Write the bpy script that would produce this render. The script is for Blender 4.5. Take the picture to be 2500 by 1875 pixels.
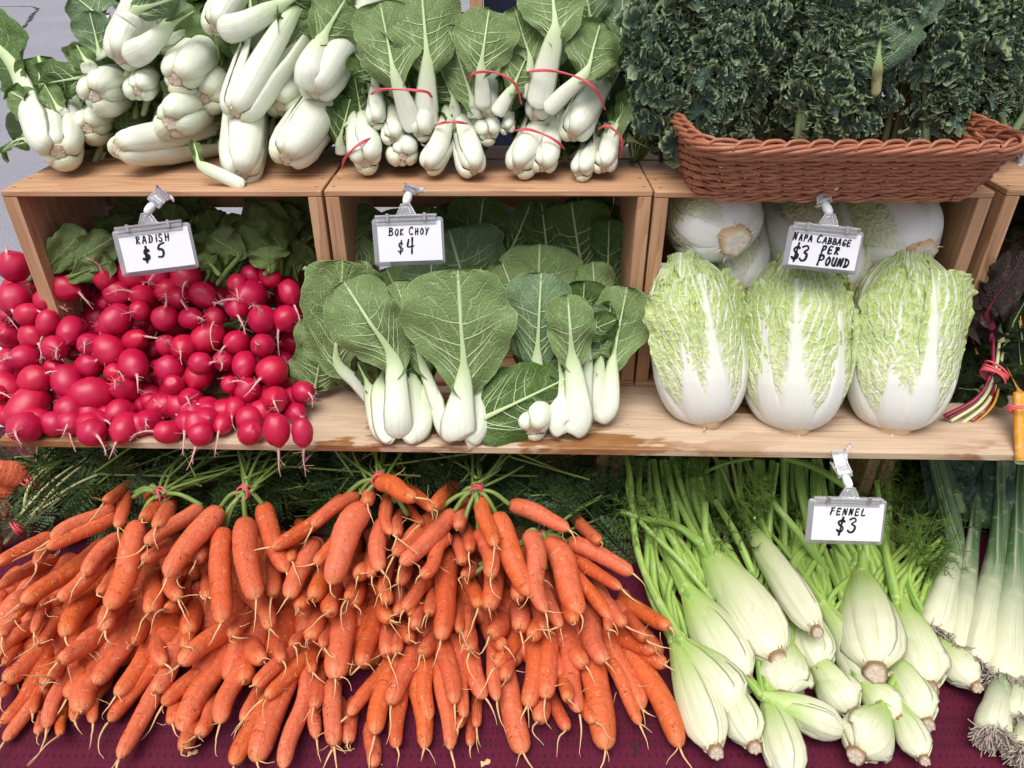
import bpy, math, random
import numpy as np
from math import radians, sin, cos, pi
for _o in list(bpy.data.objects):
    bpy.data.objects.remove(_o)
SC = bpy.context.scene
COL = SC.collection
# ------------------------------------------------------------------ camera
CAMP = np.array([0.0, 0.0, 1.6]); PITCH = radians(32.0); FPX = 1805.6
cam = bpy.data.cameras.new('camera'); cam.lens = 26.0; cam.sensor_width = 36.0; cam.clip_start = 0.02; cam.clip_end = 400.0
camo = bpy.data.objects.new('camera', cam); COL.objects.link(camo)
camo.location = CAMP; camo.rotation_euler = (pi/2 - PITCH, 0, 0); SC.camera = camo
# ------------------------------------------------------------------ sky, sun, exposure
W = bpy.data.worlds.new('World'); SC.world = W; W.use_nodes = True
_nt = W.node_tree; _nt.nodes.clear()
_sky = _nt.nodes.new('ShaderNodeTexSky'); _sky.sky_type = 'NISHITA'; _sky.sun_disc = False
SUN_EL, SUN_AZ = radians(68), radians(205)     # the sun stands behind the photographer, veiled by cloud
_sky.sun_elevation = SUN_EL; _sky.sun_rotation = SUN_AZ; _sky.air_density = 1.0; _sky.dust_density = 5.0; _sky.ozone_density = 1.0
_hs = _nt.nodes.new('ShaderNodeHueSaturation'); _hs.inputs['Saturation'].default_value = 0.45
_bg = _nt.nodes.new('ShaderNodeBackground'); _bg.inputs['Strength'].default_value = 0.085
_wo = _nt.nodes.new('ShaderNodeOutputWorld')
_nt.links.new(_sky.outputs[0], _hs.inputs['Color']); _nt.links.new(_hs.outputs[0], _bg.inputs[0]); _nt.links.new(_bg.outputs[0], _wo.inputs[0])
sl = bpy.data.lights.new('sun', 'SUN'); sl.energy = 1.5; sl.angle = radians(45); sl.color = (1.0, 0.975, 0.95)
so = bpy.data.objects.new('sun', sl); COL.objects.link(so)
# sky sun_rotation is measured clockwise from +Y
_d = np.array([sin(SUN_AZ)*cos(SUN_EL), cos(SUN_AZ)*cos(SUN_EL), sin(SUN_EL)])
from mathutils import Vector, Matrix
so.rotation_euler = Vector(_d).to_track_quat('Z', 'Y').to_euler(); so.location = _d*6
SC.view_settings.view_transform = 'Standard'; SC.view_settings.look = 'None'
SC.view_settings.exposure = 0.80; SC.view_settings.gamma = 1.0; SC.view_settings.use_curve_mapping = False
SC.cycles.max_bounces = 8; SC.cycles.transparent_max_bounces = 16; SC.cycles.use_denoising = True
SC.cycles.caustics_reflective = False; SC.cycles.caustics_refractive = False
# ------------------------------------------------------------------ maths helpers
RNG = np.random.default_rng(7)
FW = np.array([0, cos(PITCH), -sin(PITCH)]); UPV = np.array([0, sin(PITCH), cos(PITCH)]); RT = np.array([1.0, 0, 0])
def ray(x, y): return FW + RT*((x-1250)/FPX) + UPV*((937.5-y)/FPX)
def at_y(x, y, Y): d = ray(x, y); return CAMP + d*(Y/d[1])
def at_z(x, y, Z): d = ray(x, y); return CAMP + d*((Z-CAMP[2])/d[2])
def depth(p): return float(np.dot(np.asarray(p)-CAMP, FW))
def crop(x0, y0, s): return lambda X, Y: (x0+X/s, y0+Y/s)
def nrm(v): v = np.asarray(v, float); return v/(np.linalg.norm(v, axis=-1, keepdims=True)+1e-12)
def spline(pts, n):
    p = np.asarray(pts, float)
    if len(p) == 2: t = np.linspace(0, 1, n)[:, None]; return p[0]*(1-t)+p[1]*t
    q = np.vstack([2*p[0]-p[1], p, 2*p[-1]-p[-2]])
    seg = np.linalg.norm(np.diff(p, axis=0), axis=1); cum = np.r_[0, np.cumsum(seg)]
    s = np.linspace(0, cum[-1], n); k = np.clip(np.searchsorted(cum, s, side='right')-1, 0, len(seg)-1)
    t = ((s-cum[k])/seg[k])[:, None]
    a, b, c, d = q[k], q[k+1], q[k+2], q[k+3]
    return .5*((2*b)+(-a+c)*t+(2*a-5*b+4*c-d)*t*t+(-a+3*b-3*c+d)*t**3)
def frames(C, hint):
    T = nrm(np.gradient(C, axis=0)); h = np.broadcast_to(np.asarray(hint, float), C.shape)
    R = nrm(h-(h*T).sum(-1, keepdims=True)*T); return T, R, np.cross(T, R)
_dirs = np.random.default_rng(3).normal(size=(14, 3)); _ph = np.random.default_rng(4).uniform(0, 6.28, 14)
def wob(P, f, seed=0):                       # smooth pseudo-noise, about -1..1
    P = np.asarray(P, float); o = 0
    for k in range(7):
        d = _dirs[(k+seed*3) % 14]; o = o+np.sin((P@d)*f*(1+.23*k)+_ph[(k+seed) % 14]+seed*1.7)
    return o/3.2
def itp(x, xs, ys): return np.interp(x, xs, ys)
def smooth(x, a, b): t = np.clip((x-a)/(b-a), 0, 1); return t*t*(3-2*t)
# ------------------------------------------------------------------ mesh builder
class MB:
    def __init__(s): s.v = []; s.q = []; s.t = []; s.c = []; s.n = 0
    def add(s, V, Q=None, T=None, A=None):
        V = np.asarray(V, float).reshape(-1, 3)
        if Q is not None and len(Q): s.q.append(np.asarray(Q, np.int64).reshape(-1, 4)+s.n)
        if T is not None and len(T): s.t.append(np.asarray(T, np.int64).reshape(-1, 3)+s.n)
        s.v.append(V); s.c.append(np.zeros_like(V) if A is None else np.broadcast_to(np.asarray(A, float), V.shape) if np.ndim(A) == 1 else np.asarray(A, float).reshape(-1, 3)); s.n += len(V); return s
    def grid(s, P, A=None, cu=False, cv=False):
        n, m = P.shape[:2]; I = np.arange(n*m).reshape(n, m)
        if cu: I = np.vstack([I, I[:1]])
        if cv: I = np.hstack([I, I[:, :1]])
        Q = np.stack([I[:-1, :-1], I[1:, :-1], I[1:, 1:], I[:-1, 1:]], -1).reshape(-1, 4)
        return s.add(P.reshape(-1, 3), Q, None, None if A is None else np.asarray(A, float).reshape(-1, 3))
    def tube(s, C, r, k=6, cap=True, hint=None, A=None, flat=1.0):
        C = np.asarray(C, float); n = len(C); r = np.broadcast_to(np.asarray(r, float), (n,))
        T = nrm(np.gradient(C, axis=0))
        if hint is None:
            h = np.array([.31, .17, .93]) if abs(T[0, 2]) < .9 else np.array([1., .1, .1])
        else: h = np.asarray(hint, float)
        R = np.zeros_like(C); c = h-T[0]*(h@T[0]); R[0] = c/(np.linalg.norm(c)+1e-12)
        for i in range(1, n):
            c = R[i-1]-T[i]*(R[i-1]@T[i]); R[i] = c/(np.linalg.norm(c)+1e-12)
        S = np.cross(T, R); a = np.arange(k)*2*pi/k
        P = C[:, None]+r[:, None, None]*(R[:, None]*np.cos(a)[None, :, None]*flat+S[:, None]*np.sin(a)[None, :, None])
        v = np.linspace(0, 1, n)
        AA = np.stack(np.broadcast_arrays(v[:, None], (a/(2*pi))[None], np.zeros((1, 1))), -1) if A is None else np.broadcast_to(np.asarray(A, float), P.shape)
        b = s.n; s.grid(P, AA, cv=True)
        if cap and k > 2:
            for e, row in ((0, 0), (n-1, n-1)):
                i0 = s.n; s.add(C[e][None], None, None, AA[row, :1]); idx = b+row*k+np.arange(k)
                s.t.append(np.stack([np.full(k, i0), idx, np.roll(idx, -1)], -1))
        return s
    def box(s, c, d, rot=None, A=None, bev=0.0, axis=0, off=(0, 0, 0)):
        """box centre c, full size d; attribute co = metres along the board (longest axis first)"""
        c = np.asarray(c, float); h = np.asarray(d, float)/2
        if bev <= 0:
            V = np.array([[x, y, z] for x in (-1, 1) for y in (-1, 1) for z in (-1, 1)])*h
            Q = [[0, 1, 3, 2], [4, 6, 7, 5], [0, 4, 5, 1], [2, 3, 7, 6], [0, 2, 6, 4], [1, 5, 7, 3]]; Tn = None
        else:
            V = []; key = {}
            for x in (-1, 1):
                for y in (-1, 1):
                    for z in (-1, 1):
                        for ax in range(3):
                            p = np.array([x, y, z])*(h-bev); p[ax] += (x, y, z)[ax]*bev; key[(x, y, z, ax)] = len(V); V.append(p)
            V = np.array(V); Q = []; Tn = []
            for ax in range(3):
                o = [i for i in range(3) if i != ax]
                for sg in (-1, 1):
                    f = []
                    for s1, s2 in ((-1, -1), (1, -1), (1, 1), (-1, 1)):
                        k3 = [0, 0, 0]; k3[ax] = sg; k3[o[0]] = s1; k3[o[1]] = s2; f.append(key[(*k3, ax)])
                    Q.append(f)
                for s1 in (-1, 1):
                    for s2 in (-1, 1):
                        f = []
                        for (e, a2) in ((-1, o[0]), (1, o[0]), (1, o[1]), (-1, o[1])):
                            k3 = [0, 0, 0]; k3[ax] = e; k3[o[0]] = s1; k3[o[1]] = s2; f.append(key[(*k3, a2)])
                        Q.append(f)
            for x in (-1, 1):
                for y in (-1, 1):
                    for z in (-1, 1): Tn.append([key[(x, y, z, a)] for a in range(3)])
        order = [axis]+[i for i in range(3) if i != axis]
        AA = V[:, order]+np.asarray(off)+np.asarray(c)[order]*0
        if rot is not None: V = V@np.asarray(rot).T
        return s.add(V+c, Q, Tn, AA if A is None else A)
    def mesh(s, name, origin=(0, 0, 0), mat=None, smooth=True):
        V = np.vstack(s.v)-np.asarray(origin); A = np.vstack(s.c)
        Q = np.vstack(s.q) if s.q else np.zeros((0, 4), np.int64); T = np.vstack(s.t) if s.t else np.zeros((0, 3), np.int64)
        me = bpy.data.meshes.new(name); me.vertices.add(len(V)); me.vertices.foreach_set('co', V.astype(np.float32).ravel())
        nl = Q.size+T.size; me.loops.add(nl); me.loops.foreach_set('vertex_index', np.r_[Q.ravel(), T.ravel()].astype(np.int32))
        nf = len(Q)+len(T); me.polygons.add(nf)
        me.polygons.foreach_set('loop_start', np.r_[np.arange(len(Q))*4, Q.size+np.arange(len(T))*3].astype(np.int32))
        me.polygons.foreach_set('use_smooth', np.full(nf, smooth, bool))
        at = me.attributes.new('co', 'FLOAT_VECTOR', 'POINT'); at.data.foreach_set('vector', A.astype(np.float32).ravel())
        me.update(calc_edges=True); me.validate()
        if mat is not None: me.materials.append(mat)
        return me
WP = {}                                      # world position of every object (no object is rotated unless it is an instance)
def _link(o, parent, loc):
    COL.objects.link(o); loc = np.asarray(loc, float); WP[o.name] = loc
    if parent is not None: o.parent = parent; o.location = loc-WP[parent.name]
    else: o.location = loc
    return o
def tag(o, label=None, cat=None, group=None, kind=None):
    if label: o['label'] = label
    if cat: o['category'] = cat
    if group: o['group'] = group
    if kind: o['kind'] = kind
    return o
def thing(name, loc, label, cat, group=None):
    o = bpy.data.objects.new(name, None); o.empty_display_size = .03
    return tag(_link(o, None, loc), label, cat, group)
def put(mb, name, mat, parent=None, origin=None, smooth=True):
    if origin is None: origin = np.vstack(mb.v).mean(0) if parent is None else WP[parent.name]
    me = mb.mesh(name, origin, mat, smooth)
    return _link(bpy.data.objects.new(name, me), parent, origin)
def inst(me, name, parent, M, pos):
    """an object that shares mesh me, 3x3 matrix M and world position pos"""
    o = bpy.data.objects.new(name, me); _link(o, parent, pos)
    m = Matrix([[*map(float, M[i]), 0.0] for i in range(3)]+[[0, 0, 0, 1.0]])
    l = np.asarray(pos)-(WP[parent.name] if parent is not None else 0); m.translation = Vector(l)
    o.matrix_basis = m; return o
def basis(z, x=None, roll=0.0):
    z = nrm(z); x = np.array([.3, .5, .81]) if x is None else np.asarray(x, float)
    x = nrm(x-z*(x@z)); y = np.cross(z, x); c, s_ = cos(roll), sin(roll)
    return np.stack([x*c+y*s_, -x*s_+y*c, z], 1)
# ------------------------------------------------------------------ node helper
class G:
    def __init__(s, name):
        s.m = bpy.data.materials.new(name); s.m.use_nodes = True; s.t = s.m.node_tree; s.t.nodes.clear()
        s.out = s.t.nodes.new('ShaderNodeOutputMaterial')
    def set(s, sock, v):
        if isinstance(v, bpy.types.NodeSocket): s.t.links.new(v, sock)
        elif v is not None:
            if isinstance(v, (tuple, list)) and len(v) == 3 and sock.type == 'RGBA': v = (*v, 1.0)
            sock.default_value = v
    def n(s, typ, props=None, **inp):
        nd = s.t.nodes.new(typ)
        for k, v in (props or {}).items(): setattr(nd, k, v)
        for k, v in inp.items(): s.set(nd.inputs[int(k[1:]) if k[0] == '_' else k.replace('__', ' ')], v)
        return nd
    def mth(s, op, a, b=None, c=None, clamp=False):
        nd = s.t.nodes.new('ShaderNodeMath'); nd.operation = op; nd.use_clamp = clamp
        s.set(nd.inputs[0], a); s.set(nd.inputs[1], b); s.set(nd.inputs[2], c); return nd.outputs[0]
    def add(s, a, b): return s.mth('ADD', a, b)
    def sub(s, a, b): return s.mth('SUBTRACT', a, b)
    def mul(s, a, b): return s.mth('MULTIPLY', a, b)
    def mix(s, f, a, b):
        nd = s.t.nodes.new('ShaderNodeMix'); nd.data_type = 'RGBA'; s.set(nd.inputs[0], f); s.set(nd.inputs[6], a); s.set(nd.inputs[7], b); return nd.outputs[2]
    def step(s, x, a, b):
        nd = s.t.nodes.new('ShaderNodeMapRange'); nd.interpolation_type = 'SMOOTHSTEP'
        s.set(nd.inputs[0], x); s.set(nd.inputs[1], a); s.set(nd.inputs[2], b); return nd.outputs[0]
    def lin(s, x, a, b, c=0., d=1.):
        nd = s.t.nodes.new('ShaderNodeMapRange'); s.set(nd.inputs[0], x); s.set(nd.inputs[1], a); s.set(nd.inputs[2], b); s.set(nd.inputs[3], c); s.set(nd.inputs[4], d); return nd.outputs[0]
    def attr(s, name='co'): return s.n('ShaderNodeAttribute', {'attribute_name': name}).outputs['Vector']
    def sep(s, v): return s.n('ShaderNodeSeparateXYZ', None, _0=v).outputs
    def comb(s, x, y, z): return s.n('ShaderNodeCombineXYZ', None, _0=x, _1=y, _2=z).outputs[0]
    def vmul(s, v, w): return s.n('ShaderNodeVectorMath', {'operation': 'MULTIPLY'}, _0=v, _1=w).outputs[0]
    def vadd(s, v, w): return s.n('ShaderNodeVectorMath', {'operation': 'ADD'}, _0=v, _1=w).outputs[0]
    def noise(s, v, sc, det=3., ro=.55, dist=0.):
        return s.n('ShaderNodeTexNoise', None, Vector=v, Scale=sc, Detail=det, Roughness=ro, Distortion=dist).outputs[0]
    def vor(s, v, sc, feat='F1', out='Distance'):
        return s.n('ShaderNodeTexVoronoi', {'feature': feat}, Vector=v, Scale=sc).outputs[out]
    def rnd(s): return s.n('ShaderNodeObjectInfo').outputs['Random']
    def obj(s): return s.n('ShaderNodeTexCoord').outputs['Object']
    def pos(s): return s.n('ShaderNodeNewGeometry').outputs['Position']
    def bump(s, h, st=.3, d=.002): return s.n('ShaderNodeBump', None, Strength=st, Distance=d, Height=h).outputs[0]
    def bsdf(s, col, rough=.5, normal=None, spec=.5, trans=0., tcol=None, sss=0., coat=0.):
        b = s.n('ShaderNodeBsdfPrincipled'); s.set(b.inputs['Base Color'], col); s.set(b.inputs['Roughness'], rough)
        s.set(b.inputs['Specular IOR Level'], spec); s.set(b.inputs['Coat Weight'], coat); b.inputs['Coat Roughness'].default_value = .25
        if sss: b.inputs['Subsurface Weight'].default_value = sss; b.inputs['Subsurface Radius'].default_value = (1., .8, .5); b.inputs['Subsurface Scale'].default_value = .006
        if normal is not None: s.set(b.inputs['Normal'], normal)
        o = b.outputs[0]
        if trans:
            tr = s.n('ShaderNodeBsdfTranslucent'); s.set(tr.inputs[0], tcol if tcol is not None else col)
            if normal is not None: s.set(tr.inputs['Normal'], normal)
            mx = s.n('ShaderNodeMixShader', None, _0=trans, _1=o, _2=tr.outputs[0]); o = mx.outputs[0]
        s.t.links.new(o, s.out.inputs[0]); return s.m
# ------------------------------------------------------------------ materials
def m_wood(name, light, mid, dark, stain=0., rough=.6):
    g = G(name); co = g.attr(); r = g.rnd(); v = g.vadd(co, g.comb(g.mul(r, 7.3), g.mul(r, 3.1), g.mul(r, 5.7)))
    big = g.noise(g.vmul(v, (1.6, 11, 11)), 1.0, 3, .5)
    rings = g.mth('FRACT', g.mul(g.add(big, g.mul(g.noise(g.vmul(v, (6, 60, 60)), 1., 2), .06)), 11.))
    ring = g.step(rings, .05, .95)
    fine = g.noise(g.vmul(v, (9, 420, 420)), 1., 3, .6)
    c = g.mix(ring, light, mid); c = g.mix(g.mul(g.step(fine, .46, .75), .55), c, dark)
    c = g.mix(g.mul(g.step(g.noise(g.vmul(v, (4, 9, 9)), 1., 2), .45, .75), .35), c, mid)
    c = g.mix(g.mul(g.step(r, .0, 1.), .35), c, mid)
    knot = g.vor(g.vmul(v, (3.2, 14, 14)), 1.)
    c = g.mix(g.mul(g.sub(1., g.step(knot, .04, .12)), .75), c, dark)
    scr = g.noise(g.vmul(v, (3, 900, 900)), 1., 1, .5); c = g.mix(g.mul(g.step(scr, .66, .72), .5), c, dark)
    if stain:
        st = g.mul(g.step(g.noise(g.vmul(v, (6, 15, 15)), 1., 4, .6), .525, .575), g.add(.45, g.mul(g.noise(g.vmul(v, (30, 180, 180)), 1., 3), 1.1)))
        edge = g.noise(g.vmul(v, (2.2, 3., 3.)), 1., 1); st = g.mul(st, g.step(edge, .30, .42)); c = g.mix(g.mth('MULTIPLY', st, stain, clamp=True), c, (.25, .105, .032))
    h = g.add(g.mul(fine, .6), g.mul(ring, .3))
    return g.bsdf(c, g.lin(fine, 0, 1, rough-.12, rough+.15), g.bump(h, .35, .0012), .35)
WOOD = m_wood('crate_wood', (.56, .335, .195), (.435, .235, .124), (.16, .066, .030))
PLY = m_wood('shelf_wood', (.59, .445, .32), (.50, .36, .245), (.20, .12, .07), stain=.95)
TWOOD = m_wood('table_wood', (.3, .2, .12), (.25, .16, .1), (.1, .06, .03))
def m_plain(name, col, rough=.5, spec=.5, bump=0., bsc=300., metal=0., var=.0):
    g = G(name); c = col; nm = None; nz = None
    if var:
        nz = g.noise(g.obj(), bsc*.25, 3); c = g.mix(g.mul(nz, var), col, tuple(x*.45 for x in col))
    if bump: nm = g.bump(g.noise(g.obj(), bsc, 3), bump, .001)
    m = g.bsdf(c, rough, nm, spec)
    if metal: [n for n in g.t.nodes if n.type == 'BSDF_PRINCIPLED'][0].inputs['Metallic'].default_value = metal
    return m
def m_stalk(name, base, top, rib=.35, rough=.38, dirt=True, f0=.35, f1=1.):
    """co = (u across, v along, -)"""
    g = G(name); co = g.attr(); s = g.sep(co); r = g.rnd(); v = g.add(s[1], g.mul(g.sub(g.noise(g.obj(), 30., 2), .5), .12))
    c = g.mix(g.step(v, f0, f1), base, top)
    st = g.noise(g.comb(g.add(g.mul(s[0], 13.), g.mul(r, 50.)), g.mul(s[1], 1.2), r), 1., 3, .6)
    c = g.mix(g.mul(g.step(st, .45, .75), rib), c, tuple(.55*a+.45*b*.8 for a, b in zip(base, top)))
    c = g.mix(g.mul(g.step(g.noise(g.obj(), 55., 4, .65), .55, .70), .34), c, (.58, .57, .36))
    if dirt:
        sp = g.noise(g.obj(), 420., 2); c = g.mix(g.mul(g.step(sp, .735, .77), .7), c, (.30, .24, .15))
        ed = g.mul(g.step(g.mth('ABSOLUTE', s[0]), .93, 1.), .22); c = g.mix(ed, c, (.62, .60, .36))
        lo = g.sub(1., g.step(s[1], .0, .05)); c = g.mix(g.mul(lo, .5), c, (.55, .50, .26))
    return g.bsdf(c, g.lin(g.noise(g.obj(), 40., 2), 0, 1, rough-.1, rough+.14), g.bump(g.add(st, g.mul(g.noise(g.obj(), 160., 3), .35)), .42, .0014), .45, sss=.12)
STALK = m_stalk('bok_choy_stalk', (.71, .735, .615), (.49, .61, .30), .70, .33)
FENW = m_stalk('fennel_sheath', (.66, .65, .48), (.32, .47, .095), .85, .42, f0=.22, f1=.88)
FENST = m_stalk('fennel_stem', (.34, .49, .11), (.19, .33, .07), .35, .4, False)
LEEKM = m_stalk('leek_shaft', (.66, .67, .47), (.05, .12, .042), .8, .45, False, .10, .60)
LEEKB = m_stalk('leek_blade', (.13, .23, .075), (.024, .062, .045), .5, .5, False, .3, .6)
def m_butt(name, rim, mid, cen):
    g = G(name); s = g.sep(g.attr()); rr = g.add(s[0], g.mul(g.sub(g.noise(g.obj(), 260., 3), .5), .3))
    c = g.mix(g.step(rr, .45, .72), cen, mid); c = g.mix(g.step(rr, .72, .95), c, rim)
    ringn = g.mth('SINE', g.mul(rr, 26.)); c = g.mix(g.mul(g.step(ringn, .2, 1.), .25), c, mid)
    return g.bsdf(c, .6, g.bump(g.noise(g.obj(), 500., 3), .5, .001), .3)
BUTT = m_butt('bok_choy_butt', (.60, .56, .30), (.42, .29, .17), (.66, .54, .43))
FBUTT = m_butt('fennel_butt', (.24, .15, .07), (.36, .26, .17), (.56, .47, .37))
NBUTT = m_butt('napa_butt', (.52, .36, .20), (.58, .42, .26), (.72, .67, .58))
def m_leaf(name, col, col2, vein, scale=4.7, slant=1.0, tert=.5, rough=.42, trans=.18, bumpk=.6, edge=.55, vw=.13):
    """co = (u, v, x/length)"""
    g = G(name); co = g.attr(); s = g.sep(co); r = g.rnd()
    au = g.mth('ABSOLUTE', s[0]); ax = g.mth('ABSOLUTE', s[2])
    side = g.mth('SIGN', s[2]); wb = g.noise(g.vadd(g.comb(g.mul(s[2], 1.), s[1], g.mul(r, 19.)), (0, 0, 0)), 4.2, 2)
    q = g.add(g.sub(s[1], g.mul(g.mth('POWER', ax, .8), slant)), g.mul(g.sub(wb, .5), .26))
    q = g.add(q, g.mul(side, .05)); fr = g.mth('FRACT', g.add(g.mul(q, scale), g.mul(r, 3.)))
    d = g.mth('ABSOLUTE', g.sub(fr, .5)); wv = g.mul(g.sub(1.12, au), vw)
    v1 = g.mth('MULTIPLY', g.sub(1., g.step(d, g.mul(wv, .15), wv)), g.add(.35, g.mul(g.sub(1., au), .65)))
    vc = g.vadd(g.comb(g.mul(s[2], 1.), s[1], g.mul(r, 11.)), g.vmul(g.comb(wb, wb, 0.), (.06, .06, 0)))
    ed = g.vor(vc, 13., 'DISTANCE_TO_EDGE'); v2 = g.sub(1., g.step(ed, .004, .07))
    ed3 = g.vor(vc, 38., 'DISTANCE_TO_EDGE'); v3 = g.sub(1., g.step(ed3, .0, .16))
    mid = g.sub(1., g.step(au, .012, .05)); fade = g.sub(1.0, g.mul(au, .35))
    blot = g.noise(g.obj(), 16., 4, .6); c = g.mix(g.step(blot, .36, .66), col, col2)
    c = g.mix(g.mul(g.step(g.noise(g.obj(), 7., 2), .55, .75), .35), c, tuple(a*.6+b*.4 for a, b in zip(col2, (.22, .25, .05))))
    c = g.mix(g.lin(r, 0, 1, 0, .35), c, tuple(x*.62 for x in col))
    c = g.mix(g.mul(v3, tert*.35), c, vein); c = g.mix(g.mul(v2, tert*.75), c, vein)
    c = g.mix(g.mth('MULTIPLY', v1, .55, clamp=True), c, vein); c = g.mix(mid, c, tuple(min(.8, x*1.3) for x in vein))
    c = g.mix(g.mul(g.step(au, .965, .995), edge), c, vein)
    c = g.mix(g.mul(g.step(g.noise(g.obj(), 300., 2), .745, .77), .8), c, (.10, .09, .03))
    h = g.add(g.add(g.mul(v1, 1.), g.mul(v2, .7)), g.add(g.mul(v3, .35), g.mul(g.noise(g.obj(), 90., 3), .5)))
    tc = g.mix(.5, c, (.20, .30, .03))
    return g.bsdf(c, g.lin(blot, 0, 1, rough-.1, rough+.14), g.bump(h, bumpk, .0022), .42, trans=trans, tcol=tc)
LEAF_P = m_leaf('bok_choy_leaf_underside', (.175, .265, .085), (.125, .205, .060), (.38, .47, .21))
LEAF_D = m_leaf('bok_choy_leaf_upper', (.070, .140, .024), (.046, .100, .018), (.25, .36, .11), tert=.35)
LEAF_B = m_leaf('bok_choy_leaf_bluish', (.125, .215, .095), (.088, .165, .070), (.34, .44, .25))
LEAF_R = m_leaf('radish_leaf', (.20, .29, .085), (.13, .22, .05), (.29, .37, .13), scale=5., tert=.4)
LEAF_C = m_leaf('chard_leaf', (.020, .040, .012), (.012, .026, .010), (.05, .075, .03), scale=5., tert=.7, bumpk=.9, rough=.34)
LEAF_M = m_leaf('dark_chard_leaf', (.034, .024, .022), (.050, .034, .030), (.10, .06, .06), scale=5., tert=.7, bumpk=.9, rough=.36)
LEAF_K = m_leaf('kale_flat_leaf', (.075, .13, .085), (.055, .10, .065), (.22, .29, .17), tert=.6, bumpk=.8)
def m_napa():
    g = G('napa_leaf'); s = g.sep(g.attr()); r = g.rnd(); au = g.mth('ABSOLUTE', s[0])
    # s[2] : signed metres across / length
    wob_ = g.noise(g.comb(g.mul(s[0], 1.6), g.mul(s[1], 2.4), g.mul(r, 23.)), 2.2, 3)
    jag = g.mul(g.sub(g.noise(g.comb(g.mul(s[0], 1.), g.mul(s[1], 9.), g.mul(r, 9.)), 2.4, 3), .5), .22)
    iv = g.sub(1.02, g.mth('MINIMUM', s[1], 1.)); wm = g.add(g.add(g.mul(g.mth('POWER', iv, 6.), .70), g.add(g.mul(iv, .145), .028)), g.mul(jag, .8))
    rib = g.sub(1., g.step(au, g.sub(wm, .07), g.add(wm, .06)))
    q = g.add(g.sub(s[1], g.mul(au, 1.0)), g.mul(g.sub(wob_, .5), .24)); fr = g.mth('FRACT', g.add(g.mul(q, 6.5), g.mul(r, 5.)))
    d = g.mth('ABSOLUTE', g.sub(fr, .5)); wv = g.mul(g.sub(1.15, au), .27); v1 = g.sub(1., g.step(d, g.mul(wv, .1), wv))
    vc = g.vadd(g.comb(g.mul(s[2], 1.1), s[1], g.mul(r, 7.)), g.vmul(g.comb(wob_, wob_, 0.), (.05, .05, 0.)))
    e2 = g.vor(vc, 17., 'DISTANCE_TO_EDGE'); v2 = g.sub(1., g.step(e2, .0, .09)); e3 = g.vor(vc, 46., 'DISTANCE_TO_EDGE'); v3 = g.sub(1., g.step(e3, 0., .2))
    blot = g.noise(g.obj(), 22., 3)
    grn = g.mix(g.step(blot, .3, .7), (.52, .62, .20), (.385, .52, .11)); grn = g.mix(g.mul(g.step(s[1], .84, 1.), .55), grn, (.26, .38, .06))
    grn = g.mix(g.step(g.add(s[1], g.mul(g.sub(blot, .5), .3)), .12, .72), (.66, .71, .40), grn); white = g.mix(g.step(s[1], .0, .9), (.80, .795, .765), (.76, .79, .66))
    strp = g.noise(g.comb(g.mul(s[0], 11.), g.mul(s[1], .9), r), 1., 3); white = g.mix(g.mul(g.step(strp, .45, .7), .25), white, (.70, .74, .56))
    c = g.mix(g.mul(v3, .18), grn, white); c = g.mix(g.mul(v2, .38), c, white); c = g.mix(g.mth('MULTIPLY', v1, .9, clamp=True), c, white)
    lowside = g.sub(1., g.step(g.add(s[1], g.mul(g.sub(1., au), .12)), -.04, .30)); c = g.mix(g.mul(lowside, .95), c, white)
    c = g.mix(rib, c, white)
    soft = g.mth('MAXIMUM', rib, g.mul(lowside, .85))
    h = g.add(g.mul(v1, .9), g.add(g.mul(g.step(e2, 0., .3), .9), g.mul(g.step(e3, 0., .5), .5))); h = g.add(g.mul(h, g.sub(1., soft)), g.mul(strp, g.mul(soft, .55)))
    c = g.mix(g.mul(g.step(g.noise(g.obj(), 230., 2), .75, .77), .5), c, (.4, .3, .15))
    return g.bsdf(c, .44, g.bump(h, .50, .0024), .38, trans=.12, sss=.0)
NAPA = m_napa()
def m_kale():
    g = G('kale_leaf'); s = g.sep(g.attr()); r = g.rnd()          # co = (0 centre .. 1 edge, angle, random)
    nz = g.noise(g.obj(), 30., 4, .6); c = g.mix(g.step(nz, .32, .68), (.050, .095, .068), (.092, .150, .110))
    c = g.mix(g.mul(s[2], .6), c, (.125, .19, .155)); c = g.mix(g.lin(r, 0, 1, 0, .35), c, (.045, .082, .064))
    vn = g.step(g.mth('ABSOLUTE', g.sub(g.mth('FRACT', g.mul(s[1], 2.2)), .5)), .40, .5); c = g.mix(g.mul(vn, g.mul(g.sub(1., s[0]), .55)), c, (.17, .235, .15))
    c = g.mix(g.mul(g.step(s[0], .74, .96), .85), c, (.29, .36, .19))
    return g.bsdf(c, .62, g.bump(nz, .4, .0015), .22, trans=.12, tcol=(.12, .2, .03))
KALE = m_kale()
KSTEM = m_plain('kale_stem', (.20, .27, .13), .5, .4, .3, 80., var=.3)
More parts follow.
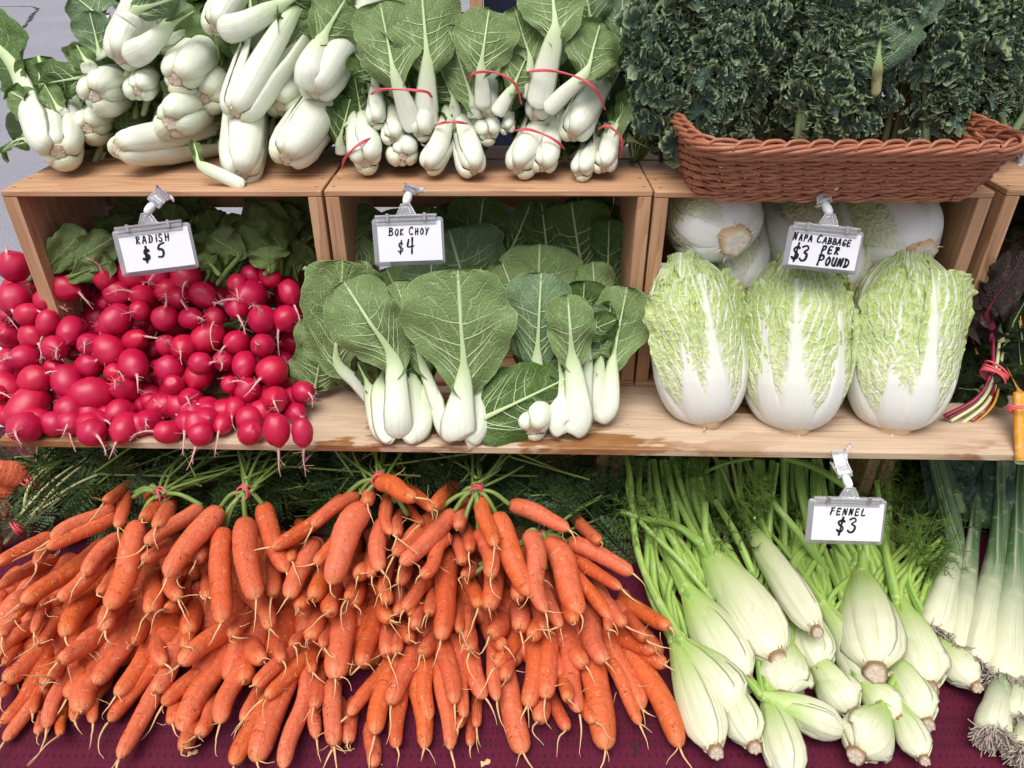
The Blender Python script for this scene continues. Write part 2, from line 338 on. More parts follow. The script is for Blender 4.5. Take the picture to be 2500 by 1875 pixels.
def m_carrot():
    g = G('carrot_skin'); s = g.sep(g.attr()); r = g.rnd(); o = g.obj(); ang = g.mul(s[1], 6.2832); a1 = g.mth('COSINE', ang); a2 = g.mth('SINE', ang)
    L = g.mul(s[0], s[2])                      # metres along
    nz = g.noise(o, 26., 4, .6)
    c = g.mix(g.step(nz, .34, .66), (.60, .106, .028), (.66, .145, .064)); c = g.mix(g.lin(r, 0, 1, 0., .65), c, (.62, .155, .085))
    c = g.mix(g.mul(g.step(g.mth('FRACT', g.mul(r, 7.31)), .45, 1.), .7), c, (.58, .105, .012)); c = g.mix(g.mul(g.step(g.mth('FRACT', g.mul(r, 3.77)), .55, 1.), .6), c, (.50, .075, .022))
    film = g.noise(g.comb(g.mul(a1, .7), g.mul(a2, .7), g.mul(L, 42.)), 1.6, 4, .65); c = g.mix(g.mul(g.step(film, .52, .72), .35), c, (.74, .32, .18))
    dash = g.noise(g.comb(g.add(g.mul(a1, 1.4), g.mul(r, 40.)), g.mul(a2, 1.4), g.mul(L, 200.)), 1., 2, .5); dm = g.step(dash, .63, .69)
    c = g.mix(g.mul(dm, .42), c, (.80, .42, .24))
    dk = g.noise(g.comb(g.add(g.mul(a1, 1.1), g.mul(r, 90.)), g.mul(a2, 1.1), g.mul(L, 150.)), 1., 3, .6); dd = g.step(dk, .63, .70); c = g.mix(g.mul(dd, .55), c, (.28, .065, .02))
    speck = g.noise(o, 330., 2); c = g.mix(g.mul(g.step(speck, .72, .76), .45), c, (.12, .05, .02))
    crown = g.sub(1., g.step(g.add(s[0], g.mul(g.sub(nz, .5), .06)), .0, .07)); c = g.mix(g.mul(crown, .75), c, (.24, .15, .04))
    tip = g.step(s[0], .90, 1.0); c = g.mix(g.mul(tip, .40), c, (.70, .32, .14))
    rg = g.noise(g.comb(g.mul(a1, .5), g.mul(a2, .5), g.mul(L, 130.)), 1., 3, .6)
    h = g.add(g.add(g.mul(rg, 1.0), g.mul(dm, .35)), g.mul(dd, -.7))
    return g.bsdf(c, g.lin(film, 0, 1, .36, .60), g.bump(h, .80, .0028), .36, sss=.1)
CARROT = m_carrot()
ROOTC = m_plain('carrot_root_hair', (.66, .42, .20), .6, .3)
ROOTR = m_plain('radish_root', (.74, .40, .38), .55, .3, var=.5, bsc=200.)
def m_radish():
    g = G('radish_skin'); s = g.sep(g.attr()); r = g.rnd(); o = g.obj()
    nz = g.noise(o, 22., 3); c = g.mix(g.step(nz, .35, .65), (.44, .004, .032), (.54, .006, .052)); c = g.mix(g.lin(r, 0, 1, 0, .55), c, (.40, .004, .062))
    st = g.noise(g.comb(g.mul(s[1], 26.), g.mul(s[0], 2.), r), 1., 2); c = g.mix(g.mul(g.step(st, .6, .8), .18), c, (.66, .10, .14))
    tip = g.step(g.add(s[0], g.mul(g.sub(nz, .5), .05)), .93, 1.0); c = g.mix(g.mul(tip, .8), c, (.66, .20, .24))
    sp = g.vor(o, 95.); c = g.mix(g.mul(g.sub(1., g.step(sp, .03, .10)), g.mul(g.step(g.noise(o, 30., 1), .58, .62), .7)), c, (.75, .38, .40))
    c = g.mix(g.mul(g.step(g.noise(o, 48., 4, .7), .56, .74), .40), c, (.30, .05, .045)); sc = g.noise(g.vmul(o, (60, 240, 120)), 1., 2); c = g.mix(g.mul(g.step(sc, .72, .76), .45), c, (.72, .28, .3))
    return g.bsdf(c, g.lin(g.noise(o, 60., 3), 0, 1, .22, .56), g.bump(g.noise(o, 75., 3), .10, .0015), .5, sss=.05)
RADISH = m_radish()
BAND = m_plain('rubber_band', (.68, .10, .13), .5, .4, .2, 900.)
GREENST = m_plain('green_stem', (.20, .30, .07), .45, .4, .3, 120., var=.4)
CGREEN = m_plain('carrot_frond', (.040, .085, .022), .5, .35, var=.5, bsc=120.)
CGREEN2 = m_plain('carrot_frond_light', (.095, .165, .035), .5, .35, var=.4, bsc=120.)
FFROND = m_plain('fennel_frond', (.105, .18, .028), .5, .3, var=.4, bsc=120.)
FFROND2 = m_plain('fennel_frond_dark', (.050, .085, .022), .5, .3, var=.4, bsc=120.)
ROOTL = m_plain('leek_root', (.52, .44, .36), .8, .2, var=.6, bsc=400.)
def m_wicker():
    g = G('wicker'); o = g.obj(); s = g.sep(g.attr()); nz = g.noise(o, 60., 3)
    c = g.mix(g.step(nz, .3, .7), (.42, .165, .092), (.33, .12, .064)); c = g.mix(g.lin(g.rnd(), 0, 1, 0, .35), c, (.27, .095, .05))
    st = g.noise(g.comb(g.mul(s[1], 14.), g.mul(s[0], 30.), 0.), 1., 2); return g.bsdf(c, .42, g.bump(g.add(st, nz), .25, .0006), .42)
WICKER = m_wicker()
CHARD_R = m_stalk('chard_stalk_red', (.22, .012, .045), (.10, .010, .022), .4, .4, False)
CHARD_W = m_stalk('chard_stalk_pale', (.55, .58, .30), (.20, .29, .09), .4, .4, False)
CHARD_Y = m_stalk('chard_stalk_yellow', (.62, .29, .02), (.55, .23, .012), .35, .4, False)
PAPER = m_plain('sign_paper', (.76, .765, .80), .8, .2, .1, 90., var=.10)
INK = m_plain('black_ink', (.012, .012, .016), .5, .3)
WHITEP = m_plain('white_plastic', (.80, .80, .82), .35, .5)
STEEL = m_plain('steel', (.62, .55, .52), .25, .5, metal=1.)
def m_clear(name, tint, refl=.10, haze=.0, hcol=(.7, .72, .76)):
    g = G(name); tr = g.n('ShaderNodeBsdfTransparent', None, Color=(*tint, 1)); gl = g.n('ShaderNodeBsdfGlossy', None, Roughness=.12, Color=(.95, .95, 1, 1))
    fr = g.n('ShaderNodeFresnel', None, IOR=1.49).outputs[0]; f = g.mth('ADD', g.mul(fr, 1.3), refl, clamp=True)
    mx = g.n('ShaderNodeMixShader', None, _0=f, _1=tr.outputs[0], _2=gl.outputs[0]).outputs[0]
    if haze:
        df = g.n('ShaderNodeBsdfDiffuse', None, Color=(*hcol, 1)); mx = g.n('ShaderNodeMixShader', None, _0=haze, _1=mx, _2=df.outputs[0]).outputs[0]
    g.t.links.new(mx, g.out.inputs[0]); return g.m
CLEAR = m_clear('clear_plastic', (1., 1., 1.), .02, .20, (.95, .94, .96))
SLEEVE = m_clear('clear_sleeve', (1., 1., 1.), .02, .34, (.80, .82, .86))
def m_cloth():
    g = G('maroon_cloth'); s = g.sep(g.attr()); x, y = s[0], s[1]     # metres
    w = g.mul(g.sub(g.noise(g.comb(x, y, 0.), 30., 2), .5), .10)
    row = g.add(g.mul(y, 62.), w); ri = g.mth('FLOOR', row); rf = g.sub(g.mth('FRACT', row), .5)
    h = g.mth('FRACT', g.mul(g.mth('SINE', g.mul(ri, 12.9898)), 43758.5)); per = g.add(90., g.mul(h, 90.)); cx = g.sub(g.mth('FRACT', g.add(g.mul(x, per), g.mul(h, 5.))), .5)
    dd = g.mth('SQRT', g.add(g.mul(g.mul(cx, cx), 1.6), g.mul(g.mul(rf, rf), 1.4))); ring = g.mul(g.step(dd, .17, .24), g.sub(1., g.step(dd, .42, .5)))
    dot = g.sub(1., g.step(dd, .20, .28)); pat = g.mth('ADD', g.mul(ring, g.mth('GREATER_THAN', h, .45)), g.mul(dot, g.mth('LESS_THAN', h, .45)), clamp=True)
    ln = g.step(g.mth('ABSOLUTE', rf), .455, .5); pat = g.mth('MAXIMUM', pat, g.mul(ln, .6)); pat = g.mul(pat, g.lin(g.noise(g.comb(x, y, 2.), 60., 3), .3, .6, .35, 1.))
    c = g.mix(g.noise(g.comb(x, y, 0.), 12., 3), (.085, .006, .022), (.108, .010, .032)); c = g.mix(g.mul(pat, .68), c, (.018, .004, .010))
    wv = g.noise(g.comb(g.mul(x, 900.), g.mul(y, 900.), 0.), 1., 2); return g.bsdf(c, .8, g.bump(wv, .2, .0005), .2)
CLOTH = m_cloth()
def m_asphalt():
    g = G('asphalt'); p = g.pos(); a = g.noise(p, 90., 3, .7); b = g.noise(p, .5, 4); v = g.vor(p, 55.)
    c = g.mix(g.step(a, .35, .68), (.19, .186, .215), (.30, .295, .33)); c = g.mix(g.mul(g.step(b, .35, .7), .4), c, (.31, .305, .345)); c = g.mix(g.mul(g.sub(1., g.step(v, .05, .28)), .5), c, (.44, .43, .47))
    return g.bsdf(c, .8, g.bump(g.add(a, v), .6, .006), .3)
ASPH = m_asphalt()
CRACK = m_plain('crack_tar', (.04, .04, .045), .9, .2)
GRASS = m_plain('lawn_grass', (.10, .20, .03), .7, .2, var=.5, bsc=8.)
NAVY = m_plain('navy_panel', (.012, .015, .035), .5, .3)
PINK = m_plain('pink_panel', (.45, .10, .15), .6, .3)
# ------------------------------------------------------------------ ground
mb = MB(); mb.box((0, 60, -.25), (240, 240, .5)); tag(put(mb, 'ground', ASPH, smooth=False), 'grey asphalt lot', None, None, 'structure')
mb = MB()
cp = [at_z(*p, .004) for p in ((-40, 12), (0, 16), (45, 15), (82, 17), (90, 24), (82, 34), (66, 56), (58, 68), (44, 74), (46, 84), (36, 100), (24, 120), (10, 138), (-6, 158), (-30, 180))]
cp = spline(cp, 90); T, R, S = frames(cp, (0, 0, 1)); wdt = .022*(1+.7*wob(cp, 9., 2)) + .008
off = .03*wob(cp, 17., 5)[:, None]*S
mb.grid(np.stack([cp+off-S*wdt[:, None], cp+off+S*wdt[:, None]], 1)); tag(put(mb, 'ground_crack', CRACK), 'dark crack in the asphalt', None, None, 'structure')
mb = MB(); mb.box((26, 38, -.2), (36, 56, .41)); tag(put(mb, 'lawn', GRASS, smooth=False), 'bright green lawn beyond the asphalt', None, None, 'structure')
# ------------------------------------------------------------------ table, cloth
TZ = .73
tb = thing('market_table', (0, .8, 0), 'folding table hidden under the maroon patterned cloth', 'table')
mb = MB(); mb.box((.05, .82, TZ-.02), (2.7, .80, .03), axis=0); put(mb, 'table_top', TWOOD, tb, smooth=False)
for x in (-1.2, 1.3):
    for y in (.5, 1.15):
        mb = MB(); mb.tube([(x, y, 0.005), (x, y, TZ-.036)], .017, 10); put(mb, 'leg', STEEL, tb)
xs = np.linspace(-1.32, 1.42, 150); prof = [(1.225, .50), (1.225, TZ+.001)]+[(y, TZ+.001) for y in np.linspace(1.2, .43, 40)]+[(.418, TZ-.004), (.413, TZ-.02)]+[(.412-.0*k, TZ-.02-k) for k in np.linspace(.03, .45, 14)]
prof = np.array(prof); dist = np.r_[0, np.cumsum(np.linalg.norm(np.diff(prof, axis=0), axis=1))]
P = np.zeros((len(prof), len(xs), 3)); P[..., 0] = xs; P[..., 1] = prof[:, :1]; P[..., 2] = prof[:, 1:]
P[..., 2] += .0016*np.clip(wob(P, 14., 1), 0, 2)*(P[..., 2] > TZ-.001); fr = np.clip((TZ-.03-P[..., 2])/.4, 0, 1)*(P[..., 1] < .6); P[..., 1] -= fr*.03*(1+np.sin(P[..., 0]*38+2*np.sin(P[..., 0]*9)))
A = np.zeros_like(P); A[..., 0] = xs; A[..., 1] = dist[:, None]
mb = MB(); mb.grid(P, A); tag(put(mb, 'tablecloth', CLOTH), 'maroon cloth with fine dark rows of dots, spread under the carrots and fennel', 'tablecloth')
# ------------------------------------------------------------------ crates
def board(parent, name, c, d, axis=0, mat=WOOD, bev=.0012, rz=0.):
    mb = MB(); rot = None
    if rz: rot = np.array([[cos(rz), -sin(rz), 0], [sin(rz), cos(rz), 0], [0, 0, 1]])
    mb.box(c, d, rot, bev=bev, axis=axis); o = put(mb, name, mat, parent, c, smooth=False); return o
def panel_with_hole(parent, c, d, name='end_panel'):
    """upright board in the YZ plane with an oval hand hole bored through it"""
    th, dy, dz = d; n = 40; a = np.arange(n)*2*pi/n; mb = MB()
    hx, hz, oy = .016, .040, .0
    def rect(t):
        c_, s_ = np.cos(t), np.sin(t); k = 1/np.maximum(np.abs(c_)/(dy/2), np.abs(s_)/(dz/2)); return np.stack([c_*k, s_*k], -1)
    a = np.sort(np.r_[np.linspace(0, 2*pi, 28, endpoint=False)+.01, [math.atan2(s2*dz, s1*dy) % (2*pi) for s1 in (-1, 1) for s2 in (-1, 1)]])
    ro = rect(a); hi = np.stack([hx*np.sign(np.cos(a))*np.abs(np.cos(a))**.9+oy, hz*np.sin(a)], -1)
    loops = []
    for xx, r2 in ((-th/2, ro), (-th/2, hi), (th/2, hi), (th/2, ro)):
        loops.append(np.stack([np.full(len(a), xx), r2[:, 0], r2[:, 1]], -1))
    P = np.array(loops); A = P[..., [2, 1, 0]]; mb.grid(P+np.asarray(c), A, cu=True, cv=True); return put(mb, name, WOOD, parent, c, smooth=False)
def crate(x0, x1, yf, zb, zt, dp, label, hole=False, ns=3, back=(.093, .083, .075), grp='wooden crates lying on their sides'):
    t = thing('wooden_crate', ((x0+x1)/2, yf+dp/2, zb), label, 'crate', grp); st = .0085; pt = .0195; w = x1-x0; cx = (x0+x1)/2
    for k, x in enumerate((x0+pt/2+.0004, x1-pt/2-.0004)):
        c = (x, yf+dp/2, (zb+zt)/2); d = (pt, dp-.001, zt-zb-2*st-.001)
        panel_with_hole(t, c, d) if (hole and k == 0) else board(t, 'end_panel', c, d, 2)
    g = .006; sw = (dp-(ns-1)*g)/ns
    for k in range(ns):
        y = yf+sw/2+k*(sw+g)
        o1 = board(t, 'slat', (cx, y, zt-st/2-.0007*(k == 1)), (w, sw, st), 0); board(t, 'slat', (cx, y, zb+st/2), (w, sw, st), 0)
        if k == 0:
            for sx in (x0+.010, x1-.010):
                for dy in (-.02, .02):
                    m2 = MB(); m2.tube([(sx, y+dy, zt-.001), (sx, y+dy, zt+.0006)], .0021, 8); put(m2, 'nail', STEEL, t)
    z = zt-st-.0
    for h in back:
        if z-h < zb+st: h = z-zb-st-.002
        if h < .02: break
        board(t, 'slat', (cx, yf+dp-.005, z-h/2), (w-2*pt-.003, st, h), 0)
        z -= h+.017
    return t
CY = 1.006; SZ = .9675; CT = 1.285
crate(-.708, -.264, CY+.002, SZ+.0005, CT, .24, 'wooden crate holding the radishes, with an oval hand hole in its end', hole=True)
crate(-.2595, .1945, CY, SZ+.0005, CT+.001, .24, 'wooden crate filled with dark bok choy leaves behind the sign for bok choy')
crate(.197, .6655, CY-.003, SZ+.0005, CT, .24, 'wooden crate full of napa cabbages under the wicker basket')
crate(.676, 1.13, CY-.012, SZ+.0005, CT+.006, .24, 'wooden crate of chard beyond the narrow gap beside the napa cabbages')
LZ0, LZ1 = TZ+.0045, SZ-.0125
for x0, x1, lb in ((-.66, -.268, 'low crate under the shelf behind the carrot tops'), (-.262, .162, 'low crate under the shelf with its bare end post showing beside the fennel'), (.168, .62, 'low crate under the shelf hidden behind fennel stems'), (.626, 1.06, 'low crate under the shelf behind the leek leaves')):
    crate(x0, x1, .985, LZ0, LZ1, .215, lb, back=(.06, .055, .05), grp='low crates holding up the shelf')
# ------------------------------------------------------------------ shelf board (a plank running across all crates)
mb = MB(); rz = -radians(1.35); rot = np.array([[cos(rz), -sin(rz), 0], [sin(rz), cos(rz), 0], [0, 0, 1]])
mb.box((.215, 1.055, SZ-.006), (1.90, .435, .012), rot, bev=.0012, axis=0); shelf = put(mb, 'shelf_board', PLY, smooth=False)
tag(shelf, 'pale stained plywood shelf board lying across the low crates', 'shelf')
mb = MB()
for k in (-.0042, -.0014, .0016):
    pass
# ------------------------------------------------------------------ things behind the stall
t = thing('framed_board', (-.02, 2.5, 0), 'navy board in a reddish wooden frame standing behind the bok choy', 'board')
zt_ = 1.62
board(t, 'panel', (.06, 2.5, .85), (.29, .012, 1.5), 2, NAVY)
for x in (-.107, .225): board(t, 'frame_post', (x, 2.49, zt_/2), (.038, .036, zt_), 2)
board(t, 'pink_strip', (.10, 2.485, 1.335), (.2, .008, .03), 0, PINK)
t = thing('storage_box', (-2.0, 2.5, 0), 'white box with faint printed lines on the asphalt behind the radishes', 'box')
mb = MB(); mb.box((-2.02, 2.45, .16), (.5, .42, .312), bev=.006); put(mb, 'carton', PAPER, t, smooth=False)
mb = MB(); mb.box((-2.02, 2.45, .329), (.52, .44, .02), bev=.004); put(mb, 'lid', WHITEP, t, smooth=False)
for k in range(5):
    mb = MB(); mb.box((-2.02, 2.2385, .06+.05*k), (.44, .001, .003)); put(mb, 'printed_line', m_plain('grey_print', (.45, .47, .55), .8), t, smooth=False)
# ------------------------------------------------------------------ wicker basket
def rrect(cx, y0, y1, hw, r, n):
    """closed rounded rectangle, arc-length sampled; returns xy (n,2) and outward normals"""
    pts = []; hy = (y1-y0)/2; cy = (y0+y1)/2
    for k, (sx, sy) in enumerate(((1, -1), (1, 1), (-1, 1), (-1, -1))):
        a0 = (-90, 0, 90, 180)[k]
        for a in np.linspace(a0, a0+90, 12): pts.append((cx+sx*(hw-r)+r*cos(radians(a)), cy+sy*(hy-r)+r*sin(radians(a))))
    p = np.array(pts+[pts[0]]); s = np.r_[0, np.cumsum(np.linalg.norm(np.diff(p, axis=0), axis=1))]; t = np.linspace(0, s[-1], n, endpoint=False)
    q = np.stack([np.interp(t, s, p[:, 0]), np.interp(t, s, p[:, 1])], -1)
    d = np.roll(q, -1, 0)-np.roll(q, 1, 0); nn = nrm(np.stack([d[:, 1], -d[:, 0]], -1)); return q, nn, s[-1]
bcx = .4325; bk = thing('wicker_basket', (bcx, 1.06, 1.287), 'long reddish brown wicker basket holding the curly kale', 'basket')
BZ0, BZ1 = 1.2875, 1.366
def bring(f, n, dr=0.):
    """ring at height fraction f"""
    q, nn, L = rrect(bcx, .962-.050*f, 1.165+.02*f, .180+.022*f, .035+.012*f, n); return q+nn*dr, nn, BZ0+(BZ1-BZ0)*f, L
NST = 44; nn_ = NST*8
for row in range(12):
    mb = MB(); f = .105+.745*row/11.
    for sub in (0, 1):
        q, nv, z, L = bring(f, nn_); k = np.arange(nn_)/8.
        dr = .0050*np.sin(pi*k+pi*row)+.0008*np.sin(k*1.7+row)
        zz = z+.0021*(sub-.5)*1.9+.0011*np.cos(pi*k+pi*row)*(1 if sub else -1)+.0006*np.sin(k*.9+row*2)
        P = np.c_[q+nv*dr[:, None], zz]; P = np.vstack([P, P[:1]])
        mb.tube(P, .0024, 7, cap=False, hint=(0, 0, 1))
    put(mb, 'weave_strand', WICKER, bk)
for row, f in enumerate((.03, .065)):
    mb = MB()
    for sub in range(3):
        q, nv, z, L = bring(f, nn_); k = np.arange(nn_)/8.; ph = 2*pi*sub/3
        P = np.c_[q+nv*(.0015+.0036*np.cos(pi*k*.7+ph)*(1 if row else 1))[:, None], z+.0030*np.sin(pi*k*.7*(1 if row else -1)+ph)]
        mb.tube(np.vstack([P, P[:1]]), .0022, 6, cap=False, hint=(0, 0, 1))
    put(mb, 'foot_braid', WICKER, bk)
for row, (f, rad, cnt) in enumerate(((.90, .0052, 5), (1.0, .0056, 5))):
    for sub in range(cnt):
        mb = MB(); q, nv, z, L = bring(f, nn_); k = np.arange(nn_)/8.; ph = 2*pi*sub/cnt
        P = np.c_[q+nv*(.003+rad*np.cos(2*pi*k/6.2+ph))[:, None], z+rad*.8*np.sin(2*pi*k/6.2+ph)]
        mb.tube(np.vstack([P, P[:1]]), .0029, 7, cap=False, hint=(0, 0, 1)); put(mb, 'rim_strand', WICKER, bk)
# scalloped border above the rim
nb = NST; q, nv, z, L = bring(1.05, nb*2)
for i in range(nb):
    mb = MB(); a, b = q[2*i], q[(2*i+3) % (nb*2)]; m = q[(2*i+1) % (nb*2)]; n0 = nv[2*i]
    C = spline([np.r_[a+n0*.006, z-.004], np.r_[m*.55+a*.45+n0*.003, z+.0055], np.r_[m*.5+b*.5-n0*.004, z+.005], np.r_[b-n0*.006, z-.005]], 9); mb.tube(C, .0024, 6); put(mb, 'border_loop', WICKER, bk)
smb = MB(); smb.tube([np.r_[0, 0, 0], np.r_[0, 0, 1]], .5, 6); stm = None
q0, n0, z0, L0 = bring(.0, NST); q1, n1, z1, L1 = bring(.98, NST)
for i in range(NST):
    mb = MB(); mb.tube([np.r_[q0[i], z0], np.r_[q1[i], z1]], .0022, 6); put(mb, 'stake', WICKER, bk)
q, nv, z, L = bring(.03, 60); mb = MB()
P = np.stack([np.c_[q, np.full(60, z)], np.c_[q*0+np.array([bcx, 1.09]), np.full(60, z)]], 0); mb.grid(P, None, cv=True); q2, _, z2, _ = bring(.03, 60)
P2 = P.copy(); P2[..., 2] -= .002; mb.grid(P2, None, cv=True); put(mb, 'base_mat', WICKER, bk)
# ------------------------------------------------------------------ leaf, stalk and head builders
def sheath(mb, C, T, R, S, w, th, rho, nu=9, v=None, ribs=0., ph=0.):
    """thick curved sheet: outer face on the R side of centre line C, half width w, thickness th, bend radius rho"""
    n = len(C); a = np.linspace(-1, 1, nu); w = np.broadcast_to(w, n)[:, None]; th = np.broadcast_to(th, n)[:, None]; rho = np.broadcast_to(rho, n)[:, None]
    ang = np.clip(w/rho, 0, 2.3)*a; co, si = np.cos(ang), np.sin(ang)
    rib = 1.0+ribs*(np.sin(a*13+ph)*.6+np.sin(a*23+ph*2)*.4)
    out = C[:, None]+R[:, None]*((rho*(co-1))*1.)[..., None]+S[:, None]*(rho*si)[..., None]
    nn = R[:, None]*co[..., None]+S[:, None]*si[..., None]; t = th*np.maximum(np.sqrt(np.maximum(1-a*a, 0)), .10)
    out = out+nn*(t*.30*rib)[..., None]; inn = out-nn*(t*1.2)[..., None]
    P = np.concatenate([out, inn[:, ::-1][:, 1:-1]], 1); v = np.linspace(0, 1, n) if v is None else v
    U = np.r_[a, a[::-1][1:-1]]; A = np.zeros(P.shape); A[..., 0] = U; A[..., 1] = v[:, None]
    b = mb.n; mb.grid(P, A, cv=True); m = P.shape[1]
    for row in (0, n-1):
        i0 = mb.n; mb.add(P[row].mean(0)[None], None, None, A[row, :1]); idx = b+row*m+np.arange(m); mb.t.append(np.stack([np.full(m, i0), idx, np.roll(idx, -1)], -1))
    return mb
def blade(mb, C, T, R, S, hw, L, kap=0., wav=.004, nu=19, rng=None, tw=None, fray=.0, lift=0., vv=None, tiles=0., notch=0.):
    """thin leaf blade along C: half width hw(n), kap cups the edges away from R, wav ripples them"""
    n = len(C); u = np.sign(np.linspace(-1, 1, nu))*np.abs(np.linspace(-1, 1, nu))**.9; rng = rng or RNG
    x = u*hw[:, None]; p = rng.uniform(0, 6.28, 8); v = np.linspace(0, 1, n) if vv is None else vv
    if fray:
        sgn = np.sign(u); x = x*(1+np.abs(u)**2*(.10*np.where(sgn > 0, np.sin(v*5.5+p[7])[:, None], np.sin(v*4.7+p[6])[:, None])+.05*np.where(sgn > 0, np.sin(v*13+p[2])[:, None], np.sin(v*11+p[1])[:, None])))
        x = x*(1+fray*np.abs(u)**3*(.5*np.sin(v*23+p[4])[:, None]+.5*np.sin(v*41+p[5])[:, None]))
    k = kap+1e-4; ang = np.clip(x*k, -2.6, 2.6); px = np.sin(ang)/k; pz = (np.cos(ang)-1)/k
    z = wav*(np.abs(u)**1.6)*(np.sin(v[:, None]*9+p[0]+1.2*np.sign(u))+.6*np.sin(v[:, None]*19+p[1]+2.*u))+wav*.7*np.sin(u*5+p[2]+v[:, None]*4)*np.abs(u)
    z = z+wav*.40*np.sin(x*150+p[3])*np.sin(v[:, None]*L*140+p[6])*np.minimum(1, np.abs(u)*2)
    z = z+lift*np.abs(u)
    P = C[:, None]+S[:, None]*px[..., None]+R[:, None]*(pz+z)[..., None]
    A = np.stack([np.broadcast_to(u, P.shape[:2]), np.broadcast_to(v[:, None], P.shape[:2]), x/max(L, 1e-6)], -1)
    return mb.grid(P, A)
def ob(v, a=.62, b=.36):                     # obovate outline, 0..1
    m = a/(a+b); return (np.clip(v, 1e-5, 1)**a*np.clip(1-v, 0, 1)**b)/(m**a*(1-m)**b)
def leaf(parent, B, N, T_, W_, mat=None, hint=None, wb=.016, wn=.006, th=.008, bulge=(.0, .0), kap=4., wav=.004, stalk_mat=None, stem_parent=None, rho=None, nest=False, seed=0, a=.78, b=.36, nv=30, names=('stalk', 'leaf'), tip=.0010, fray=.045, tail=.20, curl=0., nu=19, veins=True, via=None):
    """explicit leaf: stalk from B to N, blade from N to tip T_, facing hint (towards the camera unless given)"""
    rng = np.random.default_rng(seed); B, N, T_ = map(np.asarray, (B, N, T_)); mid = (B+T_)/2
    h = nrm(CAMP-mid) if hint is None else nrm(hint); ax = nrm(T_-B); h = nrm(h-ax*(h@ax))
    kap *= 1.5; wav *= 1.35; bulge = (bulge[0], bulge[1] or rng.uniform(-.06, .10)*np.linalg.norm(T_-N)); curl = curl or rng.uniform(-.02, .12)*np.linalg.norm(T_-N)
    pts = [B, (B*.55+N*.45 if via is None else np.asarray(via))+h*bulge[0], N, N*.5+T_*.5+h*bulge[1], T_]; Cf = spline(pts, 240); s = np.linspace(0, 1, 64)**1.55; C = np.stack([np.interp(s, np.linspace(0, 1, 240), Cf[:, i]) for i in range(3)], 1); Tn, R, S = frames(C, h)
    L1 = np.linalg.norm(N-B); L2 = np.linalg.norm(T_-N); sN = L1/(L1+L2)
    w = itp(s, [0, .025*sN, .07*sN, .14*sN, .35*sN, sN*.8, sN, sN+(1-sN)*.12, sN+(1-sN)*.35, sN+(1-sN)*.7, .985], [wb*.10, wb*.55, wb*.84, wb, wb*.96, wn*1.25, wn*.85, wn*.42, wn*.22, wn*.12, tip*.8]); tt = itp(s, [0, .08*sN, .4*sN, sN, sN+(1-sN)*.3, 1], [th*.12, th*.9, th, th*.55, th*.2, .0012])
    rh = itp(s, [0, sN*.6, sN, 1], [wb*1.25, wb*1.35, wn*2.2, wn*2.]) if rho is None else rho
    s0 = sN-(1-sN)*tail; vv = 1-(1-np.linspace(0, 1, nv))**1.35; ss = s0+(1-s0)*vv
    Cb = np.stack([np.interp(ss, s, C[:, i]) for i in range(3)], 1); fb = [np.stack([np.interp(ss, s, F_[:, i]) for i in range(3)], 1) for F_ in (Tn, R, S)]
    hw = W_*1.10/2*ob(vv, a, b); hw[0] = .0008; tk = np.interp(ss, s, tt); Cb = Cb+fb[1]*(-tk*.42-.0006)[:, None]
    if curl: Cb = Cb-fb[1]*(curl*vv**2)[:, None]
    mbl = MB(); blade(mbl, Cb, *fb, hw, L2, kap, wav, rng=rng, fray=fray, vv=vv, nu=nu)
    mb = MB(); k = s <= .97; sheath(mb, C[k], Tn[k], R[k], S[k], w[k], tt[k], rh[k] if np.ndim(rh) else rh, v=np.clip(s[k]/max(sN, .01)*.85, 0, 1))
    if veins and W_ > .035:                      # raised side veins, branching off the midrib
        Pg = mbl.v[0].reshape(nv, nu, 3); ug = np.sign(np.linspace(-1, 1, nu))*np.abs(np.linspace(-1, 1, nu))**.9
        def on(u_, v_):
            iv = np.interp(v_, vv, np.arange(nv)); iu = np.interp(u_, ug, np.arange(nu)); a0 = np.clip(iv.astype(int), 0, nv-2); b0 = np.clip(iu.astype(int), 0, nu-2); fa = (iv-a0)[:, None]; fb_ = (iu-b0)[:, None]
            return Pg[a0, b0]*(1-fa)*(1-fb_)+Pg[a0+1, b0]*fa*(1-fb_)+Pg[a0, b0+1]*(1-fa)*fb_+Pg[a0+1, b0+1]*fa*fb_
        npair = 4 if W_ < .08 else 5; rv = (.00095 if W_ > .08 else .0007)
        for sd in (-1, 1):
            for q in range(npair):
                v0 = .05+.66*(q/npair)**1.15+rng.uniform(-.02, .03)+.03*(sd > 0); dv = (.36-.30*q/npair)*rng.uniform(.85, 1.2); um = rng.uniform(.70, .90); t = np.linspace(0, 1, 14)
                uu = sd*um*t**(.85); v2 = np.clip(v0+dv*t**1.25+.012*np.sin(t*9+rng.uniform(0, 6))*t, 0, .97); Pv = on(uu, v2); hN = fb[1][np.clip((v2*nv).astype(int), 0, nv-1)]
                mb.tube(Pv+hN*.0004, rv*(1-.78*t)*(1.15-.5*q/npair), 5, cap=False, A=(.5, .92, 0))
                i0 = rng.integers(4, 7); tb = np.linspace(0, 1, 8); Pb = on(uu[i0]+sd*.30*tb*um*(.3+.0*tb), np.clip(v2[i0]+.17*tb**.9*(1-.5*v2[i0]), 0, .98)); mb.tube(Pb+hN[i0]*.0003, rv*.5*(1-.7*tb), 4, cap=False, A=(.5, .95, 0))
    st = put(mb, names[0], stalk_mat or STALK, stem_parent or parent, B)
    bl = put(mbl, names[1], mat or LEAF_P, parent if nest is False else st, N); return st, bl
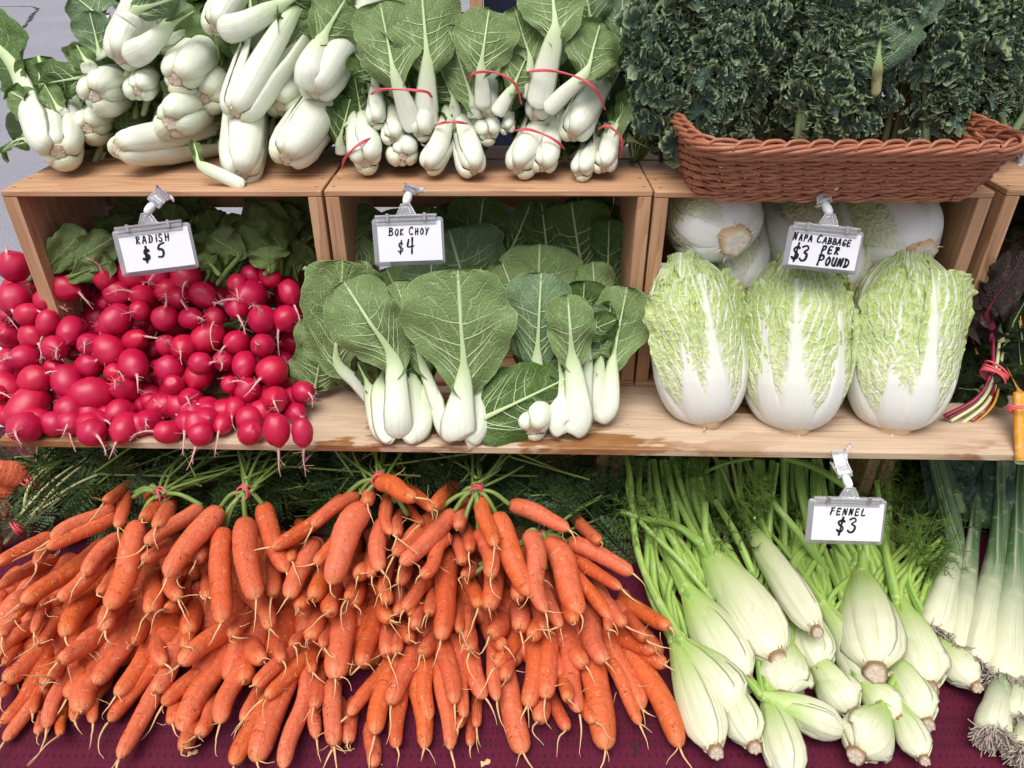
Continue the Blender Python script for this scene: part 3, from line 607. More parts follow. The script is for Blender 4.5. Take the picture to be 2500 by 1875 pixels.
def disc(parent, c, axis, r, mat, name='cut_base', hgt=.008, flat=1., x=None):
    M = basis(axis, x); mb = MB(); a = np.arange(18)*2*pi/18; rows = []
    for rr, z, q in ((.0, -hgt*.85, 0), (.45, -hgt, .28), (.85, -hgt, .58), (1.0, -hgt*.75, .80), (1.12, hgt*.6, 1.0), (1.2, hgt*2.2, 1.1)):
        jag = 1+.07*np.sin(a*5+rr*3)+.05*np.sin(a*3)
        rows.append((np.stack([np.cos(a)*rr*r*jag, np.sin(a)*rr*r*flat*jag, np.full(18, z)+.0012*np.sin(a*7)*(rr > .3)], -1), np.stack([np.full(18, q), a/6.28, a*0], -1)))
    P = np.stack([q[0] for q in rows])@M.T+np.asarray(c); mb.grid(P, np.stack([q[1] for q in rows]), cv=True); return put(mb, name, mat, parent, c)
def head(parent, butt, axis, R, n=7, L=5.5, seed=0, single=True, ll=.15, lw=.11, splay=.5, up=(0, 0, 1), flat=1., first=None, leaves=True, droop=0., mats=None, open_=1., roll=0., bright=None, slim=1., nblade=24):
    """a bok choy head seen from its cut base: overlapping spoon shaped stalks round an axis, each with its blade"""
    rng = np.random.default_rng(seed+100); butt = np.asarray(butt, float); axis = nrm(axis); M = basis(axis, up)   # columns: x ~ up, y side, z axis
    core = disc(parent, butt+axis*.006, axis, R*.25*(.9+.2*rng.random()), BUTT, 'cut_base' if single else 'head', .0018+R*.02, x=up)
    th0 = roll+rng.uniform(0, .6); mats = mats or (LEAF_P, LEAF_P, LEAF_D)
    for k in range(n):
        tha = th0+k*2.4*(1 if seed % 2 else -1); f = 1-.10*k+.04*(k % 2); e = M[:, 0]*cos(tha)+M[:, 1]*sin(tha)*flat
        sp = splay*(1-.09*k)*rng.uniform(.55, 1.35); Lk = L*R*f*rng.uniform(.88, 1.12)
        s = np.linspace(0, 1, 26); zz = itp(s, [0, .04, .10, .2, .4, .7, 1.], [.004*k, .018+.003*k, .072, .19, .42, .72, 1.])*Lk+.004*k*.3
        rr = R*f*itp(s, [0, .04, .10, .2, .4, .7, 1.], [.27, .62, .88, 1.02, .96*open_, .82*open_, .78*open_])
        rr = rr+sp*R*1.25*np.clip(s-.18, 0, 1)**1.5
        C = butt+axis*zz[:, None]+e*rr[:, None]; side_drift = rng.normal()*.012; C = C+np.cross(axis, e)*(side_drift*s[:, None]**2)
        ext = ll*f*rng.uniform(.8, 1.2) if leaves else .012; d0 = nrm(C[-1]-C[-3]); m = np.linspace(0, 1, 14)[1:]
        dirs = nrm(d0+e*(sp*.9*m[:, None])+np.array([0, 0, -1.])*(droop*m[:, None])); C2 = C[-1]+np.cumsum(dirs*ext/13, 0); C = np.vstack([C, C2])
        sfull = np.r_[s, 1+m*ext/Lk]; Tn, Rd, S = frames(C, e)
        w = R*f*slim*itp(sfull, [0, .05, .14, .28, .55, 1., 1.4, 2.2], [.30, .62, .84, .92, .74, .46, .11, .03]); tt = R*itp(sfull, [0, .2, .6, 1, 1.6, 2.2], [.17, .20, .17, .12, .045, .02])
        rho = R*f*itp(sfull, [0, .1, .3, .7, 1.1, 2.2], [.40, .56, .70, .70, .62, .4])
        mb = MB(); sheath(mb, C, Tn, Rd, S, w, tt, rho, nu=13, v=np.clip(sfull*.85, 0, 1), ribs=.16, ph=seed+k)
        st = put(mb, 'stalk', STALK, parent if single else core, C[0])
        if leaves and ext > .02:
            i0 = 17; Cb = C[i0:]; vv0 = np.linspace(0, 1, nblade); sb = np.r_[0, np.cumsum(np.linalg.norm(np.diff(Cb, axis=0), axis=1))]; sb /= sb[-1]
            vv = 1-(1-vv0)**1.3; Cc = np.stack([np.interp(vv, sb, Cb[:, i]) for i in range(3)], 1); Tb, Rb, Sb = frames(Cc, e)
            hw = lw*.5*f*rng.uniform(.85, 1.15)*ob(vv, .85, .36); hw[0] = .001; tk = np.interp(vv, sb, tt[i0:]); Cc = Cc-Rb*(tk*.45)[:, None]
            mb = MB(); blade(mb, Cc, Tb, Rb, Sb, hw, ext+Lk*.3, rng.uniform(2, 12), .007, rng=rng, fray=.03, vv=vv, nu=15)
            put(mb, 'leaf', mats[rng.integers(len(mats))], st if single else core, Cc[0])
    return core
def band_loop(parent, pts, r=.0012, twist=True, name='rubber_band'):
    C = spline(pts, 40); mb = MB()
    if twist:
        for ph in (0, pi):
            T, R, S = frames(C, (0, -1, .6)); a = np.linspace(0, 7, 40)+ph; mb.tube(C+(R*np.cos(a)[:, None]+S*np.sin(a)[:, None])*r*.7, r, 6)
    else: mb.tube(C, r, 6)
    return put(mb, name, BAND, parent, C[0])
def ring_band(parent, c, axis, r, flat=1., x=None, loops=2, rad=.0014, jit=.003, seed=0):
    M = basis(axis, x); rng = np.random.default_rng(seed); mb = MB(); a = np.linspace(0, 2*pi, 28, endpoint=False)
    for k in range(loops):
        P = np.stack([np.cos(a)*r, np.sin(a)*r*flat, jit*np.sin(a+rng.uniform(0, 6))+(k-loops/2)*rad*1.9], -1)@M.T+np.asarray(c); P = np.vstack([P, P[:1]]); mb.tube(P, rad, 5, cap=False)
    return put(mb, 'rubber_band', BAND, parent, c)
# ------------------------------------------------------------------ large bok choy heads piled on the first crate
zA = crop(0, 0, 2.633)
def Ytop(py): return itp(py, [0, 72, 148, 228, 380, 440], [1.19, 1.155, 1.125, 1.10, 1.052, 1.032])
GRP1 = 'large bok choy heads piled on the first crate'
BIG = [  # butt (crop px), axis target (crop px), extra depth of target, bulb width px, n, seed, leaf length, label
 ((760, 390), (930, 60), .17, 300, 6, 1, .17, 'big bok choy head second from the top, wide leaves drooping to both sides'),
 ((1375, 190), (1560, -80), .18, 270, 6, 2, .16, 'topmost bok choy head in the large pile, cut by the top of the photo'),
 ((600, 620), (760, 560), .22, 300, 6, 3, .12, 'bok choy head with frayed cut base and stalk sweeping sideways, above the corner head'),
 ((885, 590), (960, 500), .22, 205, 5, 4, .10, 'small bok choy head wedged in the middle of the large pile'),
 ((1120, 520), (1290, 370), .20, 320, 6, 5, .14, 'round bok choy head with brown patch beside its cut base, under the topmost head'),
 ((1085, 795), (1270, 720), .20, 320, 6, 6, .12, 'bok choy head with a crack across one stalk, directly above the flat lying head'),
 ((1505, 745), (1720, 330), .15, 300, 6, 7, .20, 'long open bok choy head with stalks spread in a wide curve'),
 ((2010, 610), (2190, 300), .16, 320, 5, 8, .17, 'bok choy head nearest the rubber banded bunches, upper of the two'),
 ((375, 985), (350, 780), .17, 350, 6, 9, .13, 'bok choy head on the corner of the crate with leaves out over the asphalt'),
 ((735, 960), (1080, 930), .13, 300, 6, 10, .14, 'bok choy head lying flat along the crate edge above the sign for radish'),
 ((1550, 1140), (1570, 850), .15, 330, 6, 11, .14, 'bok choy head with one loose stalk curling over the crate edge'),
 ((1830, 1030), (2010, 780), .15, 340, 6, 12, .15, 'bok choy head nearest the rubber banded bunches, lower of the two'),
 ((1310, 640), (1420, 500), .20, 270, 5, 13, .12, 'half hidden bok choy head tucked behind the long open one'),
 ((1790, 690), (1900, 520), .20, 280, 5, 14, .12, 'bok choy head almost buried behind the two nearest the banded bunches'),
 ((560, 830), (680, 760), .20, 250, 5, 15, .10, 'bok choy head mostly hidden between the corner head and the flat lying one'),
 ((1010, 300), (1150, 160), .20, 250, 5, 16, .12, 'bok choy head wedged deep under the topmost heads'),
]
for (b, t, dy, wpx, n, sd, ll, lb) in BIG:
    px = zA(*b); Y = Ytop(px[1])+(.045 if sd > 12 else 0); p = at_y(*px, Y); tx = zA(*t); q = at_y(*tx, Y+dy*.62); ax = nrm(q-p); R = wpx/2.633*depth(p)/FPX/2*1.06
    o = thing('bok_choy', p, lb, 'bok choy', GRP1)
    head(o, p, ax, R, n+1, 6.6+(sd % 3)*.6, sd, True, ll*1.2, .14, .6 if sd not in (7, 9, 10) else .9, up=(0, 0, 1), roll={7: 2.0, 9: 2.4, 10: .5, 1: .2}.get(sd, .3), open_=1.15 if sd in (7, 9, 10) else 1., mats=(LEAF_P, LEAF_B, LEAF_D))
    BIG_LAST = o
    if sd == 9: CORNER = o
    if sd == 1: TOPLEFT = o
    if sd == 11: LOOSE = o
    if sd == 3: THIRD = o
    if sd == 8: EIGHT = o
    if sd == 2: TOPM = o
zC = crop(740, 460, 2.476)
zL = crop(0, 0, 3.95)                        # second crop of the same corner, 3.95 px per px
def lf(o, B, N, T_, wpx, Ys, crp, mat=LEAF_P, **kw):
    """leaf from crop pixels; Ys = depths of base, neck and tip"""
    P = [at_y(*crp(*q), y) for q, y in zip((B, N, T_), Ys)]
    if crp is zC and P[0][1] < .99 and P[0][2] < SZ+.016:
        b0 = at_z(*crp(*B), SZ+.016); dl = b0[1]-Ys[0]; P = [b0, at_y(*crp(*N), Ys[1]+.75*dl), at_y(*crp(*T_), Ys[2]+.5*dl)]
        if 'via' in kw: kw['via'] = (*kw['via'][:2], kw['via'][2]+.95*dl)
    s = crp(1, 0)[0]-crp(0, 0)[0]
    if 'via' in kw: kw['via'] = at_y(*crp(*kw['via'][:2]), kw['via'][2])
    Wm = wpx*s*depth(P[2])/FPX
    return leaf(o, *P, Wm, mat, **kw)
lf(CORNER, (545, 1450), (250, 1330), (10, 1480), 250, (1.075, 1.10, 1.11), zL, LEAF_D, via=(400, 1370, 1.072), wb=.017, wn=.008, kap=18, seed=31, hint=(0, -.5, 1))
lf(CORNER, (560, 1430), (480, 1090), (70, 860), 300, (1.08, 1.12, 1.15), zL, LEAF_P, via=(490, 1260, 1.085), wb=.022, wn=.009, kap=10, seed=32)
lf(CORNER, (620, 1120), (560, 1040), (420, 800), 200, (1.13, 1.13, 1.16), zL, LEAF_P, wb=.012, wn=.006, kap=5, seed=132)
lf(THIRD, (900, 760), (830, 740), (345, 820), 330, (1.14, 1.15, 1.17), zL, LEAF_D, wb=.014, wn=.006, kap=6, seed=33, wav=.007)
lf(THIRD, (880, 700), (830, 590), (730, 420), 170, (1.13, 1.13, 1.15), zL, LEAF_P, wb=.013, wn=.008, kap=20, seed=34)
lf(TOPLEFT, (1000, 560), (960, 500), (860, 100), 330, (1.16, 1.16, 1.18), zL, LEAF_B, wb=.012, wn=.006, kap=3, seed=35)
lf(TOPLEFT, (1050, 200), (1000, 190), (690, -60), 460, (1.19, 1.19, 1.22), zL, LEAF_B, wb=.012, wn=.006, kap=3, seed=36)
lf(TOPLEFT, (1240, 220), (1300, 110), (1760, -40), 280, (1.12, 1.13, 1.16), zL, LEAF_B, wb=.02, wn=.010, kap=8, seed=37, bulge=(0, .02))
lf(TOPLEFT, (1190, 560), (1640, 250), (1900, 90), 200, (1.118, 1.15, 1.18), zL, LEAF_P, via=(1390, 470, 1.115), wb=.02, wn=.010, kap=14, seed=38)
lf(LOOSE, (1570, 1195), (1290, 1060), (1240, 900), 60, (1.024, 1.03, 1.05), zA, LEAF_P, wb=.011, wn=.008, kap=12, seed=39, bulge=(0, 0))
zL2 = zA
lf(EIGHT, (2010, 590), (2080, 240), (2230, -20), 360, (1.092, 1.14, 1.18), zA, LEAF_P, via=(2000, 430, 1.095), wb=.024, wn=.012, kap=6, seed=41)
lf(EIGHT, (1760, 480), (1800, 330), (1960, 20), 300, (1.18, 1.18, 1.20), zA, LEAF_P, wb=.022, wn=.012, kap=10, seed=43)
lf(TOPM, (1395, 190), (1800, 40), (2120, -140), 300, (1.145, 1.18, 1.22), zA, LEAF_D, via=(1560, 165, 1.145), wb=.021, wn=.012, kap=8, seed=42)
lf(TOPM, (1850, 120), (1960, 60), (2260, 0), 330, (1.21, 1.21, 1.24), zA, LEAF_B, wb=.01, wn=.006, kap=6, seed=44)
rg = np.random.default_rng(4)
for i in range(44):
    x = 560+(i*.618 % 1)*1540; y = rg.uniform(60, 760); Yk = 1.20-.00004*y+rg.uniform(-.01, .02)
    lf((TOPLEFT, THIRD, LOOSE, EIGHT)[min(3, int((x-560)/385))], (x-rg.uniform(0, 80), y+330), (x+rg.uniform(-30, 20), y+200), (x+rg.uniform(-60, 120), y), rg.uniform(260, 380), (Yk-.01, Yk, Yk+.03), zA, (LEAF_D, LEAF_P, LEAF_D)[i % 3], wb=.004, wn=.004, kap=rg.uniform(3, 10), seed=340+i, stalk_mat=CHARD_W)
# ------------------------------------------------------------------ baby bok choy bunches on the second crate
zB = crop(800, 0, 2.633)
GRP2 = 'baby bok choy bunches tied with red rubber bands on the second crate'
def Ybk(py): return itp(py, [230, 300, 335, 390, 430], [1.105, 1.085, 1.07, 1.05, 1.035])
def hd(o, b, t, dy, wpx, seed, n=5, ll=.10, lw=.07, crp=zB, Yf=Ybk, L=5.2, splay=.25, dY=0., leaves=True, open_=.95, roll=.2, flat=1.):
    px = crp(*b); Y = Yf(px[1])+dY; s = crp(1, 0)[0]-crp(0, 0)[0]; p = at_y(*px, Y)
    if crp is zC and p[2] < SZ+wpx*s*depth(p)/FPX*.32: p = at_z(*px, SZ+wpx*s*depth(p)/FPX*.32); Y = p[1]
    q = at_y(*crp(*t), Y+dy)
    R = wpx*s*depth(p)/FPX/2*.95; head(o, p, q-p, R, n, L, seed, False, ll, lw, splay, open_=open_, leaves=leaves, roll=roll, flat=flat, mats=(LEAF_P, LEAF_P, LEAF_D)); return p
def bunch(px, crp, Yf, label, grp=GRP2):
    p = crp(*px); o = thing('bok_choy_bunch', at_y(*p, Yf(p[1])), label, 'bok choy bunch', grp); return o
o = bunch((420, 900), zB, Ybk, 'upper bok choy bunch with two tall leaves and a straight red band')
hd(o, (305, 795), (330, 560), .09, 175, 51); hd(o, (420, 902), (430, 700), .09, 180, 52); hd(o, (595, 872), (620, 600), .09, 215, 53)
lf(o, (560, 850), (430, 480), (330, -10), 430, (1.075, 1.085, 1.13), zB, LEAF_P, wb=.017, wn=.008, kap=3, seed=61)
lf(o, (630, 850), (640, 400), (600, -120), 470, (1.085, 1.10, 1.15), zB, LEAF_P, wb=.020, wn=.010, kap=3, seed=62)
lf(o, (300, 760), (300, 520), (170, 330), 200, (1.12, 1.12, 1.13), zB, LEAF_D, wb=.012, wn=.006, kap=6, seed=63)
band_loop(o, [at_y(*zB(*q), y) for q, y in (((282, 605), 1.10), ((330, 578), 1.07), ((450, 574), 1.062), ((560, 580), 1.062), ((640, 592), 1.068), ((668, 625), 1.09))])
o = bunch((1010, 745), zB, Ybk, 'bok choy bunch with a fan shaped leaf in the middle of the top row')
hd(o, (1010, 745), (1020, 520), .08, 200, 54, dY=-.005); hd(o, (1040, 880), (960, 700), .10, 200, 55, dY=.0); hd(o, (1150, 840), (1190, 680), .09, 120, 56, n=4)
lf(o, (1000, 700), (988, 430), (1040, 40), 400, (1.075, 1.08, 1.12), zB, LEAF_P, wb=.013, wn=.007, kap=2, seed=64)
lf(o, (950, 760), (930, 640), (770, 160), 260, (1.09, 1.09, 1.13), zB, LEAF_P, wb=.012, wn=.006, kap=12, seed=65)
lf(o, (1080, 740), (1190, 560), (1290, 340), 270, (1.072, 1.085, 1.11), zB, LEAF_P, wb=.012, wn=.006, kap=6, seed=66)
lf(o, (900, 400), (880, 330), (820, 80), 200, (1.14, 1.14, 1.16), zB, LEAF_D, wb=.010, wn=.005, kap=10, seed=67)
band_loop(o, [at_y(*zB(*q), y) for q, y in (((900, 510), 1.10), ((940, 472), 1.07), ((1030, 460), 1.062), ((1130, 485), 1.062), ((1210, 550), 1.07), ((1245, 665), 1.09))])
o = bunch((1570, 885), zB, Ybk, 'biggest banded bok choy bunch beside the kale, with two fat white heads')
hd(o, (1330, 770), (1420, 480), .09, 215, 57, roll=.1); hd(o, (1568, 885), (1720, 560), .09, 280, 58, roll=.0, L=4.6)
lf(o, (1345, 700), (1460, 210), (1440, -190), 430, (1.075, 1.09, 1.14), zB, LEAF_P, wb=.021, wn=.012, kap=3, seed=68)
lf(o, (1400, 720), (1660, 465), (1760, 130), 330, (1.07, 1.075, 1.12), zB, LEAF_P, wb=.013, wn=.008, kap=5, seed=69)
lf(o, (1650, 520), (1700, 440), (1900, 280), 240, (1.085, 1.09, 1.12), zB, LEAF_P, wb=.010, wn=.005, kap=8, seed=70)
lf(o, (1290, 640), (1300, 380), (1200, 40), 260, (1.09, 1.10, 1.13), zB, LEAF_P, wb=.011, wn=.005, kap=10, seed=71)
lf(o, (1700, 200), (1690, 130), (1640, -200), 330, (1.15, 1.15, 1.18), zB, LEAF_B, wb=.010, wn=.005, kap=4, seed=72)
lf(o, (1860, 420), (1880, 330), (1900, -60), 330, (1.14, 1.14, 1.17), zB, LEAF_B, wb=.010, wn=.005, kap=5, seed=73)
band_loop(o, [at_y(*zB(*q), y) for q, y in (((1280, 475), 1.10), ((1310, 457), 1.075), ((1440, 455), 1.058), ((1600, 495), 1.056), ((1720, 575), 1.058), ((1782, 700), 1.085))])
o = bunch((250, 1060), zB, Ybk, 'low banded bok choy bunch nearest the large heads, two cut bases facing out')
hd(o, (250, 1060), (190, 800), .10, 290, 59, n=6); hd(o, (487, 1012), (480, 900), .12, 240, 60, n=6)
band_loop(o, [at_y(*zB(*q), y) for q, y in (((92, 1085), 1.08), ((105, 1030), 1.06), ((160, 960), 1.045), ((240, 905), 1.05), ((312, 882), 1.075))])
lf(o, (90, 1000), (80, 900), (150, 620), 240, (1.11, 1.11, 1.14), zB, LEAF_D, wb=.010, wn=.006, kap=7, seed=74); lf(o, (230, 800), (220, 760), (170, 480), 230, (1.13, 1.13, 1.16), zB, LEAF_D, wb=.010, wn=.005, kap=7, seed=75)
o = bunch((790, 1100), zB, Ybk, 'low banded bok choy bunch with two plump heads above the sign for bok choy')
hd(o, (640, 1092), (800, 800), .08, 210, 61, roll=.1); hd(o, (945, 1110), (860, 830), .08, 235, 62, roll=.0)
band_loop(o, [at_y(*zB(*q), y) for q, y in (((690, 805), 1.08), ((750, 787), 1.068), ((830, 785), 1.066), ((897, 795), 1.08))])
lf(o, (820, 780), (810, 640), (720, 440), 250, (1.11, 1.11, 1.14), zB, LEAF_D, wb=.012, wn=.006, kap=8, seed=76)
o = bunch((1300, 1090), zB, Ybk, 'low banded bok choy bunch in the middle, leaning heads under a slanting band')
hd(o, (1218, 1100), (1330, 850), .08, 270, 63, n=6, roll=.2); hd(o, (1385, 1092), (1420, 830), .08, 225, 64, roll=.4)
band_loop(o, [at_y(*zB(*q), y) for q, y in (((1200, 840), 1.085), ((1290, 832), 1.066), ((1400, 868), 1.055), ((1480, 915), 1.055), ((1516, 955), 1.075))])
o = bunch((1700, 1100), zB, Ybk, 'smallest banded bok choy bunch at the corner of the second crate by the basket')
hd(o, (1620, 1122), (1680, 950), .08, 195, 65); hd(o, (1772, 1090), (1810, 860), .08, 205, 66)
band_loop(o, [at_y(*zB(*q), y) for q, y in (((1740, 830), 1.085), ((1790, 808), 1.066), ((1850, 842), 1.06), ((1893, 910), 1.06), ((1880, 1010), 1.075))])
lf(o, (1840, 900), (1900, 780), (2040, 620), 260, (1.10, 1.10, 1.13), zB, LEAF_D, wb=.010, wn=.006, kap=7, seed=77); lf(o, (1860, 860), (1960, 900), (2080, 960), 240, (1.12, 1.12, 1.13), zB, LEAF_D, wb=.010, wn=.005, kap=7, seed=78)
# dark leaves that fill the gaps behind the banded bunches
rg = np.random.default_rng(5)
for i in range(16):
    x = 120+i*118+rg.uniform(-40, 40); y = rg.uniform(330, 760)
    lf(o if i > 12 else (EIGHT if i < 2 else o), (x, y+330), (x+rg.uniform(-20, 20), y+230), (x+rg.uniform(-90, 90), y), rg.uniform(240, 340), (1.15, 1.155, 1.18+.02*rg.random()), zB, (LEAF_D, LEAF_P, LEAF_B)[i % 3], wb=.005, wn=.005, kap=rg.uniform(3, 9), seed=300+i, stalk_mat=CHARD_W)
# ------------------------------------------------------------------ bok choy bunches standing in the second crate
GRP3 = 'bok choy bunches in the second crate and on the shelf'
def Ymid(py): return itp(py, [600, 800, 930, 1040, 1100], [1.10, 1.01, .955, .90, .865])
o = bunch((580, 1500), zC, Ymid, 'bok choy head on the shelf nearest the radishes, broad ribbed leaves fanned above white stalks', GRP3)
disc(o, at_y(*zC(575, 1512), .884), (0, .5, .8), .010, BUTT, 'cut_base', .002)
lf(o, (430, 1300), (205, 1040), (240, 435), 470, (.945, .965, 1.0), zC, LEAF_P, wb=.012, wn=.008, kap=3.5, seed=83)
lf(o, (330, 1180), (290, 1130), (30, 760), 330, (.97, .975, .99), zC, LEAF_P, wb=.010, wn=.006, kap=5, seed=84)
lf(o, (600, 1490), (600, 1180), (640, 900), 200, (.915, .95, .97), zC, LEAF_D, wb=.026, wn=.016, kap=9, seed=88, via=(600, 1380, .925)); lf(o, (590, 1500), (740, 1200), (765, 1060), 110, (.90, .945, .97), zC, LEAF_D, wb=.018, wn=.011, kap=9, seed=89, via=(725, 1430, .912), hint=(.35, -1, .5))
lf(o, (565, 1505), (470, 1180), (500, 1040), 110, (.90, .945, .97), zC, LEAF_D, wb=.021, wn=.014, kap=9, seed=86, via=(500, 1420, .912)); lf(o, (560, 1510), (390, 1200), (320, 1040), 90, (.89, .945, .97), zC, LEAF_D, wb=.016, wn=.011, kap=9, seed=85, via=(440, 1440, .905), hint=(-.35, -1, .5))
lf(o, (590, 1505), (660, 1160), (650, 1000), 110, (.89, .94, .97), zC, LEAF_D, wb=.022, wn=.016, kap=9, seed=87, via=(660, 1420, .903))
lf(o, (580, 1512), (545, 1040), (235, 545), 420, (.886, .93, .96), zC, LEAF_P, wb=.0225, wn=.013, kap=3, seed=82, via=(572, 1370, .897), bulge=(.006, 0), th=.011)
lf(o, (700, 1180), (660, 1120), (560, 900), 230, (.93, .935, .945), zC, LEAF_D, wb=.010, wn=.006, kap=14, seed=189); lf(o, (720, 1170), (740, 1150), (560, 960), 220, (.935, .935, .945), zC, LEAF_D, wb=.010, wn=.006, kap=6, seed=190)
lf(o, (60, 1240), (70, 1215), (120, 930), 330, (.975, .975, .99), zC, LEAF_P, wb=.008, wn=.005, kap=4, seed=191)
o = bunch((980, 1540), zC, Ymid, 'central bok choy with one huge round leaf and one dark leaf fallen forward', GRP3)
lf(o, (870, 1460), (720, 1060), (560, 555), 310, (.885, .93, .96), zC, LEAF_P, wb=.012, wn=.007, kap=6, seed=93)
lf(o, (920, 1515), (785, 1230), (700, 1120), 80, (.885, .93, .95), zC, LEAF_D, wb=.015, wn=.011, kap=9, seed=94, via=(830, 1430, .90), hint=(-.4, -1, .4)); lf(o, (990, 1520), (1090, 1200), (1130, 1060), 140, (.885, .93, .95), zC, LEAF_D, wb=.020, wn=.013, kap=8, seed=95, via=(1065, 1430, .90), hint=(.3, -1, .4))
lf(o, (950, 1525), (972, 1130), (935, 485), 640, (.872, .905, .95), zC, LEAF_P, wb=.0285, wn=.0125, kap=2.2, seed=92, th=.013, bulge=(.009, .0), via=(938, 1440, .880))
lf(o, (965, 1500), (1015, 1430), (1650, 1120), 400, (.864, .874, .915), zC, LEAF_D, wb=.026, wn=.010, kap=7, seed=96, a=.36, b=.36, tail=.05, wav=.005, bulge=(0, .015), via=(1000, 1480, .868), th=.013)
o = bunch((1385, 1480), zC, Ymid, 'banded bok choy bunch half hidden behind the fallen dark leaf, cut base facing out', GRP3)
hd(o, (1385, 1480), (1395, 1330), .05, 270, 101, crp=zC, Yf=Ymid, leaves=False, n=5, dY=-.03, L=4.)
lf(o, (1595, 1475), (1565, 1180), (1540, 1000), 150, (.90, .935, .96), zC, LEAF_D, wb=.019, wn=.013, kap=6, seed=206, via=(1545, 1400, .903)); lf(o, (1600, 1475), (1628, 1040), (1600, 640), 300, (.893, .935, .96), zC, LEAF_P, wb=.0235, wn=.012, kap=6, seed=106, via=(1665, 1380, .900), th=.011)
lf(o, (1330, 1330), (1320, 1090), (1300, 980), 60, (.93, .95, .96), zC, LEAF_D, wb=.009, wn=.007, kap=9, seed=103); lf(o, (1400, 1400), (1415, 1020), (1440, 500), 400, (.93, .96, 1.0), zC, LEAF_B, wb=.014, wn=.009, kap=4, seed=104)
lf(o, (1490, 1350), (1495, 1080), (1590, 730), 240, (.925, .95, .975), zC, LEAF_P, wb=.012, wn=.008, kap=6, seed=105)
lf(o, (1380, 800), (1420, 720), (1430, 335), 480, (1.03, 1.03, 1.06), zC, LEAF_P, wb=.010, wn=.006, kap=3, seed=107); lf(o, (1330, 780), (1290, 680), (1200, 440), 300, (1.02, 1.02, 1.05), zC, LEAF_P, wb=.010, wn=.006, kap=8, seed=108)
band_loop(o, [at_y(*zC(*q), y) for q, y in (((1297, 1135), .965), ((1330, 1130), .94), ((1390, 1128), .93), ((1450, 1128), .93), ((1540, 1115), .925), ((1640, 1105), .918))])
o = bunch((1760, 1390), zC, Ymid, 'slim banded bok choy bunch beside the first napa cabbage', GRP3)
disc(o, at_y(*zC(1752, 1405), .906), (0, .6, .8), .009, BUTT, 'cut_base', .002)
lf(o, (1760, 1395), (1790, 1060), (1800, 700), 200, (.92, .955, 1.0), zC, LEAF_D, wb=.014, wn=.010, kap=6, seed=115); lf(o, (1745, 1395), (1725, 1020), (1760, 880), 220, (.915, .95, .97), zC, LEAF_P, wb=.013, wn=.007, kap=5, seed=113, via=(1705, 1300, .922))
lf(o, (1765, 1400), (1872, 1040), (1960, 590), 330, (.908, .95, 1.0), zC, LEAF_P, wb=.017, wn=.009, kap=3, seed=112, via=(1850, 1310, .915), th=.010)
lf(o, (1720, 890), (1690, 880), (1900, 790), 170, (.945, .945, .95), zC, LEAF_D, wb=.006, wn=.004, kap=10, seed=114, a=.4, b=.4)
band_loop(o, [at_y(*zC(*q), y) for q, y in (((1622, 1105), .945), ((1680, 1112), .933), ((1740, 1108), .928), ((1820, 1122), .928), ((1880, 1152), .94))])
lf(o, (1720, 850), (1690, 800), (1700, 560), 240, (1.0, 1.0, 1.02), zC, LEAF_D, wb=.010, wn=.006, kap=9, seed=116); lf(o, (1760, 800), (1770, 740), (1750, 440), 220, (1.02, 1.02, 1.05), zC, LEAF_P, wb=.010, wn=.006, kap=9, seed=117)
for i, (B, V, N, T_, w, m) in enumerate([((1500, 1440), (1470, 1330), (1470, 1120), (1530, 800), 260, LEAF_P), ((1690, 1420), (1700, 1300), (1680, 1080), (1660, 720), 260, LEAF_D), ((1640, 1430), (1640, 1300), (1650, 1090), (1740, 700), 240, LEAF_B), ((1820, 1390), (1840, 1290), (1830, 1080), (1860, 680), 250, LEAF_P), ((1440, 1420), (1420, 1300), (1400, 1080), (1340, 760), 280, LEAF_P)]):
    lf(o, B, N, T_, w, (.93, .97, 1.0), zC, m, wb=.014, wn=.008, kap=8, seed=230+i, via=(*V, .94))
o = thing('bok_choy_bunch', (-.03, 1.14, .99), 'dark leafy bok choy deep inside the second crate behind the sign', 'bok choy bunch', GRP3)
for i, (N, T_, w, y, m) in enumerate([((1000, 660), (880, 250), 540, 1.06, LEAF_B), ((1040, 440), (1090, 50), 370, 1.12, LEAF_D), ((320, 480), (300, 90), 340, 1.08, LEAF_D), ((300, 440), (200, 180), 330, 1.06, LEAF_P), ((380, 460), (250, 420), 300, 1.05, LEAF_P), ((1480, 420), (1440, 80), 260, 1.13, LEAF_D), ((1680, 470), (1620, 80), 420, 1.11, LEAF_D), ((1840, 600), (1850, 190), 260, 1.09, LEAF_D), ((1250, 400), (1380, 80), 160, 1.13, LEAF_D),
        ((740, 450), (760, 110), 330, 1.13, LEAF_D), ((900, 420), (930, 90), 260, 1.15, LEAF_D), ((620, 480), (600, 120), 300, 1.12, LEAF_D), ((230, 300), (260, 80), 260, 1.14, LEAF_D), ((1160, 520), (1240, 370), 240, 1.08, LEAF_P), ((1800, 300), (1880, 90), 260, 1.15, LEAF_D), ((1720, 200), (1650, 30), 250, 1.17, LEAF_D), ((600, 700), (500, 480), 320, 1.03, LEAF_P), ((760, 640), (780, 440), 380, 1.04, LEAF_B), ((1040, 640), (1080, 460), 260, 1.03, LEAF_D), ((1560, 520), (1640, 380), 260, 1.08, LEAF_P)]):
    B = (N[0]+rg.uniform(-60, 60), N[1]+200); lf(o, B, N, T_, w, (y+.01, y, y+.03), zC, m, wb=.012, wn=.007, kap=rg.uniform(2, 6), seed=400+i)
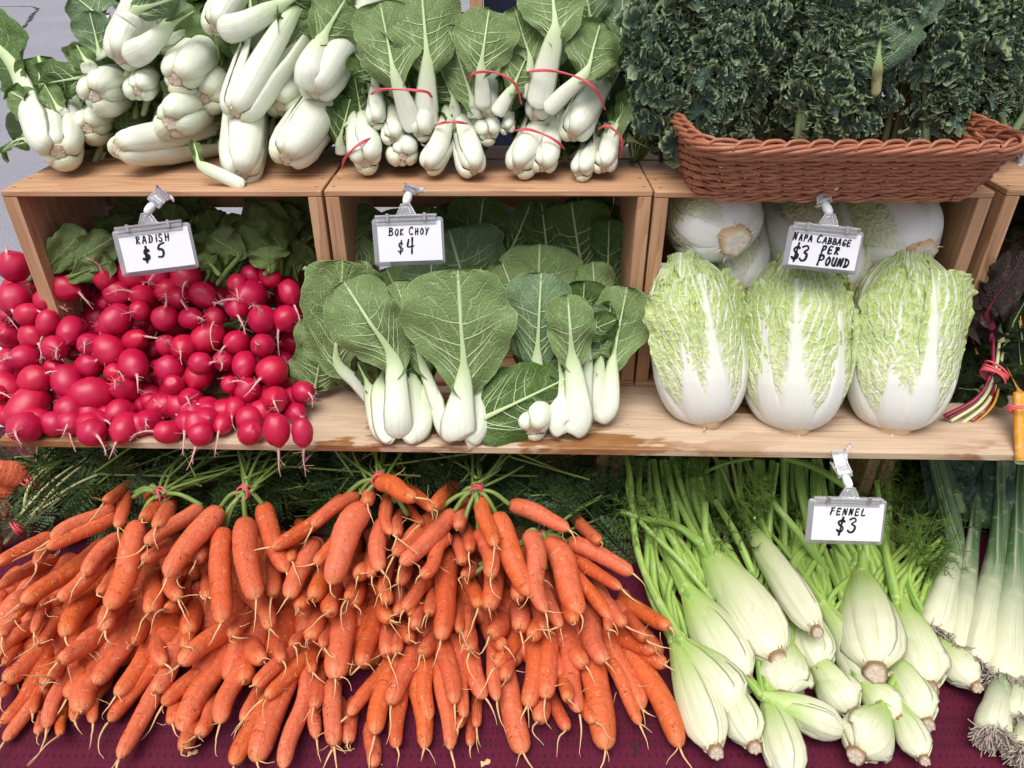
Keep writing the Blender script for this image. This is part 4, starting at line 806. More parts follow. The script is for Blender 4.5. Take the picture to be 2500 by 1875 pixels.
# ------------------------------------------------------------------ radishes
zR = crop(0, 440, 2.405)
RAD = [(80,505,95),(85,695,98),(40,790,50),(345,620,97),(275,705,75),(165,790,75),(340,750,50),(280,835,65),(195,915,83),(155,1045,85),(320,985,78),(415,885,80),(525,965,72),(430,1015,50),(640,1000,95),(680,820,88),(625,720,50),(690,660,85),(625,585,72),(690,480,45),(780,555,90),(930,570,75),(1095,570,90),(845,685,75),(820,765,60),(985,650,72),(1050,695,65),(1190,675,78),(970,810,80),(1120,810,72),(1260,805,65),(795,940,68),(900,1000,52),(980,970,65),(1080,980,78),(1220,925,90),(1175,1075,72),(1165,1150,85),(785,1080,92),(740,1220,88),(995,1105,85),(920,1090,40),(1025,1200,62),(1120,1290,75),(1310,1060,65),(1390,950,75),(1545,970,72),(1435,1085,75),(1600,1120,95),(1540,820,88),(1470,680,100),(1390,740,72),(1395,610,65),(1475,555,60),(1585,565,65),(1700,660,66),(1680,810,82),(1780,1245,70),(1735,1365,65),(1620,1285,82),(1515,1370,60),(1625,1465,82),(1775,1480,66),(1470,1485,72),(1455,1235,82),(1380,1340,72),(1240,1365,65),(1310,1430,65),(1180,1490,70),(1100,1425,78),(985,1480,70),(875,1425,70),(965,1325,80),(880,1300,55),(700,1360,75),(735,1450,82),(575,1420,72),(540,1480,85),(540,1255,108),(395,1180,90),(415,1345,90),(320,1430,75),(150,1450,95),(165,1335,115),(210,1175,95),(320,1100,62),(520,1090,80),(40,1215,85),(5,1370,60),(600,885,45),(670,1130,60),(950,1170,50),(1350,1200,55),(300,1280,45),(-20,1250,60),(250,1265,50)]
ELONG = {61, 62, 29, 3, 38}
def Yrad(py): return itp(py, [560, 620, 1070, 1100], [1.105, 1.075, .872, .858])
def radish_mesh(k):
    rng = np.random.default_rng(900+k); n, m = 22, 24; el = 1.0+.10*(k % 4)
    t = np.linspace(0, pi, n); r = np.sin(t)**(.92); z = -np.cos(t)*el
    tp = smooth(t, pi*.70, pi); r = r*(1-.35*tp)+.03*(t > pi*.96); z = z+tp*.10*el+np.where(t > pi*.985, .05, 0)
    cr = np.exp(-(t/.30)**2); z = z+.13*cr
    a = np.arange(m)*2*pi/m; P = np.stack([r[:, None]*np.cos(a), r[:, None]*np.sin(a), np.broadcast_to(z[:, None], (n, m))], -1)
    P = P*(1+.035*wob(P, 1.8, k)[..., None]+.012*wob(P, 5., k+3)[..., None]); A = np.zeros(P.shape); A[..., 0] = np.linspace(0, 1, n)[:, None]; A[..., 1] = (a/6.283)
    mb = MB(); mb.grid(P, A, cv=True); return mb.mesh('radish', (0, 0, 0), RADISH)
RMESH = [radish_mesh(k) for k in range(8)]
def root_mb(p, d, L, r0, rng, hairs=5, down=.6):
    n = 14; d = nrm(d); s = np.linspace(0, 1, n); w = np.cumsum(rng.normal(size=(n, 3))*.30, 0); w -= w[0]
    D = nrm(d+np.array([0, 0, -1.])*down*s[:, None]+w*.45*s[:, None]); C = p+np.cumsum(D*L/n, 0)-D[0]*L/n
    mb = MB(); mb.tube(C, r0*(1-s)**1.15*1.0+.00035, 6, A=None)
    for _ in range(hairs):
        i = rng.integers(2, n-3); hdv = nrm(rng.normal(size=3)+D[i]*.6); l2 = rng.uniform(.004, .014); q = np.linspace(0, 1, 5)[:, None]
        mb.tube(C[i]+hdv*l2*q+rng.normal(size=3)*.003*q*q, np.linspace(.0004, .0002, 5), 3, cap=False)
    return mb
RB = [((150, 720), 'radish bunch at the far end against the crate wall, with two big pale scarred roots'), ((780, 640), 'radish bunch right beneath the sign for radish'), ((1130, 700), 'radish bunch in the upper middle, between the sign and the loose cluster'), ((1540, 700), 'radish cluster raised beside the bok choy leaves at the top of the pile'), ((280, 1020), 'radish bunch in the middle row above the biggest round radish, near the white box'), ((820, 1050), 'radish bunch in the centre of the pile'), ((1330, 1050), 'radish bunch in the middle row nearest the bok choy'), ((150, 1330), 'radish bunch on the front corner of the shelf over the carrot tops'), ((560, 1380), 'radish bunch around the biggest round radish at the shelf edge'), ((1010, 1400), 'radish bunch along the middle of the shelf edge'), ((1600, 1380), 'radish bunch with two pointed roots hanging over the shelf edge beside bare wood')]
GRPR = 'radish bunches piled in the first crate'
RBO = []
for c, lb in RB:
    px = zR(*c); RBO.append(thing('radish_bunch', at_y(*px, Yrad(px[1])+.05), lb, 'radish bunch', GRPR))
rg = np.random.default_rng(12)
def add_radish(o, p, R, k, front=True, axis=None, el=1.):
    rng = np.random.default_rng(k+77); toC = nrm(CAMP-p)
    d = nrm(toC*1.1+rng.normal(size=3)*.6+np.array([0, 0, -.30])) if axis is None else nrm(axis)
    M = basis(d, None, rng.uniform(0, 6))@np.diag([R, R, R*el]); ro = inst(RMESH[k % 8], 'radish', o, M, p)
    e_ = (1.0+.10*(k % 4))*el
    if front:
        mb = root_mb(p+d*R*e_*.93, nrm(d+rng.normal(size=3)*.25), rng.uniform(.020, .050), R*.085+.0004, rng, rng.integers(5, 13), .9)
        rr = put(mb, 'root', ROOTR, None, p); rr.parent = ro; rr.matrix_parent_inverse = Matrix.Identity(4)
        Mi = np.linalg.inv(M); rr.matrix_basis = Matrix([[*map(float, Mi[i]), 0.] for i in range(3)]+[[0, 0, 0, 1.]]); rr.location = (0, 0, 0)
    return ro
for k, (x, y, r) in enumerate(RAD):
    px = zR(x, y); Y = Yrad(px[1])+rg.uniform(-.006, .012)+(.03 if r <= 52 else 0); p = at_y(*px, Y); R = r/2.405*depth(p)/FPX*.95
    if k in (61, 62): p = at_y(*px, .822)
    elif p[1] > .80 and p[2] < SZ+R*.93: p = at_z(*px, SZ+R*.93)
    i = int(np.argmin([(c[0]-x)**2+((c[1]-y)*1.1)**2 for c, _ in RB])); ax = None
    if k in (61, 62): ax = (.05, -.35, -1.)
    if k == 0: ax = (.1, -.4, 1.)
    if k == 78: ax = (-.95, -.35, .1)
    if k == 3: ax = (1, -.3, -.1)
    add_radish(RBO[i], p, R*(1.0 if k not in ELONG else .95), k, True, ax, 1.0 if k not in ELONG else 1.2)
for k in range(150):                         # radishes deeper in the pile
    x, y = rg.uniform(0, 1750), rg.uniform(640, 1440)
    if y < 700 and x > 1250 and x < 1330: continue
    px = zR(x, y); p = at_y(*px, Yrad(px[1])+(rg.uniform(.055, .085) if y < 1120 else rg.uniform(.030, .050))); R = rg.uniform(60, 80)/2.405*depth(p)/FPX
    i = int(np.argmin([(c[0]-x)**2+(c[1]-y)**2 for c, _ in RB]))
    if p[2] < SZ+R*.9: p = at_z(*px, SZ+R*.9)
    if p[1] > .86: add_radish(RBO[i], p, R, 200+k, False)
# leaves and stems of the bunches
def rleaf(o, B, N, T_, w, Ys, mat=LEAF_R, sd=0, **kw):
    kw.setdefault('wb', .0042); kw.setdefault('wn', .003)
    P = [at_y(*zR(*q), y) for q, y in zip((B, N, T_), Ys)]; return leaf(o, *P, w/2.405*depth(P[2])/FPX, mat, th=.004, kap=rg.uniform(4, 14), wav=.006, fray=.10, a=.8, b=.42, seed=sd, stalk_mat=GREENST, **kw)
for i, (b, B, N, T_, w, Ys) in enumerate([
    (0, (200, 590), (290, 500), (490, 300), 190, (1.035, 1.03, 1.045)), (0, (220, 590), (400, 500), (660, 340), 210, (1.035, 1.035, 1.05)), (0, (280, 600), (430, 560), (650, 470), 170, (1.035, 1.03, 1.04)), (0, (230, 560), (280, 440), (310, 250), 150, (1.04, 1.05, 1.07)), (0, (260, 520), (330, 330), (400, 230), 130, (1.15, 1.17, 1.19)), (0, (300, 300), (330, 230), (400, 70), 170, (1.19, 1.2, 1.21)),
    (1, (500, 640), (560, 560), (700, 500), 150, (1.10, 1.11, 1.12)), (1, (760, 420), (790, 300), (830, 60), 210, (1.17, 1.18, 1.21)), (1, (900, 420), (930, 330), (960, 110), 170, (1.16, 1.17, 1.20)), (1, (1040, 420), (1060, 330), (1060, 130), 170, (1.16, 1.17, 1.20)), (1, (1000, 500), (1120, 330), (1240, 140), 230, (1.16, 1.18, 1.21)), (1, (1040, 540), (1140, 500), (1240, 440), 150, (1.11, 1.12, 1.13)),
    (2, (1270, 620), (1400, 440), (1230, 330), 200, (1.05, 1.06, 1.06)), (2, (1290, 560), (1240, 500), (1190, 420), 140, (1.04, 1.05, 1.06)), (3, (1550, 560), (1580, 520), (1560, 390), 215, (1.04, 1.045, 1.05)), (3, (1600, 560), (1560, 440), (1420, 260), 200, (1.06, 1.08, 1.10)), (3, (1650, 560), (1640, 380), (1500, 130), 230, (1.08, 1.10, 1.14)), (3, (1700, 560), (1740, 340), (1640, 120), 230, (1.13, 1.16, 1.20)), (3, (1720, 580), (1770, 400), (1780, 160), 200, (1.13, 1.16, 1.20)), (3, (1680, 540), (1690, 330), (1640, 240), 170, (1.14, 1.15, 1.17)), (3, (1740, 560), (1790, 440), (1800, 300), 150, (1.13, 1.15, 1.17)), (3, (1620, 520), (1560, 330), (1440, 130), 190, (1.15, 1.17, 1.20)),
    (2, (1300, 700), (1330, 560), (1390, 470), 130, (1.09, 1.1, 1.11)), (0, (420, 760), (480, 740), (560, 690), 130, (1.08, 1.085, 1.09)), (5, (560, 850), (620, 800), (500, 720), 150, (1.06, 1.07, 1.08)), (6, (1300, 860), (1370, 840), (1450, 800), 150, (1.05, 1.05, 1.06)), (6, (1600, 930), (1660, 900), (1760, 780), 190, (1.05, 1.05, 1.07)), (3, (1720, 440), (1760, 260), (1720, 70), 200, (1.17, 1.18, 1.21))]):
    rleaf(RBO[b], B, N, T_, w, Ys, LEAF_P if i in (0, 1, 2, 12, 14) else (LEAF_R, LEAF_R, LEAF_P)[i % 3], 500+i)  # paler leaf colour on the picked ones stands in for light in the crate
for k in range(46):                          # loose leaves filling the dark space at the back of the crate
    x = rg.uniform(260, 1800); y = rg.uniform(100, 520); Yb = 1.20-.00022*y+rg.uniform(-.01, .015)
    if 540 < x < 720 and y < 200 or 1290 < x < 1420 and y < 210: continue
    b = int(np.argmin([(c[0]-x)**2 for c, _ in RB[:4]])); rleaf(RBO[b], (x+rg.uniform(-90, 90), y+260), (x+rg.uniform(-40, 40), y+110), (x+rg.uniform(-70, 70), y), rg.uniform(120, 200), (Yb-.03, Yb-.01, Yb), LEAF_R, 560+k)
for b, cs in ((2, [((1200, 640), (1420, 470))]*9), (3, [((1670, 620), (1790, 380))]*14), (0, [((200, 590), (330, 480))]*4), (2, [((1280, 720), (1330, 560))]*5)):
    for (s0, s1) in cs:
        mb = MB(); q0 = at_y(*zR(s0[0]+rg.uniform(-40, 40), s0[1]+rg.uniform(-20, 20)), 1.09+rg.uniform(0, .02)); q1 = at_y(*zR(s1[0]+rg.uniform(-70, 50), s1[1]+rg.uniform(-70, 50)), 1.14+rg.uniform(0, .03))
        mb.tube(spline([q0, (q0+q1)/2+np.array([rg.uniform(-.01, .01), 0, .008]), q1], 12), np.linspace(.0032, .0024, 12), 7); put(mb, 'stem', GREENST, RBO[b])
# ------------------------------------------------------------------ napa cabbages
zN = crop(1540, 460, 2.304)
GRPN = 'napa cabbages in and before the third crate'
def napa(butt, top, Rw, label, seed, th0, nlv=6, frill=1., depthf=.86, spread=2.0, outer=None):
    rng = np.random.default_rng(seed+40); butt, top = np.asarray(butt), np.asarray(top); ax = nrm(top-butt); L = np.linalg.norm(top-butt); toC = nrm(CAMP-(butt+top)/2)
    M = basis(ax, toC); o = thing('napa_cabbage', butt, label, 'napa cabbage', GRPN)          # x of M faces the camera
    def prof(t): return Rw*np.clip(1-np.abs(2*np.clip(t, 0, 1)-1.02)**3.6, 0, 1)**.46*itp(t, [0, .08, .3, .62, .85, 1], [.84, .93, 1.0, .99, .93, .80])
    n, m = 40, 40; t = np.linspace(0, 1, n); t = .5-.5*np.cos(pi*t); a = np.arange(m)*2*pi/m; r = prof(t)*.97
    P = np.stack([r[:, None]*np.cos(a)*depthf, r[:, None]*np.sin(a), np.broadcast_to(t[:, None]*L, (n, m))], -1); A = np.zeros(P.shape); A[..., 0] = .9*np.sin(a*5); A[..., 1] = t[:, None]; A[..., 2] = np.sin(a)*.4
    mb = MB(); mb.grid(P@M.T+butt, A, cv=True); put(mb, 'heart', NAPA, o)
    disc(o, butt+ax*.001, ax, Rw*.33, NBUTT, 'cut_base', .005)
    for k in range(nlv):
        lay = k/(nlv-1.) if nlv > 1 else 1.                         # 0 inner .. 1 outer
        thk = th0+(nlv-1-k)*2.4; hi = [.995, .985, .98, .955, .92, .87, .84][min(6, int(lay*5+.5))]*rng.uniform(.96, 1.03)+.015*frill
        nv, nu = 110, 101; v = np.linspace(0, 1, nv); u = np.linspace(-1, 1, nu); tt = v*hi
        phi = spread*.62*itp(v, [0, .08, .3, .6, .85, 1], [.55, .72, .92, 1.0, .92, .62])*rng.uniform(.92, 1.08)
        U, V = np.meshgrid(u, v); ph_ = phi[:, None]*U; Rr = prof(np.minimum(tt, .985))[:, None]*(1.0+.012+.028*lay)+.0012
        Rr = np.maximum(Rr, Rw*.22*itp(v, [0, .9, 1], [1, 1, .9])[:, None])
        wmid = np.clip(.70*(1-V)**6+.145*(1-V)+.028, 0, 1); rib = 1-smooth(np.abs(U), wmid*.5, wmid*1.2)
        green = smooth(V, .05, .4)*(1-rib)
        edge = np.abs(U)**7*smooth(V, .30, .8)+smooth(V, .95, 1.0)*.45
        Q0 = np.stack([ph_*9+k*3, V*26+k, U*0+seed], -1)
        Rr = Rr+.0060*np.abs(U)**6*smooth(V, .15, .5)*lay+.0034*rib*(1-.6*V)+green*(.0009*wob(Q0, 1.0, k)+.0004*wob(Q0, 2.0, k+2))
        Rr = Rr+frill*edge*(.003*lay+.0026*(1+wob(Q0, 1.1, k+4))*(.5+lay)+.0012*wob(Q0, 2.4, k+6))
        zz = tt[:, None]*L+frill*edge*.003*wob(Q0, 2., k+1)
        if outer and k == nlv-1: Rr = Rr+outer[1]*smooth(V, .55, 1.)*smooth(U*outer[0], -.2, .9)*Rw
        ang = thk+ph_+frill*edge*.02*wob(Q0, 2.2, k+3)
        P = np.stack([Rr*np.cos(ang)*depthf, Rr*np.sin(ang), zz], -1); A = np.stack([U, V, ph_*Rr/L], -1)
        mb = MB(); mb.grid(P@M.T+butt, A); put(mb, 'leaf', NAPA, o)
    for _ in range(7):                                              # torn fibres round the cut base
        a_ = rng.uniform(0, 6.28); d = M[:, 0]*cos(a_)+M[:, 1]*sin(a_); p = butt+d*Rw*.34; q = p+d*rng.uniform(.004, .016)-ax*rng.uniform(.001, .006); mb = MB(); mb.tube(spline([p, (p+q)/2+ax*.002, q], 6), np.linspace(.0022, .0005, 6), 5, flat=.5); put(mb, 'torn_fibre', NBUTT, o)
    return o
def pz(x, y, Y): return at_y(*zN(x, y), Y)
sz = lambda w, p: w/2.304*depth(p)/FPX/2
B = pz(430, 1335, .905); T_ = pz(300, 395, 1.015); napa(B, T_, sz(490, (B+T_)/2), 'napa cabbage nearest the bok choy, standing on the shelf with a curled frilly leaf', 1, .35, 6, 1.0, outer=(-1, .18))
B = pz(915, 1375, .893); T_ = pz(930, 385, 1.01); napa(B, T_, sz(548, (B+T_)/2), 'napa cabbage in the middle of the shelf with a broad white rib down its front', 2, .02, 6, .85, spread=2.1)
B = pz(1470, 1375, .893); T_ = pz(1560, 375, 1.01); napa(B, T_, sz(548, (B+T_)/2), 'napa cabbage with darker curly green rim, nearest the chard on the shelf', 3, .55, 6, 1.05, outer=(1, .15))
B = pz(590, 300, .985); T_ = B+np.array([-.045, .205, .030]); napa(B, T_, sz(530, B), 'upper napa cabbage lying with its big brown ringed cut base towards the front', 4, 2.3, 5, .8)
B = pz(1000, 420, 1.02); T_ = B+np.array([-.01, .185, .055]); napa(B, T_, sz(440, B), 'napa cabbage in the crate half hidden behind its own price sign', 5, 1.2, 5, .8)
B = pz(1640, 375, 1.0); T_ = B+np.array([-.055, .195, .045]); napa(B, T_, sz(510, B), 'upper napa cabbage lying above the one with the curly green rim', 6, .5, 5, .8)
B = pz(600, 600, 1.01); T_ = B+np.array([.01, .17, .10]); napa(B, T_, sz(400, B), 'napa cabbage wedged behind the two front ones, low in the crate', 7, 1., 4, .7)
B = pz(1190, 590, 1.01); T_ = B+np.array([.0, .17, .10]); napa(B, T_, sz(430, B), 'napa cabbage low in the crate showing only its base under the sign', 8, 2., 4, .7)
# ------------------------------------------------------------------ carrots
cA = crop(0, 1080, 2.087); cB = crop(800, 1100, 2.141)
def Ycar(py): return itp(py, [1150, 1180, 1300, 1450, 1600, 1700, 1790, 1875], [.872, .850, .790, .712, .640, .596, .557, .515])
# x1, y1 (crown), x2, y2 (tip), width, optional bend ; crop A then crop B
CA = [(270,475,-20,620,80),(585,325,262,495,75),(600,372,235,540,75),(690,255,530,305,60),(760,235,722,392,88),(815,290,797,432,95),(680,280,597,432,76),(710,408,548,850,120),(1030,322,745,520,82),(1122,335,850,690,122),(940,500,722,602,85),(1145,440,1130,922,112),(1250,392,1310,798,126),(1340,318,1462,658,105),(1760,272,1385,540,75),(1830,268,1590,428,76),(1800,400,1605,620,76),(1862,330,1680,725,140),(1610,500,1475,792,102),(430,560,110,820,97),(590,500,290,802,100),(620,478,428,682,86),(200,628,-20,742,72),(300,545,183,618,62),(240,868,72,900,66),(270,808,172,972,62),(470,838,330,988,110),(590,580,500,772,80),(690,880,540,958,112),(770,700,765,868,102),(930,690,912,795,90),(1000,600,930,672,56),(1100,480,1000,602,92),(1040,690,1020,780,60),(1075,690,1060,792,70),(950,770,846,850,80),(900,880,962,972,110),(720,920,685,1022,80),(1260,760,1370,952,106),(1340,930,1178,992,92),(790,980,840,1132,96),(1185,980,918,1132,116),(1020,960,940,1045,70),(600,960,392,1042,96),(520,1060,298,1112,90),(640,1020,478,1238,116),(760,1060,590,1292,96),(540,1080,343,1302,102),(790,1160,556,1425,82),(565,1260,412,1372,122),(920,1080,783,1272,90),(1040,1190,826,1338,96),(1130,1100,928,1472,127),(790,1290,606,1615,96),(1245,1080,1240,1218,122),(1240,1030,1338,1112,100),(1445,960,1440,1114,82),(1560,860,1576,1004,100),(1665,900,1648,1044,72),(1600,1030,1488,1038,62),(1490,1130,1298,1244,82),(1590,1108,1352,1305,80),(1640,1070,1590,1175,66),(1740,880,1708,1205,127),(1190,1230,1124,1434,102),(1345,1260,1238,1424,82),(1450,1270,1303,1630,132),(1330,1390,1188,1645,102),(1520,1290,1444,1664,92),(1540,1200,1612,1514,92),(1610,1180,1600,1354,82),(1690,1340,1700,1545,102),(1785,1330,1782,1505,92),(900,1370,873,1434,82),(1080,1410,1008,1494,86),(985,1490,934,1564,102),(205,1155,0,1435,86),(182,1318,22,1525,72),(245,1040,22,1218,96),(265,1080,228,1242,72),(225,1255,168,1384,62),(335,1230,238,1456,77),(215,1370,190,1485,66),(335,1375,308,1495,62),(392,1190,374,1425,86),(195,950,-12,1082,82),(330,960,198,1032,82),(145,1178,0,1304,62),(115,1065,18,1134,62),(565,1330,476,1428,62),(305,1130,258,1204,62),(125,930,12,988,62),(1510,490,1485,605,82),(1660,650,1596,795,112),(1695,770,1688,875,112),(1765,720,1770,800,82),(1400,620,1388,784,92),(1575,770,1524,846,92)]
CB = [(265,172,455,246,100),(262,188,206,276,72),(310,230,336,436,72),(358,270,548,312,78),(420,340,494,384,62),(300,360,274,626,102),(442,400,366,442,72),(562,330,345,545,92),(692,240,545,302,82),(662,318,380,594,102),(772,308,682,404,86),(812,250,872,498,87),(642,450,486,656,82),(790,430,852,664,106),(660,500,702,592,86),(792,600,706,662,66),(880,330,1062,756,126),(952,285,1264,412,92),(1040,430,1142,846,102),(1140,468,1322,856,132),(1270,420,1424,478,72),(1250,480,1596,642,92),(1268,540,1540,724,82),(1240,540,1478,884,82),(1140,620,1220,926,82),(1400,720,1554,914,92),(1560,840,1662,988,92),(1580,880,1786,922,82),(1480,930,1714,1048,92),(1570,1060,1764,1122,96),(1370,830,1450,1106,122),(1268,940,1346,1124,112),(1488,1070,1644,1356,132),(1618,1128,1842,1556,122),(1500,1200,1632,1434,87),(1388,1130,1454,1566,142),(1248,1070,1316,1370,107),(1170,1010,1138,1296,107),(1060,1048,1044,1340,107),(1120,1290,1104,1416,102),(1170,1320,1254,1464,82),(1270,1330,1394,1424,82),(1200,1230,1254,1304,82),(920,1230,1024,1586,122),(850,1050,886,1310,87),(710,1060,822,1296,97),(600,1050,662,1326,107),(710,1190,714,1396,77),(600,1220,640,1566,92),(690,1380,680,1446,62),(742,1420,746,1546,62),(770,1350,778,1446,62),(520,1108,536,1410,97),(440,1170,506,1566,112),(430,1080,328,1328,112),(370,1330,360,1556,82),(312,1200,248,1486,112),(262,1470,238,1656,97),(300,1140,112,1386,77),(150,1390,108,1526,82),(140,700,136,806,102),(272,650,162,652,92),(200,750,314,794,87),(190,510,232,656,72),(380,620,278,746,82),(480,560,368,696,82),(522,670,398,836,87),(560,680,428,866,77),(640,590,590,992,117),(730,670,792,816,82),(900,590,840,826,107),(680,820,690,950,67),(800,820,718,996,77),(850,895,846,966,117),(660,960,744,1050,92),(960,850,1002,936,112),(582,900,486,1064,102),(300,870,434,996,92),(290,830,322,886,97),(312,930,310,1066,97),(212,830,180,1126,107),(402,1000,358,1054,72),(1030,970,876,1124,97),(1000,1130,926,1194,97),(1160,920,1066,974,97),(1060,780,1132,936,72),(1228,790,1294,896,82),(500,830,458,924,82),(560,750,528,856,92),(380,750,368,856,82),(960,700,992,776,102),(700,430,742,526,72),(1440,860,1466,944,62),(800,1010,924,1022,92),(60,1380,30,1560,92)]
CARR = [(*cA(a, b), *cA(c, d), w/2.087) for a, b, c, d, w in CA]+[(*cB(a, b), *cB(c, d), w/2.141) for a, b, c, d, w in CB]
CBN = [((230, 1290), 'carrot bunch fanned towards the asphalt at the top of the heap'), ((393, 1205), 'small carrots tied high in the heap before the green tops, just under the radishes'), ((600, 1205), 'carrot bunch whose bare green stems stand up above thick upright carrots'), ((925, 1168), 'highest carrot bunch in the heap, topped by a forked carrot'), ((1165, 1195), 'carrot bunch crowned by a short crooked carrot under its pink band'), ((1345, 1310), 'carrot bunch pointing towards the fennel, long carrots fanned sideways'),
       ((90, 1540), 'lower carrot bunch at the corner of the maroon cloth under the asphalt side'), ((300, 1590), 'lower carrot bunch of long slanting carrots, under the fan at the top'), ((520, 1600), 'lower carrot bunch reaching far down the maroon cloth, in the near half of the heap'), ((760, 1620), 'lower carrot bunch below the forked carrot, tangled with root hairs'), ((980, 1600), 'lower carrot bunch beneath the crooked carrot, with one carrot seen end on'), ((1190, 1640), 'lower carrot bunch with a dark twisted carrot on the bare cloth'), ((1420, 1640), 'lower carrot bunch nearest the fennel, thick carrots ending on the cloth')]
GRPC = 'carrot bunches heaped on the maroon cloth'
CBO = [thing('carrot_bunch', at_y(*c, Ycar(c[1])), lb, 'carrot bunch', GRPC) for c, lb in CBN]
def carrot(o, p, q, w, seed, bendv=None, hair=True, mat=CARROT):
    rng = np.random.default_rng(seed+3000); L = np.linalg.norm(q-p); n, m = 26, 14; t = 1-(1-np.linspace(0, 1, n))**1.25; d = (q-p)/L
    side = nrm(np.cross(d, nrm(CAMP-p))); b1, b2 = rng.normal()*.030, rng.normal()*.016
    if bendv: b1 = bendv
    C = p+d*(L*t)[:, None]+side*(L*(b1*np.sin(pi*t)+b2*np.sin(2*pi*t)))[:, None]+np.array([0, 0, 1.])*(L*.02*rng.normal()*np.sin(pi*t))[:, None]
    tap = rng.uniform(.66, 1.06); r = w/2*itp(t, [0, .02, .06, .16, .4, .72, .86, .93, .965, .985, 1], [.30, .62, .86, .98, 1.0, tap*.5+.47, tap*.55+.38, tap*.5+.29, tap*.60, tap*.40, .06])
    r = r*(1+.016*np.sin(t*rng.uniform(10, 22)+rng.uniform(0, 6))+.009*np.sin(t*47+rng.uniform(0, 6)))
    T, R, S = frames(C, (0.1, -.5, .85)); a = np.arange(m)*2*pi/m
    bl = 1+.05*np.cos(a[None]+t[:, None]*2+rng.uniform(0, 6))+.03*np.cos(2*a[None]+rng.uniform(0, 6)+3*t[:, None])+.012*rng.normal(size=(n, 1))*.5
    P = C[:, None]+(r[:, None]*bl)[..., None]*(R[:, None]*np.cos(a)[None, :, None]+S[:, None]*np.sin(a)[None, :, None])
    A = np.zeros(P.shape); A[..., 0] = t[:, None]; A[..., 1] = a/6.2832; A[..., 2] = L
    mb = MB(); mb.grid(P, A, cv=True)
    for row, i in ((0, 0), (n-1, n-1)):
        i0 = mb.n; mb.add(C[i][None], None, None, A[i, :1]); idx = i*m+np.arange(m); mb.t.append(np.stack([np.full(m, i0), idx, np.roll(idx, -1)], -1))
    ob_ = put(mb, 'carrot', mat, o, p)
    if hair:                                  # tail root and side hairs
        mb = MB(); k = 12; s = np.linspace(0, 1, k)
        for h in range(1+(rng.random() < .45)+(rng.random() < .15)):
            Lh = rng.uniform(.018, .060)*(1 if h == 0 else .6); d0 = nrm(T[-1]+rng.normal(size=3)*(.25 if h == 0 else .7)); wv = np.cumsum(rng.normal(size=(k, 3))*.42, 0)
            D = nrm(d0+np.array([0, -.1, -.45])*s[:, None]+wv*.5*s[:, None]); Cc = C[-1]-T[-1]*.003+np.cumsum(D*Lh/k, 0); mb.tube(Cc, (.0014 if h == 0 else .0006)*(1-s)**1.2+.00030, 5)
        for h in range(rng.integers(0, 3)):
            i = rng.integers(6, n-3); aa = rng.uniform(0, 6.28); nn = R[i]*cos(aa)+S[i]*sin(aa); Lh = rng.uniform(.008, .03); D = nrm(nn+T[i]*.5+np.cumsum(rng.normal(size=(k, 3))*.3, 0)*.5)
            mb.tube(C[i]+nn*r[i]+np.cumsum(D*Lh/k, 0), .0005*(1-s)+.00022, 3, cap=False)
        tag(put(mb, 'root_hair', ROOTC, ob_, C[-1]), kind='stuff')
    return ob_
rg = np.random.default_rng(21)
def assign(x, y):
    return int(np.argmin([((c[0]-x)*.9)**2+((c[1]-y)*1.15)**2 for c, _ in CBN]))
for k, (x1, y1, x2, y2, w) in enumerate(CARR):
    L = math.hypot(x2-x1, y2-y1); lift = rg.uniform(-.006, .010)
    Yt = Ycar(y2)-.012-lift; Yc = Ycar(y1)+(.030 if L > 120 else .05)-lift*.5
    if k in (11, 12, 9, 7, 17, 98, 111, 109, 114, 116): Yc -= .022; Yt -= .012
    if k == 98: Yc -= .02; Yt -= .02
    q = at_y(x2, y2, Yt); p = at_y(x1, y1, Yc)
    if q[2] < TZ+.012: q = at_z(x2, y2, TZ+.014)
    if p[2] < TZ+.02: p = at_z(x1, y1, TZ+.022)
    wm = w*depth((p+q)/2)/FPX
    if L >= 95 and y1 > 1335: p = p+(p-q)*rg.uniform(.15, .32)+np.array([0, .022, -.016]); p[2] = max(p[2], TZ+.02)
    if L < 95:                                 # seen nearly end on: make it run back into the heap
        dback = nrm(q-CAMP)*.07+np.array([0, .03, .015]); p = p+dback
    carrot(CBO[assign(x1, y1)], p, q, wm*1.03, k)
k = 0                                        # carrots deeper in the heap, seen in the gaps: two spaced layers
for lay, off0 in ((0, .070), (0, .040)):
    for row, y0 in enumerate(np.arange(1300 if off0 > .05 else 1530, 1690, 74)):
        for x0 in np.arange(-60, 1540, 70):
            k += 1; x = x0+35*(row % 2)+rg.uniform(-12, 12); y = y0+rg.uniform(-22, 22); off = off0+rg.uniform(-.006, .012)
            if x > 1270 and y < 1320+(x-1270)*1.1: continue
            if x < 300 and y < 1440-x*.4: continue
            fan = (x-800)/800.; ln = rg.uniform(120, 165); x2 = x+fan*110+rg.uniform(-26, 26); y2 = y+ln
            if y2 > 1745-60*lay: continue
            q = at_y(x2, y2, Ycar(y2)+off); p = at_y(x, y, Ycar(y)+off+.022); p[2] = max(p[2], TZ+.02); q[2] = max(q[2], TZ+.017)
            carrot(CBO[assign(x, y)], p, q, rg.uniform(.032, .044), 1400+k, hair=False)
